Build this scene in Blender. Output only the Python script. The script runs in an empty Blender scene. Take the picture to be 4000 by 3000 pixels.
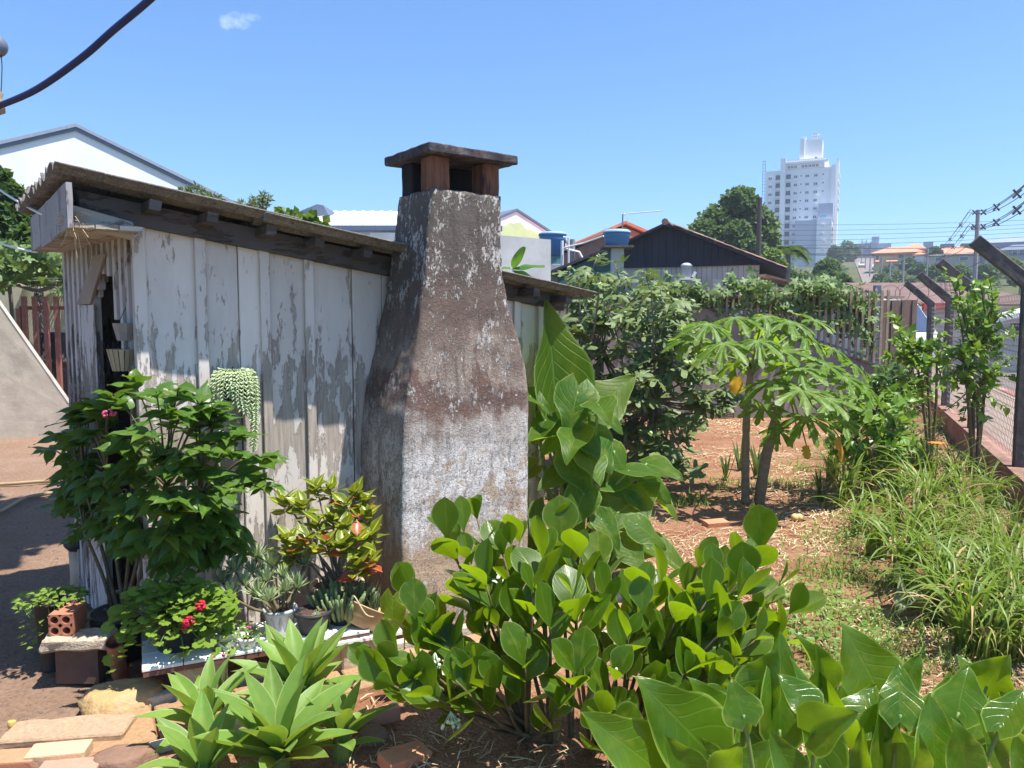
import bpy, bmesh, math, random
from mathutils import Vector, Matrix, noise
S = bpy.context.scene
COL = S.collection
RAD = math.radians
# ------------------------------------------------------------------ camera, sky, sun, exposure
CAM_H, PITCH, FPX = 1.7, RAD(4.65), 3000.0
cam_data = bpy.data.cameras.new('camera')
cam_data.sensor_width = 36.0
cam_data.lens = 27.0
cam_data.clip_start = 0.05
cam_data.clip_end = 4000
cam = bpy.data.objects.new('camera', cam_data)
cam.location = (0, 0, CAM_H)
cam.rotation_euler = (RAD(90) - PITCH, 0, 0)
COL.objects.link(cam)
S.camera = cam
SUN_EL = RAD(71.5)
SUN_AZ = Vector((0.898, -0.44))
world = bpy.data.worlds.new('World')
S.world = world
world.use_nodes = True
wn, wl = world.node_tree.nodes, world.node_tree.links
wn.clear()
wo = wn.new('ShaderNodeOutputWorld')
bg = wn.new('ShaderNodeBackground')
sky = wn.new('ShaderNodeTexSky')
sky.sky_type = 'NISHITA'
sky.sun_disc = False
sky.sun_elevation = SUN_EL
sky.sun_rotation = math.atan2(SUN_AZ.x, SUN_AZ.y)
sky.altitude = 0
sky.air_density = 1.0
sky.dust_density = 0.5
sky.ozone_density = 10.0
bg.inputs['Strength'].default_value = 0.12
# one small wisp of cloud high on the left
wtc = wn.new('ShaderNodeTexCoord')
def wdot(vec):
    n = wn.new('ShaderNodeVectorMath'); n.operation = 'DOT_PRODUCT'; n.inputs[1].default_value = vec
    wl.new(wtc.outputs['Generated'], n.inputs[0]); return n.outputs['Value']
def wmath(op, a, b):
    n = wn.new('ShaderNodeMath'); n.operation = op
    for i, q in enumerate((a, b)):
        if isinstance(q, (int, float)): n.inputs[i].default_value = q
        else: wl.new(q, n.inputs[i])
    return n.outputs[0]
cd_ = Vector((-0.307, 0.889, 0.335)).normalized(); cr_ = cd_.cross(Vector((0, 0, 1))).normalized(); cu_ = cr_.cross(cd_)
fa_ = wmath('POWER', wmath('ABSOLUTE', wmath('DIVIDE', wdot(cr_), 0.030), 0), 2)
fb_ = wmath('POWER', wmath('ABSOLUTE', wmath('DIVIDE', wmath('ADD', wdot(cu_), wmath('MULTIPLY', wdot(cr_), -0.25)), 0.011), 0), 2)
fall = wmath('SUBTRACT', 1.0, wmath('ADD', fa_, fb_))
wnz = wn.new('ShaderNodeTexNoise'); wnz.inputs['Scale'].default_value = 55; wnz.inputs['Detail'].default_value = 6; wnz.inputs['Roughness'].default_value = 0.6
wl.new(wtc.outputs['Generated'], wnz.inputs['Vector'])
wr = wn.new('ShaderNodeMapRange'); wl.new(wmath('ADD', wmath('MULTIPLY', fall, 0.35), wnz.outputs['Fac']), wr.inputs[0])
for i, q in enumerate((0.62, 0.98, 0.0, 0.75)): wr.inputs[i + 1].default_value = q
front = wmath('GREATER_THAN', wdot(cd_), 0.9)
wmx = wn.new('ShaderNodeMix'); wmx.data_type = 'RGBA'
wl.new(wmath('MULTIPLY', wmath('MULTIPLY', wr.outputs[0], front), wmath('GREATER_THAN', fall, -0.6)), wmx.inputs[0]); wl.new(sky.outputs[0], wmx.inputs[6]); wmx.inputs[7].default_value = (4.6, 4.9, 5.8, 1)
wtn = wn.new('ShaderNodeMix'); wtn.data_type = 'RGBA'; wtn.blend_type = 'MULTIPLY'; wtn.inputs[0].default_value = 1.0; wtn.inputs[7].default_value = (0.80, 0.94, 1.0, 1)
wl.new(wmx.outputs[2], wtn.inputs[6]); wl.new(wtn.outputs[2], bg.inputs['Color'])
wl.new(bg.outputs[0], wo.inputs['Surface'])
sun_data = bpy.data.lights.new('sun', 'SUN')
sun_data.energy = 5.0
sun_data.angle = RAD(0.5)
sun_data.color = (1.0, 0.96, 0.89)
sun = bpy.data.objects.new('sun', sun_data)
sd = Vector((SUN_AZ.x * math.cos(SUN_EL), SUN_AZ.y * math.cos(SUN_EL), math.sin(SUN_EL)))
sun.rotation_euler = sd.to_track_quat('Z', 'Y').to_euler()
sun.location = (5, -3, 12)
COL.objects.link(sun)
vs = S.view_settings
vs.view_transform = 'Standard'
vs.look = 'None'
vs.exposure = 0.95
vs.gamma = 1.0
vs.use_curve_mapping = False
S.cycles.max_bounces = 8
S.cycles.diffuse_bounces = 3
S.cycles.glossy_bounces = 2
S.cycles.transmission_bounces = 6
S.cycles.transparent_max_bounces = 8
# ------------------------------------------------------------------ layout helpers
_F = Vector((0, math.cos(PITCH), -math.sin(PITCH)))
_U = Vector((0, math.sin(PITCH), math.cos(PITCH)))
_C = Vector((0, 0, CAM_H))
def ray(x, y):
    return Vector((1, 0, 0)) * ((x - 2000) / FPX) + _U * ((1500 - y) / FPX) + _F
def AT(x, y, Y):                      # point of the place seen at (x, y) at a given depth
    d = ray(x, y)
    return _C + d * (Y / d.y)
def G(x, y, z=0.0):                   # point on a level at height z
    d = ray(x, y)
    return _C + d * ((z - CAM_H) / d.z)
def lerp(a, b, t):
    return a + (b - a) * t
RR = random.Random(11)
def U(a, b):
    return RR.uniform(a, b)
def smooth(a, b, x):
    t = max(0.0, min(1.0, (x - a) / (b - a)))
    return t * t * (3 - 2 * t)
# ------------------------------------------------------------------ object helpers
WORLD = {}
def link(name, data, M=None, parent=None, label=None, cat=None, group=None, kind=None):
    o = bpy.data.objects.new(name, data)
    COL.objects.link(o)
    M = M or Matrix()
    if parent is not None:
        o.parent = parent
        o.matrix_parent_inverse = WORLD[parent.name].inverted()
    o.matrix_basis = M
    WORLD[o.name] = M.copy()
    if label: o['label'] = label
    if cat: o['category'] = cat
    if group: o['group'] = group
    if kind: o['kind'] = kind
    return o
def thing(name, label, cat, loc=(0, 0, 0), rz=0.0, group=None):
    M = Matrix.Translation(Vector(loc)) @ Matrix.Rotation(rz, 4, 'Z')
    o = link(name, None, M, None, label, cat, group)
    o.empty_display_size = 0.1
    return o
class MB:
    """collects shapes, builds one mesh"""
    def __init__(s):
        s.v, s.f, s.m, s.uv, s.sm = [], [], [], {}, False
    def add(s, vs, fs, mi=0, uvs=None):
        b = len(s.v)
        s.v += [tuple(v) for v in vs]
        for f in fs:
            s.f.append(tuple(b + i for i in f)); s.m.append(mi)
        if uvs:
            for i, q in enumerate(uvs): s.uv[b + i] = q
        return s
    def box(s, c, d, M=None, mi=0):
        c = Vector(c); hx, hy, hz = d[0] / 2, d[1] / 2, d[2] / 2
        vs = [Vector((x, y, z)) for z in (-hz, hz) for y in (-hy, hy) for x in (-hx, hx)]
        vs = [(M @ v if M else v) + c for v in vs]
        return s.add(vs, [(0, 2, 3, 1), (4, 5, 7, 6), (0, 1, 5, 4), (2, 6, 7, 3), (0, 4, 6, 2), (1, 3, 7, 5)], mi)
    def bx(s, x0, x1, y0, y1, z0, z1, mi=0):
        return s.box(((x0 + x1) / 2, (y0 + y1) / 2, (z0 + z1) / 2), (x1 - x0, y1 - y0, z1 - z0), None, mi)
    def hexa(s, p, mi=0):            # 8 points: bottom 4 ccw, top 4 ccw
        return s.add(p, [(3, 2, 1, 0), (4, 5, 6, 7), (0, 1, 5, 4), (1, 2, 6, 5), (2, 3, 7, 6), (3, 0, 4, 7)], mi)
    def tube(s, pts, r, n=6, mi=0, cap=True):
        pts = [Vector(p) for p in pts]
        k = len(pts)
        rs = r if isinstance(r, (list, tuple)) else [r] * k
        vs, fs = [], []
        ref = None
        for i, p in enumerate(pts):
            t = (pts[min(i + 1, k - 1)] - pts[max(i - 1, 0)])
            if t.length < 1e-9: t = Vector((0, 0, 1))
            t.normalize()
            if ref is None:
                ref = Vector((1, 0, 0)) if abs(t.x) < 0.8 else Vector((0, 1, 0))
            a = (ref - t * ref.dot(t)); a.normalize(); ref = a
            b = t.cross(a)
            for j in range(n):
                w = 2 * math.pi * j / n
                vs.append(p + a * (math.cos(w) * rs[i]) + b * (math.sin(w) * rs[i]))
        for i in range(k - 1):
            for j in range(n):
                fs.append((i * n + j, i * n + (j + 1) % n, (i + 1) * n + (j + 1) % n, (i + 1) * n + j))
        if cap:
            fs.append(tuple(range(n - 1, -1, -1))); fs.append(tuple((k - 1) * n + j for j in range(n)))
        return s.add(vs, fs, mi)
    def lathe(s, prof, n=20, c=(0, 0, 0), mi=0, close=False):
        c = Vector(c); vs, fs = [], []
        for r, z in prof:
            for j in range(n):
                w = 2 * math.pi * j / n
                vs.append(c + Vector((r * math.cos(w), r * math.sin(w), z)))
        for i in range(len(prof) - 1):
            for j in range(n):
                fs.append((i * n + j, i * n + (j + 1) % n, (i + 1) * n + (j + 1) % n, (i + 1) * n + j))
        if close:
            fs.append(tuple(range(n - 1, -1, -1))); fs.append(tuple((len(prof) - 1) * n + j for j in range(n)))
        return s.add(vs, fs, mi)
    def ball(s, c, r, n=8, sq=(1, 1, 1), mi=0):
        prof = [(max(1e-4, math.sin(math.pi * i / n)) * r, -math.cos(math.pi * i / n) * r) for i in range(n + 1)]
        b = len(s.v); s.lathe(prof, n + 2, (0, 0, 0), mi)
        for i in range(b, len(s.v)):
            v = s.v[i]; s.v[i] = (v[0] * sq[0] + c[0], v[1] * sq[1] + c[1], v[2] * sq[2] + c[2])
        return s
    def prism(s, pts, d, mi=0):      # pts: planar polygon (Vectors), extruded by vector d
        n = len(pts); d = Vector(d)
        vs = [Vector(p) for p in pts] + [Vector(p) + d for p in pts]
        fs = [tuple(range(n - 1, -1, -1)), tuple(range(n, 2 * n))] + [(i, (i + 1) % n, n + (i + 1) % n, n + i) for i in range(n)]
        return s.add(vs, fs, mi)
    def mesh(s, name, mats, smooth=False):
        me = bpy.data.meshes.new(name)
        me.from_pydata(s.v, [], s.f)
        for m in (mats if isinstance(mats, (list, tuple)) else [mats]): me.materials.append(m)
        me.polygons.foreach_set('material_index', s.m)
        if smooth: me.polygons.foreach_set('use_smooth', [True] * len(s.f))
        if s.uv:
            l = me.uv_layers.new(name='UVMap')
            d = []
            for lp in me.loops:
                d += s.uv.get(lp.vertex_index, (0, 0))
            l.data.foreach_set('uv', d)
        me.update()
        return me
    def build(s, name, mats, parent=None, M=None, smooth=False, **kw):
        return link(name, s.mesh(name, mats, smooth), M, parent, **kw)
def bevel(me, w, seg=1):
    b = bmesh.new(); b.from_mesh(me)
    bmesh.ops.bevel(b, geom=list(b.edges), offset=w, segments=seg, affect='EDGES', profile=0.6)
    b.to_mesh(me); b.free(); me.update()
    return me
def roughen(me, amp, sc, cuts=0):
    b = bmesh.new(); b.from_mesh(me)
    if cuts: bmesh.ops.subdivide_edges(b, edges=b.edges[:], cuts=cuts, use_grid_fill=True)
    b.normal_update()
    for v in b.verts:
        n = noise.noise(v.co * sc) + 0.5 * noise.noise(v.co * sc * 2.3 + Vector((7, 3, 1)))
        v.co += v.normal * n * amp
    b.to_mesh(me); b.free(); me.update()
    return me
# ------------------------------------------------------------------ material helpers
def c4(c): return (c[0], c[1], c[2], 1.0)
class NT:
    def __init__(s, name):
        s.mat = bpy.data.materials.new(name); s.mat.use_nodes = True
        s.n, s.l = s.mat.node_tree.nodes, s.mat.node_tree.links
        s.n.clear()
        s.out = s.n.new('ShaderNodeOutputMaterial')
        s.tc = s.n.new('ShaderNodeTexCoord')
    def set(s, sock, v):
        if isinstance(v, bpy.types.NodeSocket): s.l.new(v, sock)
        elif isinstance(v, (tuple, list)) and len(v) == 3 and sock.type == 'RGBA': sock.default_value = c4(v)
        else: sock.default_value = v
    def co(s, kind='Object', scale=(1, 1, 1)):
        m = s.n.new('ShaderNodeMapping'); s.l.new(s.tc.outputs[kind], m.inputs['Vector'])
        m.inputs['Scale'].default_value = scale
        return m.outputs[0]
    def noise(s, scale, detail=4, vec=None, rough=0.6, dist=0.0, out='Fac'):
        t = s.n.new('ShaderNodeTexNoise')
        t.inputs['Scale'].default_value = scale; t.inputs['Detail'].default_value = detail
        t.inputs['Roughness'].default_value = rough; t.inputs['Distortion'].default_value = dist
        s.l.new(vec if vec is not None else s.co(), t.inputs['Vector'])
        return t.outputs[out]
    def voro(s, scale, vec=None, feature='F1', out='Distance'):
        t = s.n.new('ShaderNodeTexVoronoi'); t.feature = feature
        t.inputs['Scale'].default_value = scale
        s.l.new(vec if vec is not None else s.co(), t.inputs['Vector'])
        return t.outputs[out]
    def ramp(s, fac, stops, interp='LINEAR'):
        r = s.n.new('ShaderNodeValToRGB'); r.color_ramp.interpolation = interp
        e = r.color_ramp.elements
        while len(e) < len(stops): e.new(0.5)
        for i, (p, c) in enumerate(stops):
            e[i].position = p
            e[i].color = c4(c) if isinstance(c, (tuple, list)) else (c, c, c, 1)
        s.set(r.inputs[0], fac)
        return r.outputs[0]
    def mix(s, fac, a, b, mode='MIX'):
        m = s.n.new('ShaderNodeMix'); m.data_type = 'RGBA'; m.blend_type = mode
        s.set(m.inputs[0], fac); s.set(m.inputs[6], a); s.set(m.inputs[7], b)
        return m.outputs[2]
    def math(s, op, a, b=None, c=None, clamp=False):
        m = s.n.new('ShaderNodeMath'); m.operation = op; m.use_clamp = clamp
        s.set(m.inputs[0], a)
        if b is not None: s.set(m.inputs[1], b)
        if c is not None: s.set(m.inputs[2], c)
        return m.outputs[0]
    def sep(s, vec):
        x = s.n.new('ShaderNodeSeparateXYZ'); s.l.new(vec, x.inputs[0]); return x.outputs
    def rng(s, v, a, b, c=0.0, d=1.0):
        m = s.n.new('ShaderNodeMapRange'); s.set(m.inputs[0], v)
        for i, q in enumerate((a, b, c, d)): m.inputs[i + 1].default_value = q
        return m.outputs[0]
    def rand(s): return s.n.new('ShaderNodeObjectInfo').outputs['Random']
    def island(s): return s.n.new('ShaderNodeNewGeometry').outputs['Random Per Island']
    def hsv(s, col, h=0.5, sa=1.0, v=1.0):
        n = s.n.new('ShaderNodeHueSaturation'); s.set(n.inputs['Hue'], h); s.set(n.inputs['Saturation'], sa); s.set(n.inputs['Value'], v)
        s.set(n.inputs['Color'], col); return n.outputs[0]
    def bump(s, h, strength=0.5, dist=0.01):
        b = s.n.new('ShaderNodeBump'); b.inputs['Strength'].default_value = strength; b.inputs['Distance'].default_value = dist
        s.l.new(h, b.inputs['Height']); return b.outputs[0]
    def bsdf(s, col, rough=0.8, spec=0.3, normal=None, metal=0.0):
        b = s.n.new('ShaderNodeBsdfPrincipled')
        s.set(b.inputs['Base Color'], col); s.set(b.inputs['Roughness'], rough)
        b.inputs['Specular IOR Level'].default_value = spec; b.inputs['Metallic'].default_value = metal
        if normal is not None: s.l.new(normal, b.inputs['Normal'])
        return b.outputs[0]
    def done(s, sh):
        s.l.new(sh, s.out.inputs['Surface']); return s.mat
def plain(name, col, rough=0.7, var=0.12, scale=8.0, spec=0.3, bumps=0.0, metal=0.0, stretch=(1, 1, 1), rnd=0.0, dirt=None, dirt_amt=0.5):
    t = NT(name)
    v = t.co('Object', stretch)
    n = t.noise(scale, 5, v)
    lo = tuple(max(0, c * (1 - var)) for c in col); hi = tuple(min(1, c * (1 + var)) for c in col)
    c = t.ramp(n, [(0.3, lo), (0.7, hi)])
    if dirt:
        d = t.ramp(t.noise(scale * 0.45, 6, v, 0.7), [(0.5, 0.0), (0.68, dirt_amt)])
        c = t.mix(d, c, dirt)
    if rnd: c = t.hsv(c, 0.5, 1.0, t.rng(t.rand(), 0, 1, 1 - rnd, 1 + rnd))
    nm = t.bump(t.noise(scale * 5, 4, v), bumps, 0.01) if bumps else None
    return t.done(t.bsdf(c, rough, spec, nm, metal))
def leafmat(name, col, col2=None, vein=(0.2, 0.3, 0.08), vstr=0.5, freq=14.0, trans=0.35, tcol=None, rough=0.42, spec=0.5, slope=0.45, edge=None, mid=0.05, rnd=0.25, isl=False, bmp=0.25, hue=0.02, blem=0.6, quilt=0.0):
    """leaf with midrib, side veins, colour that varies leaf by leaf and light passing through"""
    t = NT(name)
    uv = t.sep(t.tc.outputs['UV'])
    ax = t.math('ABSOLUTE', t.math('SUBTRACT', uv[0], 0.5))
    ax2 = t.math('MULTIPLY', ax, 2.0)
    ph = t.math('MULTIPLY', t.math('SUBTRACT', uv[1], t.math('MULTIPLY', ax2, slope)), freq * 6.2832)
    sv = t.ramp(t.math('SINE', ph), [(0.80, 0.0), (1.0, 1.0)])
    mr = t.ramp(ax2, [(0.0, 1.0), (mid, 1.0), (mid * 2.2, 0.0)])
    vm = t.math('MULTIPLY', t.math('MAXIMUM', mr, t.math('MULTIPLY', sv, 0.6)), vstr)
    r = t.island() if isl else t.rand()
    base = t.mix(r, col, col2 or tuple(c * 1.3 for c in col))
    nz = t.noise(6.0, 3, t.co('Object'))
    base = t.hsv(base, t.rng(r, 0, 1, 0.5 - hue, 0.5 + hue), 1.0, t.math('MULTIPLY', t.rng(r, 0, 1, 1 + rnd, 1 - rnd), t.rng(nz, 0.3, 0.7, 0.9, 1.1)))
    blo = t.noise(3.1, 4, t.co('Object'), 0.6)
    base = t.mix(t.ramp(t.math('ADD', blo, t.math('MULTIPLY', r, 0.12)), [(0.58, 0.0), (0.80, 0.45)]), base, (0.30, 0.29, 0.04))
    c = t.mix(vm, base, vein)
    if blem:
        sp = t.ramp(t.noise(26, 3, t.co('Object'), 0.7), [(0.70, 0.0), (0.73, blem)])
        c = t.mix(sp, c, (0.22, 0.13, 0.05))
        tipm = t.math('MULTIPLY', t.ramp(uv[1], [(0.945, 0.0), (0.975, 1.0)]), t.ramp(r, [(0.35, 0.0), (0.4, blem)]))
        c = t.mix(tipm, c, (0.20, 0.12, 0.05))
    if edge:
        c = t.mix(t.ramp(ax2, [(0.90, 0.0), (0.97, 0.85)]), c, edge)
    hh = vm
    if quilt: hh = t.math('ADD', t.math('MULTIPLY', vm, -0.8), t.math('MULTIPLY', t.noise(11, 2, t.co('Object', (1, 1, 1)), 0.5), quilt))
    nm = t.bump(hh, bmp, 0.02 if quilt else 0.004) if bmp else None
    p = t.bsdf(c, rough, spec, nm)
    if trans <= 0: return t.done(p)
    tr = t.n.new('ShaderNodeBsdfTranslucent')
    t.set(tr.inputs['Color'], t.mix(0.6, c, tcol or (0.25, 0.45, 0.03)))
    m = t.n.new('ShaderNodeMixShader'); m.inputs[0].default_value = trans
    t.l.new(p, m.inputs[1]); t.l.new(tr.outputs[0], m.inputs[2])
    return t.done(m.outputs[0])
# ------------------------------------------------------------------ leaf shapes (base at origin, +Y to the tip, +Z up)
def leaf_mesh(name, prof, mat, wid=0.4, nx=2, ny=8, cup=0.1, bend=0.15, wave=0.0, twist=0.0, seed=0, base_lobes=0.0, smooth=True):
    """prof(t) -> half width 0..1; unit length"""
    rr = random.Random(seed)
    ph = rr.uniform(0, 6)
    vs, fs, uv = [], [], []
    cols = 2 * nx + 1
    for i in range(ny + 1):
        t = i / ny
        w = prof(t) * wid
        tw = twist * t
        for j in range(cols):
            a = (j - nx) / nx
            x = a * w
            y = t
            if base_lobes and t < 0.35: y = t - base_lobes * abs(a) * (0.35 - t) / 0.35
            z = cup * abs(x) - bend * t * t
            z += wave * math.sin(t * 9 + ph + (2 if a > 0 else 0)) * abs(a) ** 1.5
            x2 = x * math.cos(tw) - z * math.sin(tw) * 0.3
            vs.append((x2, y, z + x * math.sin(tw)))
            uv.append((0.5 + a * 0.5, t))
    for i in range(ny):
        for j in range(cols - 1):
            b = i * cols + j
            fs.append((b, b + 1, b + cols + 1, b + cols))
    m = MB(); m.add(vs, fs, 0, uv)
    return m.mesh(name, mat, smooth)
def fan_mesh(name, outline, mat, cup=0.0, droop=0.2, seed=0, wave=0.0):
    """lobed leaf: outline in polar order of (x, y) round a petiole point at the origin; two rings"""
    rr = random.Random(seed)
    n = len(outline)
    vs, uv, fs = [(0, 0, 0)], [(0.5, 0.0)], []
    for k in (0.5, 1.0):
        for i, (x, y) in enumerate(outline):
            x, y = x * k, y * k
            d = math.hypot(x, y)
            vs.append((x, y, -droop * d * d + cup * d + wave * k * math.sin(i * 2.1 + seed) ))
            uv.append((0.5 + 0.5 * k * (1 if i % 2 else 0.2), min(1, d)))
    for i in range(n - 1):
        fs.append((0, 1 + i, 2 + i))
        fs.append((1 + i, 1 + n + i, 2 + n + i, 2 + i))
    m = MB(); m.add(vs, fs, 0, uv)
    return m.mesh(name, mat, True)
def orient(base, tip, nrm, width=1.0):
    """matrix: local +Y runs base->tip (scaled to its length), local +Z near nrm"""
    base = Vector(base); d = Vector(tip) - base
    L = d.length; y = d / L
    n = Vector(nrm); z = n - y * n.dot(y)
    if z.length < 1e-4: z = Vector((0, -1, 0.2)) - y * Vector((0, -1, 0.2)).dot(y)
    z.normalize(); x = y.cross(z)
    M = Matrix.Identity(4)
    for i in range(3):
        M[i][0] = x[i] * L * width; M[i][1] = y[i] * L; M[i][2] = z[i] * L; M[i][3] = base[i]
    return M
def put_leaves(root, name, items, limit=300, rest='foliage'):
    """items: (mesh, matrix). The nearest and largest become parts of their own, the rest one joined part"""
    def key(it):
        p = it[1].translation
        return -(it[1].to_scale().y / max(0.3, (p - _C).length))
    items = sorted(items, key=key)
    for me, M in items[:limit]:
        link(name, me, M, root)
    tail = items[limit:]
    if tail: join_leaves(root, rest, tail)
def join_leaves(root, name, items, **kw):
    vs, fs, uvs, mi, mats = [], [], [], [], []
    cache = {}
    for me, M in items:
        if me.name not in cache:
            uvl = me.uv_layers[0].data if me.uv_layers else None
            vuv = {}
            if uvl:
                for lp in me.loops: vuv[lp.vertex_index] = tuple(uvl[lp.index].uv)
            cache[me.name] = ([v.co.copy() for v in me.vertices], [tuple(p.vertices) for p in me.polygons], vuv, me.materials[0])
        cv, cf, cu, mt = cache[me.name]
        if mt not in mats: mats.append(mt)
        k = mats.index(mt); b = len(vs)
        vs += [tuple(M @ v) for v in cv]
        for f in cf:
            fs.append(tuple(b + i for i in f)); mi.append(k)
            for i in f: uvs += cu.get(i, (0, 0))
    me = bpy.data.meshes.new(name)
    me.from_pydata(vs, [], fs)
    for m in mats: me.materials.append(m)
    me.polygons.foreach_set('material_index', mi)
    me.polygons.foreach_set('use_smooth', [True] * len(fs))
    l = me.uv_layers.new(name='UVMap'); l.data.foreach_set('uv', uvs)
    me.update()
    if 'kind' not in kw: kw['kind'] = 'stuff'
    return link(name, me, Matrix(), root, **kw)
def rdir(up=0.0):
    while True:
        v = Vector((U(-1, 1), U(-1, 1), U(-1, 1)))
        if 0.1 < v.length < 1: break
    v.normalize(); v.z += up; v.normalize()
    return v
def curve_pts(a, b, sag=0.0, n=6, side=None, wob=0.0):
    a, b = Vector(a), Vector(b); out = []
    for i in range(n + 1):
        t = i / n
        p = a.lerp(b, t)
        p.z -= sag * 4 * t * (1 - t)
        if side: p += Vector(side) * 4 * t * (1 - t)
        if wob and 0 < i < n: p += Vector((U(-wob, wob), U(-wob, wob), U(-wob, wob)))
        out.append(p)
    return out
# ================================================================== terrain, street
FD = Vector((0.394, 0.919, 0)).normalized()          # direction of the street and its fence
FN = Vector((FD.y, -FD.x, 0))                        # towards the street
FA = Vector((4.92, 7.35, 0))                         # nearest fence post
def fl(t, off=0.0, z=0.0):
    p = FA + FD * t + FN * off
    return Vector((p.x, p.y, z))
def hill(x, y):
    a = (Vector((x, y, 0)) - FA).dot(FD)
    h = 0.100 * (max(0.0, a - 62) - 0.0)
    if a < 75: h = 0.100 * max(0, a - 49) ** 2 / (2 * 26) if a > 49 else 0
    if a > 330: h = 0.100 * 268 + 0.02 * (a - 330)
    return h
def dirtmat(name, a, b, c, straw=0.0, sc=1.0):
    t = NT(name)
    v = t.co('Object')
    n1 = t.noise(1.3 * sc, 6, v, 0.65)
    n2 = t.noise(26 * sc, 5, v, 0.7)
    n3 = t.noise(110 * sc, 3, v, 0.7)
    col = t.mix(t.ramp(n1, [(0.35, 0.0), (0.65, 1.0)]), a, b)
    col = t.mix(t.ramp(n2, [(0.42, 0.0), (0.7, 0.8)]), col, c)
    if straw:
        w = t.n.new('ShaderNodeTexWave'); w.inputs['Scale'].default_value = 9; w.inputs['Distortion'].default_value = 22; w.inputs['Detail'].default_value = 4
        w.inputs['Detail Scale'].default_value = 3.0
        t.l.new(v, w.inputs['Vector'])
        sm = t.math('MULTIPLY', t.ramp(w.outputs['Fac'], [(0.72, 0.0), (0.95, 1.0)]), t.ramp(t.noise(2.2, 4, v), [(0.4, 0.0), (0.62, straw)]))
        col = t.mix(sm, col, (0.50, 0.36, 0.20))
    h = t.math('ADD', n2, t.math('MULTIPLY', n3, 0.6))
    return t.done(t.bsdf(col, 0.95, 0.1, t.bump(h, 0.9, 0.02)))
m_dirt = dirtmat('red_dirt', (0.27, 0.115, 0.062), (0.33, 0.175, 0.105), (0.15, 0.065, 0.038), 0.8)
m_soil = dirtmat('grey_soil', (0.30, 0.185, 0.12), (0.34, 0.23, 0.16), (0.17, 0.105, 0.075), 0.0, 1.6)
m_asph = dirtmat('asphalt', (0.20, 0.165, 0.15), (0.25, 0.20, 0.18), (0.15, 0.125, 0.115), 0.0, 0.6)
m_hill = dirtmat('hill_grass', (0.05, 0.075, 0.025), (0.09, 0.10, 0.04), (0.15, 0.11, 0.06), 0.0, 0.06)
m_side = dirtmat('pavement_dirt', (0.34, 0.25, 0.20), (0.38, 0.30, 0.25), (0.25, 0.18, 0.15), 0.2, 0.8)
def sheet(name, xs, ys, zf, mat, **kw):
    vs = [(x, y, zf(x, y)) for y in ys for x in xs]
    n = len(xs)
    fs = [(j * n + i, j * n + i + 1, (j + 1) * n + i + 1, (j + 1) * n + i) for j in range(len(ys) - 1) for i in range(n - 1)]
    m = MB(); m.add(vs, fs)
    return m.build(name, mat, None, None, True, **kw)
sheet('terrain', [-400, -200, -100, -60, -30, -15, -5, 0, 5, 10, 15, 20, 30, 40, 50, 60, 70, 80, 90, 100, 110, 120, 130, 140, 150, 160, 180, 220, 300, 420, 700],
      [-30, -10, 0, 5, 10, 15, 20, 30, 40, 50, 60, 70, 80, 90, 100, 120, 140, 160, 180, 200, 220, 240, 260, 280, 300, 320, 340, 400, 500, 700, 1200],
      lambda x, y: hill(x, y) - 0.09, m_hill, kind='structure')
def gz(x, y):                                        # uneven garden soil
    p = Vector((x, y, 0))
    return 0.022 * noise.noise(p * 1.1) + 0.014 * noise.noise(p * 4.3) + 0.006 * noise.noise(p * 13)
def fr(a, b, n): return [a + (b - a) * i / n for i in range(n + 1)]
def in_fence(x, y):
    return min(x, FA.x + (y - FA.y) * FD.x / FD.y - 0.12)
vs = []; ys = fr(0.3, 5, 110) + fr(5, 14.2, 90)[1:]; nX = 190
for y in ys:
    x0, x1 = -1.62 - 0.35 * smooth(2.4, 4.2, y) , FA.x + (y - FA.y) * FD.x / FD.y - 0.02
    for i in range(nX + 1):
        x = x0 + (x1 - x0) * i / nX
        vs.append((x, y, gz(x, y)))
g = MB(); g.add(vs, [(j * (nX + 1) + i, j * (nX + 1) + i + 1, (j + 1) * (nX + 1) + i + 1, (j + 1) * (nX + 1) + i) for j in range(len(ys) - 1) for i in range(nX)])
g.build('garden_ground', m_dirt, None, None, True, kind='structure')
def gz2(x, y):
    p = Vector((x, y, 5))
    return gz(x, y) - 0.012 + 0.012 * noise.noise(p * 9) + 0.008 * noise.noise(p * 22)
sheet('yard_ground', fr(-9, -1.4, 150), fr(0.3, 14, 170), gz2, m_soil, kind='structure')
def along(name, offs, ts, zf, mat, **kw):            # strip that follows the street
    vs = []
    for t in ts:
        for o in offs:
            p = fl(t, o); vs.append((p.x, p.y, hill(p.x, p.y) + zf(o)))
    n = len(offs)
    m = MB(); m.add(vs, [(j * n + i, j * n + i + 1, (j + 1) * n + i + 1, (j + 1) * n + i) for j in range(len(ts) - 1) for i in range(n - 1)])
    return m.build(name, mat, None, None, True, **kw)
tt = fr(-12, 60, 12) + fr(60, 345, 40)[1:] + [400, 500]
along('pavement', [0.13, 0.8, 1.5], [q for q in tt if q < 80], lambda o: 0.24, m_side, kind='structure')
m_kerb = plain('kerb_paint', (0.42, 0.14, 0.11), 0.8, 0.25, 3, dirt=(0.5, 0.42, 0.38), dirt_amt=0.7)
k = MB()
for i in range(18):
    a, b = -12 + i * 5.0, -12 + (i + 1) * 5.0 - 0.03
    k.hexa([*[Vector((fl(t, o).x, fl(t, o).y, hill(*fl(t, o)[:2]) + 0.02)) for t, o in ((a, 1.5), (a, 1.66), (b, 1.66), (b, 1.5))],
            *[Vector((fl(t, o).x, fl(t, o).y, hill(*fl(t, o)[:2]) + 0.255)) for t, o in ((a, 1.5), (a, 1.66), (b, 1.66), (b, 1.5))]])
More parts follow.
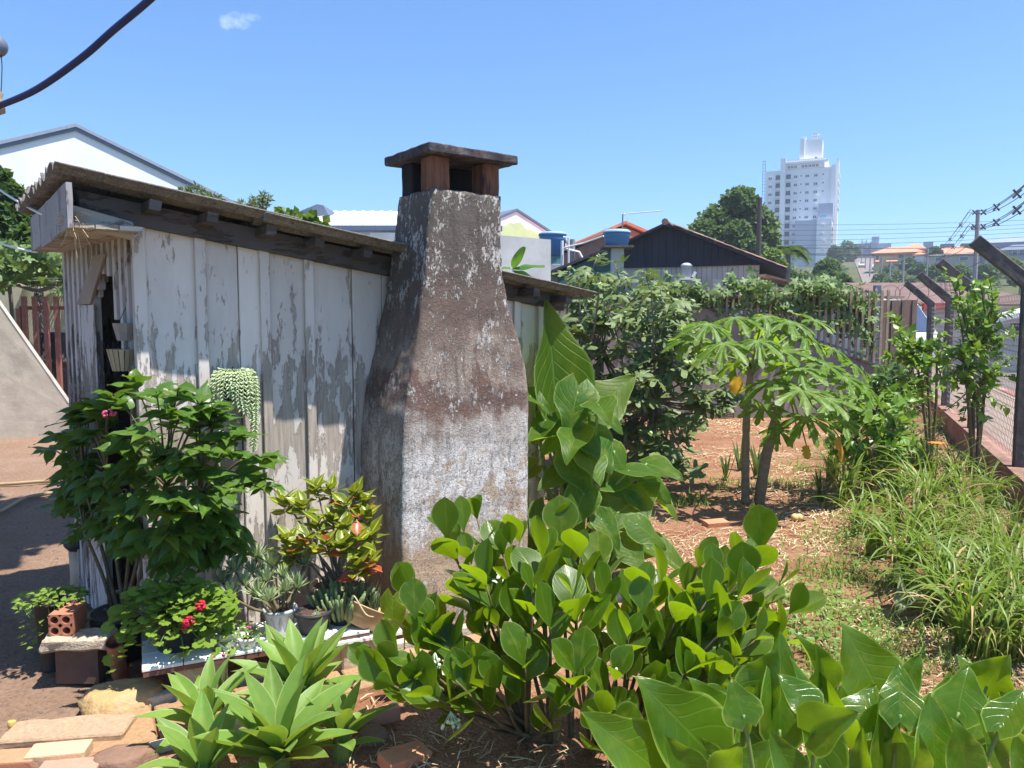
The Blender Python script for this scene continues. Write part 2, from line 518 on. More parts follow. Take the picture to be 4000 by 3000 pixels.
k.build('kerb', m_kerb, None, None, kind='structure')
along('street', [1.66, 4, 6.5, 9.2], tt, lambda o: 0.12 - 0.012 * abs(o - 5.4) / 3.7, m_asph, kind='structure')
along('far_pavement', [9.2, 10.2, 11.4], [q for q in tt if q < 80], lambda o: 0.22, m_side, kind='structure')
# ================================================================== far and middle buildings
TH = RAD(37)
UU = Vector((math.cos(TH), math.sin(TH), 0)); VV = Vector((-math.sin(TH), math.cos(TH), 0))
m_whitewall = plain('white_plaster', (0.84, 0.83, 0.82), 0.85, 0.05, 0.6, dirt=(0.62, 0.62, 0.63), dirt_amt=0.5, stretch=(1, 1, 0.35))
m_grey = plain('grey_plaster', (0.45, 0.44, 0.44), 0.9, 0.14, 1.1, dirt=(0.30, 0.30, 0.30), dirt_amt=0.6, bumps=0.2)
m_metal = plain('blue_grey_metal', (0.17, 0.19, 0.25), 0.45, 0.1, 2, metal=0.3)
m_whiteroof = plain('white_metal_sheet', (0.80, 0.80, 0.78), 0.5, 0.05, 0.8)
m_tile = plain('clay_tile', (0.24, 0.15, 0.11), 0.9, 0.3, 9, dirt=(0.16, 0.13, 0.11), dirt_amt=0.8, rnd=0.3)
m_tile_far = plain('orange_tile_roof', (0.62, 0.25, 0.15), 0.85, 0.2, 1.5)
m_glass = plain('window_glass', (0.05, 0.06, 0.10), 0.12, 0.2, 1, spec=0.8)
m_frame = plain('window_frame', (0.62, 0.63, 0.66), 0.5, 0.05)
m_concrete = plain('old_concrete', (0.115, 0.10, 0.095), 0.95, 0.3, 14, dirt=(0.06, 0.055, 0.052), dirt_amt=0.8, bumps=0.6)
m_pole = plain('pole_concrete', (0.30, 0.29, 0.29), 0.9, 0.2, 4)
m_wire = plain('black_wire', (0.035, 0.035, 0.045), 0.6, 0.1)
m_darkwood = plain('dark_boards', (0.033, 0.031, 0.045), 0.85, 0.25, 4, stretch=(1, 1, 0.1))
m_palewall = plain('pale_plank_paint', (0.62, 0.50, 0.45), 0.8, 0.12, 3, stretch=(1, 1, 0.15), rnd=0.07)
m_pvc = plain('white_pvc', (0.72, 0.72, 0.70), 0.4, 0.06)

# white warehouse on the left: gable wall parallel to the shed front
pk = AT(295, 490, 20.0)
def wl_(uo, z): return Vector((pk.x, pk.y, 0)) + UU * uo + Vector((0, 0, z))
wh = thing('warehouse', 'large white warehouse gable with a thin blue grey roof edge behind the shed', 'warehouse', (pk.x, pk.y, 0))
zr = pk.z - 0.12; hw = 7.5; sl = 0.405
m = MB()
m.prism([wl_(-hw, 0), wl_(hw, 0), wl_(hw, zr - sl * hw), wl_(0, zr), wl_(-hw, zr - sl * hw)], VV * 22)
m.build('wall', m_whitewall, wh)
for s_ in (-1, 1):
    m = MB(); a = wl_(0, zr + 0.13) - VV * 0.05; b = wl_(s_ * (hw + 0.4), zr + 0.13 - sl * (hw + 0.4)) - VV * 0.05
    lo = Vector((0, 0, -0.14))
    q = [a + lo, b + lo, b + lo + VV * 22.4, a + lo + VV * 22.4, a, b, b + VV * 22.4, a + VV * 22.4]
    m.hexa(q); r_ = m.build('roof', m_metal, wh)
    m = MB(); a2 = a - VV * 0.03 + Vector((0, 0, 0.03)); b2 = b - VV * 0.03 + Vector((0, 0, 0.03))
    m.hexa([a2 + lo * 0.6, b2 + lo * 0.6, b2 + lo * 0.6 + VV * 0.2, a2 + lo * 0.6 + VV * 0.2, a2, b2, b2 + VV * 0.2, a2 + VV * 0.2])
    m.build('flashing', plain('flashing_metal', (0.34, 0.36, 0.42), 0.4, 0.1, metal=0.2), r_)
# white metal roof building behind the shed
mr = thing('metal_roof_hall', 'low hall with a white ribbed metal roof seen above the shed roof', 'building', (-6.5, 33, 0))
m = MB(); m.bx(-9.6, -0.5, 32.3, 44, 0, 5.55); m.build('wall', m_whitewall, mr)
m = MB(); m.bx(-9.9, -0.4, 31.9, 32.2, 5.42, 5.62); m.build('gutter', m_metal, mr)
pan = MB(); pan.add([(0, 0, 0), (0.5, 0, 0), (0.5, 11, 2.1), (0, 11, 2.1), (0, 0, -0.05), (0.5, 0, -0.05), (0.5, 11, 2.05), (0, 11, 2.05)],
                    [(0, 1, 2, 3), (4, 7, 6, 5), (0, 4, 5, 1), (1, 5, 6, 2), (2, 6, 7, 3), (3, 7, 4, 0)])
pan.hexa([Vector(q) for q in [(0.0, 0, 0.0), (0.05, 0, 0.0), (0.05, 11, 2.1), (0.0, 11, 2.1), (0.01, 0, 0.05), (0.04, 0, 0.05), (0.04, 11, 2.15), (0.01, 11, 2.15)]])
pme = pan.mesh('roof_panel', m_whiteroof)
for i in range(18):
    link('roof_panel', pme, Matrix.Translation((-9.7 + i * 0.505, 32.0, 5.66)), mr)
m = MB(); m.prism([Vector((-12.5, 38, 6.2)), Vector((-8.6, 38, 6.2)), Vector((-9.2, 38, 7.35)), Vector((-9.5, 38, 7.4))], (0, 4, 0)); m.build('roof_hip', m_metal, mr)
m = MB(); m.bx(-5.7, -0.6, 31.2, 31.4, 0, 5.25); m.build('parapet_wall', m_grey, mr)
# green house right of the chimney
gpk = AT(2018, 826, 40)
gh = thing('green_house', 'green painted gable with a bare white upper band right of the chimney', 'house', (gpk.x, gpk.y, 0))
def gl(uo, z, d=0.0): return Vector((gpk.x, gpk.y, 0)) + UU * uo + Vector((0, 0, z)) - VV * d
m = MB(); m.prism([gl(-5, 0), gl(5, 0), gl(5, gpk.z - 0.42 * 5), gl(0, gpk.z), gl(-5, gpk.z - 0.42 * 5)], VV * 9)
m.build('wall', m_whitewall, gh)
m = MB(); pts = [gl(-4, 2, 0.02), gl(1.95, 2, 0.02)]
rz_ = random.Random(3)
for i in range(25):
    uo = 1.95 - i * 0.24
    pts.append(gl(uo, gpk.z - 0.50 - 0.40 * abs(uo) + rz_.uniform(-0.09, 0.09) - (0.25 if i == 0 else 0), 0.02))
m.prism(pts, VV * 0.018)
m.build('paint_coat', plain('green_paint', (0.50, 0.62, 0.33), 0.8, 0.07, 1.5), gh)
for s_ in (-1, 1):
    m = MB(); a, b = gl(0, gpk.z + 0.14, 0.06), gl(s_ * 5.3, gpk.z + 0.14 - 0.42 * 5.3, 0.06); lo = Vector((0, 0, -0.12))
    m.hexa([a + lo, b + lo, b + lo + VV * 9, a + lo + VV * 9, a, b, b + VV * 9, a + VV * 9]); m.build('roof', m_metal, gh)
for uo in (-0.85, -0.2):
    m = MB(); m.tube([gl(uo, 2, 0.06), gl(uo, gpk.z - 1.3 - 0.4 * abs(uo), 0.06)], 0.035); m.build('pipe', m_pvc, gh)
# grey boundary wall in front of it
gw = thing('grey_block_wall', 'plain grey cement wall right of the chimney below the green gable', 'wall', (0, 20, 0))
m = MB(); a, b = AT(1800, 905, 20), AT(2152, 936, 22)
m.hexa([Vector((a.x, a.y, 0)), Vector((b.x, b.y, 0)), Vector((b.x, b.y + 0.2, 0)), Vector((a.x, a.y + 0.2, 0)), a, b, b + Vector((0, 0.2, 0)), a + Vector((0, 0.2, 0))])
m.build('wall', m_grey, gw)
# water tanks
m_blue = plain('blue_tank_plastic', (0.07, 0.20, 0.42), 0.45, 0.08, 1)
m_bluelid = plain('pale_tank_lid', (0.25, 0.42, 0.55), 0.5, 0.1, 1)
def tank(c, r, h, root):
    m = MB(); m.lathe([(r * 0.86, 0), (r * 0.9, h * 0.3), (r * 0.93, h * 0.32), (r * 0.93, h * 0.40), (r * 0.95, h * 0.42), (r * 0.97, h * 0.7), (r * 1.0, h * 0.72), (r * 1.0, h * 0.8), (r, h * 0.93), (r * 1.05, h * 0.94), (r * 1.05, h)], 28, c, close=True)
    b = m.build('tank_body', m_blue, root, None, True)
    m = MB(); m.lathe([(r * 1.07, h + 0.005), (r * 1.07, h + 0.045), (r * 0.9, h + 0.09), (r * 0.35, h + 0.12), (0.01, h + 0.13)], 28, c)
    m.build('lid', m_bluelid, b, None, True)
c1 = AT(2158, 1000, 27.0)
tk = thing('water_tank', 'dark blue water tank half hidden behind the grey wall with white pipes', 'water tank', (c1.x, c1.y, 0))
tank(c1, 0.46, 0.72, tk)
m = MB(); m.lathe([(0.38, -0.02), (0.34, -0.3), (0.36, -0.32)], 16, c1); m.build('stand_ring', plain('teal_paint', (0.10, 0.24, 0.24), 0.6), tk)
m = MB(); m.bx(c1.x - 0.42, c1.x + 0.42, c1.y - 0.4, c1.y + 0.4, 0, c1.z - 0.33); m.build('base', m_grey, tk)
for pts, r in (([AT(2190, 968, 26.3), AT(2262, 985, 26.3), AT(2312, 1078, 26.3), AT(2325, 1160, 26.3)], 0.045), ([AT(2200, 926, 26.2), AT(2221, 928, 26.2), AT(2221, 1090, 26.2), AT(2221, 1160, 26.2)], 0.035), ([AT(2196, 940, 26.1), AT(2196, 1030, 26.1), AT(2185, 1150, 26.1)], 0.05),
               ([AT(2207, 967, 26.0), AT(2280, 950, 25.6), AT(2358, 922, 25.0)], 0.03)):
    m = MB(); m.tube(pts, r, 8); m.build('pipe', m_pvc, tk)
m = MB(); m.tube([AT(2236, 935, 26.4), AT(2236, 1150, 26.4)], 0.09, 8); m.build('post', m_pole, tk)
c2 = AT(2409, 962, 24.0)
tk2 = thing('rooftop_water_tank', 'bright blue open water tank on a concrete column in front of the dark gable', 'water tank', (c2.x, c2.y, 0))
tank(c2, 0.40, 0.40, tk2)
m = MB(); m.bx(c2.x - 0.46, c2.x + 0.46, c2.y - 0.45, c2.y + 0.45, c2.z - 0.07, c2.z - 0.005); m.build('platform', m_concrete, tk2)
m = MB(); m.bx(c2.x - 0.16, c2.x + 0.20, c2.y - 0.18, c2.y + 0.18, 0, c2.z - 0.073); m.build('column', m_grey, tk2)
ant = thing('tv_antenna', 'thin white television antenna boom above the blue tank', 'antenna', (c2.x + 0.15, 24.3, 0))
m = MB(); m.tube([Vector((c2.x + 0.17, 24.5, 0.1)), AT(2433, 832, 24.5)], 0.022, 6); m.build('mast', m_pole, ant)
m = MB(); a, b = AT(2427, 836, 24.5), AT(2592, 822, 24.0)
m.tube([a, b], 0.018, 6); bo = m.build('boom', m_pvc, ant)
for i in range(14):
    p = a.lerp(b, 0.05 + i * 0.07); e = MB(); d = Vector((0.1, 1, 0)).normalized() * (0.28 - 0.008 * i)
    e.tube([p - d, p + d], 0.006, 4); e.build('element', m_pvc, bo)
m = MB(); m.tube([AT(2446, 815, 24.5), AT(2440, 835, 24.5), AT(2456, 855, 24.5), AT(2452, 870, 24.5)], 0.012, 5); m.build('cable', m_pvc, ant)
# brick house with two small tiled gables
bpk = AT(2440, 866, 40)
m_brick = plain('brick_wall_far', (0.33, 0.17, 0.13), 0.9, 0.15, 5)
bh = thing('brick_house', 'red brick house with two low tiled gables between the two blue tanks', 'house', (bpk.x, bpk.y, 0))
for (px, py, Y, hw_, dep) in ((2440, 866, 40, 5.0, 7), (2385, 893, 37.5, 4.2, 2.2)):
    p = AT(px, py, Y); sl_ = 0.42
    m = MB(); m.prism([Vector((p.x - hw_, p.y, 0)), Vector((p.x + hw_, p.y, 0)), Vector((p.x + hw_, p.y, p.z - 0.25 - sl_ * hw_)), Vector((p.x, p.y, p.z - 0.25)), Vector((p.x - hw_, p.y, p.z - 0.25 - sl_ * hw_))], (0, dep, 0))
    m.build('wall', m_brick, bh)
    for s_ in (-1, 1):
        m = MB(); e = hw_ + 0.5
        a, b = Vector((p.x, p.y - 0.4, p.z)), Vector((p.x + s_ * e, p.y - 0.4, p.z - sl_ * e)); lo = Vector((0, 0, -0.14)); bk = Vector((s_ * -0.0, dep + 0.4, 0))
        m.hexa([a + lo, b + lo, b + lo + bk, a + lo + bk, a, b, b + bk, a + bk]); m.build('roof', m_tile_far, bh)
# dark gable house
psi = RAD(-19)
HX = Vector((math.cos(psi), math.sin(psi), 0)); HY = Vector((-math.sin(psi), math.cos(psi), 0))
dpk = AT(2605, 876, 30)
dh = thing('dark_gable_house', 'house with a dark boarded gable over pale plank walls and a mossy tile roof', 'house', (dpk.x, dpk.y, 0))
def dl(x, z, y=0.0): return Vector((dpk.x, dpk.y, 0)) + HX * x + HY * y + Vector((0, 0, z))
zg = AT(2700, 1043, 30).z; sld = 0.42; zt = dpk.z - 0.10; hwd = (zt - zg) / sld
nb = 26
for i in range(nb):                                   # gable boards
    x0 = -hwd + 2 * hwd * i / nb; x1 = -hwd + 2 * hwd * (i + 1) / nb - 0.012
    f0, f1 = zt - sld * abs(x0), zt - sld * abs(x1)
    m = MB(); m.hexa([dl(x0, zg), dl(x1, zg), dl(x1, zg, 0.03), dl(x0, zg, 0.03), dl(x0, max(f0, zg + 0.01)), dl(x1, max(f1, zg + 0.01)), dl(x1, max(f1, zg + 0.01), 0.03), dl(x0, max(f0, zg + 0.01), 0.03)])
    m.build('gable_board', m_darkwood, dh)
for i in range(36):                                   # wall planks
    x0 = -hwd + 0.2 + (2 * hwd - 0.4) * i / 36; x1 = x0 + (2 * hwd - 0.4) / 36 - 0.014
    m = MB(); m.hexa([dl(x0, 0, 0.10), dl(x1, 0, 0.10), dl(x1, 0, 0.13), dl(x0, 0, 0.13), dl(x0, zg, 0.10), dl(x1, zg, 0.10), dl(x1, zg, 0.13), dl(x0, zg, 0.13)])
    m.build('plank', m_palewall, dh)
m = MB(); m.prism([dl(-hwd + 0.25, 0, 0.16), dl(hwd - 0.25, 0, 0.16), dl(hwd - 0.25, zg - 0.1, 0.16), dl(0, zt - 0.15, 0.16), dl(-hwd + 0.25, zg - 0.1, 0.16)], HY * 8); m.build('inner_wall', m_darkwood, dh)
eh = hwd + 0.75
rfo = {}
for s_ in (-1, 1):
    m = MB(); a, b = dl(0, dpk.z, -0.55), dl(s_ * eh, dpk.z - sld * eh, -0.55); lo = Vector((0, 0, -0.09)); bk = HY * 9
    m.hexa([a + lo, b + lo, b + lo + bk, a + lo + bk, a, b, b + bk, a + bk]); rfo[s_] = m.build('roof', m_darkwood, dh)
ca = math.cos(math.atan(sld)); sa = math.sin(math.atan(sld))
tm = MB(); tm.add([(math.cos(w) * 0.11, y, math.sin(w) * 0.05 + dz) for y, dz in ((0, 0), (0.46, 0.0)) for w in [math.pi * j / 6 for j in range(7)]] ,
                  [(j, j + 1, 7 + j + 1, 7 + j) for j in range(6)])
tm.add([(math.cos(w) * 0.095, y, math.sin(w) * 0.035 + dz) for y, dz in ((0, 0), (0.46, 0.0)) for w in [math.pi * j / 6 for j in range(7)]], [(j + 1, j, 7 + j, 7 + j + 1) for j in range(6)])
tme = tm.mesh('roof_tile', m_tile)
sx = HX * ca - Vector((0, 0, 1)) * sa
for r in range(15):                                    # tiles on the slope that faces the garden
    for cidx in range(18):
        sdist = eh / ca - 0.02 - r * 0.40
        if sdist < 0.4: continue
        o = dl(0, dpk.z + 0.012, -0.5 + cidx * 0.235) + sx * sdist
        M = Matrix.Identity(4); yv = -sx; zv = HX * sa + Vector((0, 0, 1)) * ca; xv = yv.cross(zv)
        tl = U(-0.03, 0.03)
        for i in range(3):
            M[i][0] = xv[i]; M[i][1] = yv[i] + zv[i] * (-0.05 + tl); M[i][2] = zv[i]; M[i][3] = o[i] + zv[i] * 0.03
        link('tile', tme, M, rfo[1])
m = MB(); m.tube([dl(0, dpk.z + 0.03, -0.58), dl(0, dpk.z + 0.03, 8.4)], 0.13, 8); m.build('ridge_tile', m_tile, rfo[1])
# lower lean-to roof at its right
m = MB(); a, b = AT(2990, 1070, 24), AT(3275, 1143, 22.5); lo = Vector((0, 0, -0.07)); bk = Vector((1.2, 5, 0.25))
m.hexa([a + lo, b + lo, b + lo + bk, a + lo + bk, a, b, b + bk, a + bk]); m.build('lean_to_roof', m_tile, dh)
m = MB(); m.hexa([Vector((a.x - 1.5, a.y + 0.5, 0)), Vector((b.x - 0.7, b.y + 0.5, 0)), Vector((b.x - 0.5, b.y + 4, 0)), Vector((a.x - 1, a.y + 4, 0)), a + Vector((-1.5, 0.5, -0.12)), b + Vector((-0.7, 0.5, 0.02)), b + Vector((-0.5, 4, 0.1)), a + Vector((-1, 4, 0))])
m.build('lean_to_wall', m_palewall, dh)
# cylindrical heater on the pale wall
hp = AT(2681, 1088, 29.3)
ht = thing('wall_cylinder', 'white cylinder with a domed cap on a small shelf against the pale planks', 'water heater', (hp.x, hp.y, hp.z))
m = MB(); m.lathe([(0.2, 0), (0.21, 0.02), (0.21, 0.44), (0.225, 0.45), (0.225, 0.5), (0.15, 0.57), (0.02, 0.6)], 18, hp, close=True); m.build('body', plain('enamel_grey', (0.5, 0.5, 0.52), 0.4, 0.05), ht, None, True)
m = MB(); m.box(hp + Vector((0, 0, -0.03)), (0.62, 0.5, 0.05)); m.build('shelf', m_pvc, ht)
m = MB(); m.box(hp + Vector((0.24, -0.2, 0.14)), (0.10, 0.1, 0.22), Matrix.Rotation(0.5, 3, 'Y')); m.build('spout', m_pvc, ht)
# teal shed between tank and house
ts = thing('teal_lean_to', 'dark teal painted lean-to wall below the water pipes', 'shed', (AT(2240, 1100, 25).x, 25, 0))
m = MB(); a, b = AT(2190, 1062, 25), AT(2420, 960, 26)
m.hexa([Vector((a.x, 25, 0)), Vector((b.x, 26, 0)), Vector((b.x, 28, 0)), Vector((a.x, 28, 0)), a, b, Vector((b.x, 28, b.z)), Vector((a.x, 28, a.z))]); m.build('wall', plain('teal_wall', (0.025, 0.085, 0.08), 0.7, 0.2), ts)
m = MB(); up = Vector((0, 0, 0.05)); fo = Vector((0, -0.25, 0)); a2 = a + fo + Vector((-0.3, 0, -0.05)); b2 = b + fo
m.hexa([a2 + up * 0.2, b2 + up * 0.2, b2 + Vector((0, 2.4, 0)), a2 + Vector((0, 2.4, 0)), a2 + up * 2, b2 + up * 2, b2 + up * 2 + Vector((0, 2.4, 0)), a2 + up * 2 + Vector((0, 2.4, 0))]); m.build('roof', m_darkwood, ts)
# ---------------- apartment tower
TY = 250.0
def tx(px): return AT(px, 850, TY).x
def tz(py): return AT(3125, py, TY).z
zb = 16.0
tw = thing('apartment_tower', 'tall white apartment tower with rows of windows and a stair block on top', 'apartment tower', (tx(3125), TY, zb))
m_tw = plain('tower_paint', (0.80, 0.79, 0.80), 0.8, 0.02, 0.05)
m_twg = plain('annex_grey_blue', (0.42, 0.46, 0.56), 0.8, 0.03, 0.05)
m_dgl = plain('dark_recess', (0.04, 0.04, 0.09), 0.3, 0.2, 1)
def tb(name, x0, x1, y0, y1, z0, z1, mat=m_tw, par=None):
    m = MB(); m.bx(x0, x1, y0, y1, z0, z1); return m.build(name, mat, par or tw)
tb('main_body', tx(2996), tx(3246), TY, TY + 16, zb, tz(660))
tb('side_slab', tx(3232), tx(3247), TY - 1.2, TY - 0.01, zb, tz(655))
tb('vertical_band', tx(3050), tx(3069), TY - 1.0, TY - 0.01, zb, tz(616))
tb('top_storey', tx(3069), tx(3206), TY - 0.4, TY + 12, tz(659.5), tz(640))
tb('cornice', tx(3069.5), tx(3219), TY - 1.1, TY + 12.5, tz(639.8), tz(632))
tb('roof_slab', tx(3070), tx(3208), TY - 0.8, TY + 12, tz(631.8), tz(624))
tb('stair_block', tx(3120), tx(3196), TY + 1.5, TY + 9, tz(623.8), tz(544))
tb('stair_fin', tx(3117), tx(3133), TY + 0.5, TY + 1.49, tz(623.8), tz(541))
tb('flue', tx(3126), tx(3137), TY + 2, TY + 3, tz(543.8), tz(526))
fx = tb('flue', tx(3160), tx(3177), TY + 2, TY + 3.4, tz(543.8), tz(531))
for a_, b_ in ((3160, 3163), (3174, 3177)): tb('flue_leg', tx(a_), tx(b_), TY + 2, TY + 3.4, tz(530.8), tz(523), m_tw, fx)
tb('flue_cap', tx(3157), tx(3183), TY + 1.8, TY + 3.8, tz(522.8), tz(520), m_tw, fx)
tb('vent', tx(3171), tx(3178), TY + 1.44, TY + 1.49, tz(622), tz(614), m_dgl)
tb('corner_pylon', tx(3247.2), tx(3256), TY + 1, TY + 9, zb, tz(628))
def win(px, py, w, h, mat=m_glass, par=None, y=TY):
    x, z = tx(px), tz(py); a = w * TY / 3000 / 2; b = h * TY / 3000 / 2
    fr_ = MB(); d0, d1 = y - 0.10, y - 0.005; t = 0.12
    fr_.bx(x - a, x + a, d0, d1, z - b, z - b + t); fr_.bx(x - a, x + a, d0, d1, z + b - t, z + b)
    fr_.bx(x - a, x - a + t, d0, d1, z - b + t, z + b - t); fr_.bx(x + a - t, x + a, d0, d1, z - b + t, z + b - t); fr_.bx(x - t / 2, x + t / 2, d0, d1, z - b + t, z + b - t)
    o = fr_.build('window', m_frame, par or tw)
    g_ = MB(); g_.bx(x - a + t, x + a - t, y - 0.05, y - 0.004, z - b + t, z + b - t); g_.build('pane', mat, o)
for r in range(12):
    py = 689 + r * 32.2
    for px, w, h in ((3013, 14, 11), (3105, 14, 11), (3147, 14, 11), (3177, 14, 11)):
        if px > 3110 and py > 860: continue
        win(px, py, w, h)
        if px == 3177: tb('window_surround', tx(px - 11), tx(px + 11), TY - 0.35, TY - 0.01, tz(py + 15.5), tz(py + 12.5))
        if px == 3105: tb('sill_band', tx(px - 14), tx(px + 12), TY - 0.6, TY - 0.01, tz(py + 17), tz(py + 12.5))
    for px in (3124.5, 3203):
        if py > 860 or (px > 3200 and py > 785): continue
        tb('small_window', tx(px - 2.6), tx(px + 2.6), TY - 0.03, TY - 0.004, tz(py + 0.6), tz(py - 4.6), m_glass)
    for px in (3041, 3079):
        o = tb('balcony_recess', tx(px - 8.5), tx(px + 8.5), TY - 0.06, TY - 0.005, tz(py + 12), tz(py - 11), m_dgl)
        tb('balcony_slab', tx(px - 9.5), tx(px + 9.5), TY - 0.7, TY - 0.07, tz(py + 16), tz(py + 12.4))
        tb('balcony_rail', tx(px - 8.5), tx(px + 8.5), TY - 0.65, TY - 0.6, tz(py + 12.2), tz(py + 8), m_frame)
for px in (3080, 3092, 3104, 3130, 3142, 3155, 3168, 3181): win(px, 651, 11, 11, y=TY - 0.4)
for r in range(5):
    tb('side_balcony', tx(3256.2), tx(3260), TY + 2, TY + 8, tz(690 + r * 32), tz(679 + r * 32))
# annex in front, lower right of the tower
an = thing('tower_annex', 'plain grey blue side block in front of the white apartment tower', 'building', (tx(3180), TY - 12, zb))
AY = 238.0
def ax_(px): return AT(px, 950, AY).x
def az_(py): return AT(3180, py, AY).z
tb('low_block', ax_(3114), ax_(3192), AY, AY + 10, 12, az_(856), m_twg, an)
tb('bright_block', ax_(3192.3), ax_(3246), AY - 0.6, AY + 10, 12, az_(854), m_tw, an)
tb('high_block', ax_(3196), ax_(3248), AY + 1, AY + 10.5, az_(853.7), az_(791), m_twg, an)
for px, py in ((3217, 880), (3213, 913), (3221, 944), (3219, 976)): tb('air_conditioner', ax_(px - 4), ax_(px + 4), AY - 1.4, AY - 0.61, az_(py + 2), az_(py - 3), m_frame, an)
tb('tank_box', ax_(3209), ax_(3226), AY + 0.2, AY + 0.99, az_(853.6), az_(838), m_bluelid, an)
for r in range(6): tb('window', ax_(3247), ax_(3249), AY + 1 + 0.3, AY + 6, az_(900 + r * 24), az_(884 + r * 24), m_glass, an)
# ---------------- houses on the far hillside
def block(name, label, cat, px0, px1, py0, py1, Y, mat, dep=8.0, roof=None, wins=(), base=None, group=None):
    x0, x1 = AT(px0, 1000, Y).x, AT(px1, 1000, Y).x
    z0 = (hill((x0 + x1) / 2, Y) - 0.5) if base is None else base
    z1 = AT(3600, py0, Y).z
    o = thing(name, label, cat, ((x0 + x1) / 2, Y, z0), 0, group)
    m = MB(); m.bx(x0, x1, Y, Y + dep, z0, z1); m.build('wall', mat, o)
    if roof:
        rm, rh, ov = roof; m = MB(); zt_ = z1 + 0.01
        a = [Vector((x0 - ov, Y - ov, zt_)), Vector((x1 + ov, Y - ov, zt_)), Vector((x1 + ov, Y + dep + ov, zt_)), Vector((x0 - ov, Y + dep + ov, zt_))]
        i_ = min((x1 - x0) * 0.3, dep * 0.45)
        b = [Vector((x0 + i_, Y + dep * 0.45, zt_ + rh)), Vector((x1 - i_, Y + dep * 0.45, zt_ + rh)), Vector((x1 - i_, Y + dep * 0.55, zt_ + rh)), Vector((x0 + i_, Y + dep * 0.55, zt_ + rh))]
        m.hexa(a + b); m.build('roof', rm, o)
    for (wx, wy, ww, wh_) in wins:
        a, b = AT(wx - ww / 2, 1000, Y).x, AT(wx + ww / 2, 1000, Y).x; za, zc = AT(3600, wy + wh_ / 2, Y).z, AT(3600, wy - wh_ / 2, Y).z
        m = MB(); m.bx(a - 0.1, b + 0.1, Y - 0.12, Y - 0.005, za - 0.1, zc + 0.1); w_ = m.build('window', m_frame, o)
        m = MB(); m.bx(a, b, Y - 0.15, Y - 0.121, za, zc); m.build('pane', m_glass, w_)
    return o
m_yel = plain('yellow_wall', (0.50, 0.42, 0.22), 0.85, 0.08, 0.5)
m_blg = plain('slate_blue_wall', (0.24, 0.27, 0.38), 0.85, 0.06, 0.4)
m_pink = plain('beige_wall', (0.46, 0.40, 0.37), 0.85, 0.1, 0.4)
yh = block('yellow_house', 'yellow two storey house with an orange hipped roof on the far hillside', 'house', 3428, 3582, 987, 1050, 178, m_yel, 9, (m_tile_far, 1.6, 0.7), [(3517, 1003, 17, 14), (3562, 1003, 17, 16), (3440, 1003, 10, 12), (3500, 1035, 14, 12)])
for a_, b_, z_ in ((3442, 3456, 1020), (3478, 3515, 1021)):
    m = MB(); x0, x1 = AT(a_, 1000, 177).x, AT(b_, 1000, 177).x; z0 = AT(3500, z_, 177).z
    m.hexa([Vector((x0, 176, z0 - 0.1)), Vector((x1, 176, z0 - 0.1)), Vector((x1, 177.9, z0)), Vector((x0, 177.9, z0)), Vector((x0, 176, z0)), Vector((x1, 176, z0)), Vector((x1, 177.9, z0 + 0.5)), Vector((x0, 177.9, z0 + 0.5))]); m.build('porch_roof', m_tile_far, yh)
block('orange_roof_house', 'house with a peaked orange roof just behind the yellow house', 'house', 3545, 3605, 974, 1000, 195, m_pink, 9, (m_tile_far, 1.7, 0.6))
block('long_roof_house', 'long low house under a wide red tile roof right of the yellow one', 'house', 3655, 3800, 990, 1030, 170, m_pink, 9, (m_tile_far, 1.7, 0.6), [(3680, 1010, 16, 14), (3755, 1010, 18, 14)])
block('grey_flat_house', 'flat roofed beige house in front of the wide red tile roof', 'house', 3648, 3800, 996, 1035, 150, m_pink, 7, (plain('fibre_roof_far', (0.33, 0.31, 0.30), 0.9, 0.1, 0.5), 0.5, 0.5), [(3678, 1012, 20, 14), (3757, 1012, 24, 14)])
block('white_shed', 'small bright white shed with an orange roof below the yellow house', 'shed', 3578, 3606, 997, 1012, 160, m_tw, 4, (m_tile_far, 0.7, 0.5))
block('water_tower', 'square pale concrete water tower on the skyline left of the yellow house', 'water tower', 3405, 3430, 924, 1000, 300, m_twg, 3, None)
block('low_white_block', 'long pale flat block on the skyline beside the square water tower', 'building', 3430, 3475, 951, 1000, 296, plain('pale_blue_wall', (0.52, 0.55, 0.64), 0.8, 0.03, 0.2), 8, None)
block('blue_grey_block', 'blue grey apartment block behind the street trees at the road end', 'building', 3340, 3404, 951, 1010, 310, m_blg, 8, None, [(3352, 965, 8, 8), (3372, 965, 8, 8), (3390, 965, 8, 8)])
block('concrete_cube', 'grey square concrete tank tower above the red roofs', 'water tower', 3609, 3640, 944, 1000, 215, m_twg, 4, None)
block('dark_blue_cabin', 'dark blue box on the ridge between the red roofs', 'building', 3677, 3720, 952, 975, 205, m_blg, 5, None)
block('brown_ridge_house', 'brown walled house on the ridge behind the big utility pole', 'house', 3758, 3805, 950, 985, 200, plain('brown_wall', (0.30, 0.22, 0.20), 0.9, 0.1, 0.4), 6, None)
block('long_blue_hall', 'long blue grey hall on the ridge at the right edge', 'hall', 3850, 4080, 945, 1000, 190, m_blg, 9, (m_blg, 1.3, 0.2))
block('blue_grey_house', 'blue grey house with dark windows below the long hall', 'house', 3925, 4080, 975, 1005, 165, m_blg, 8, (m_metal, 1.4, 0.5), [(3972, 985, 14, 16), (3993, 985, 14, 18)])
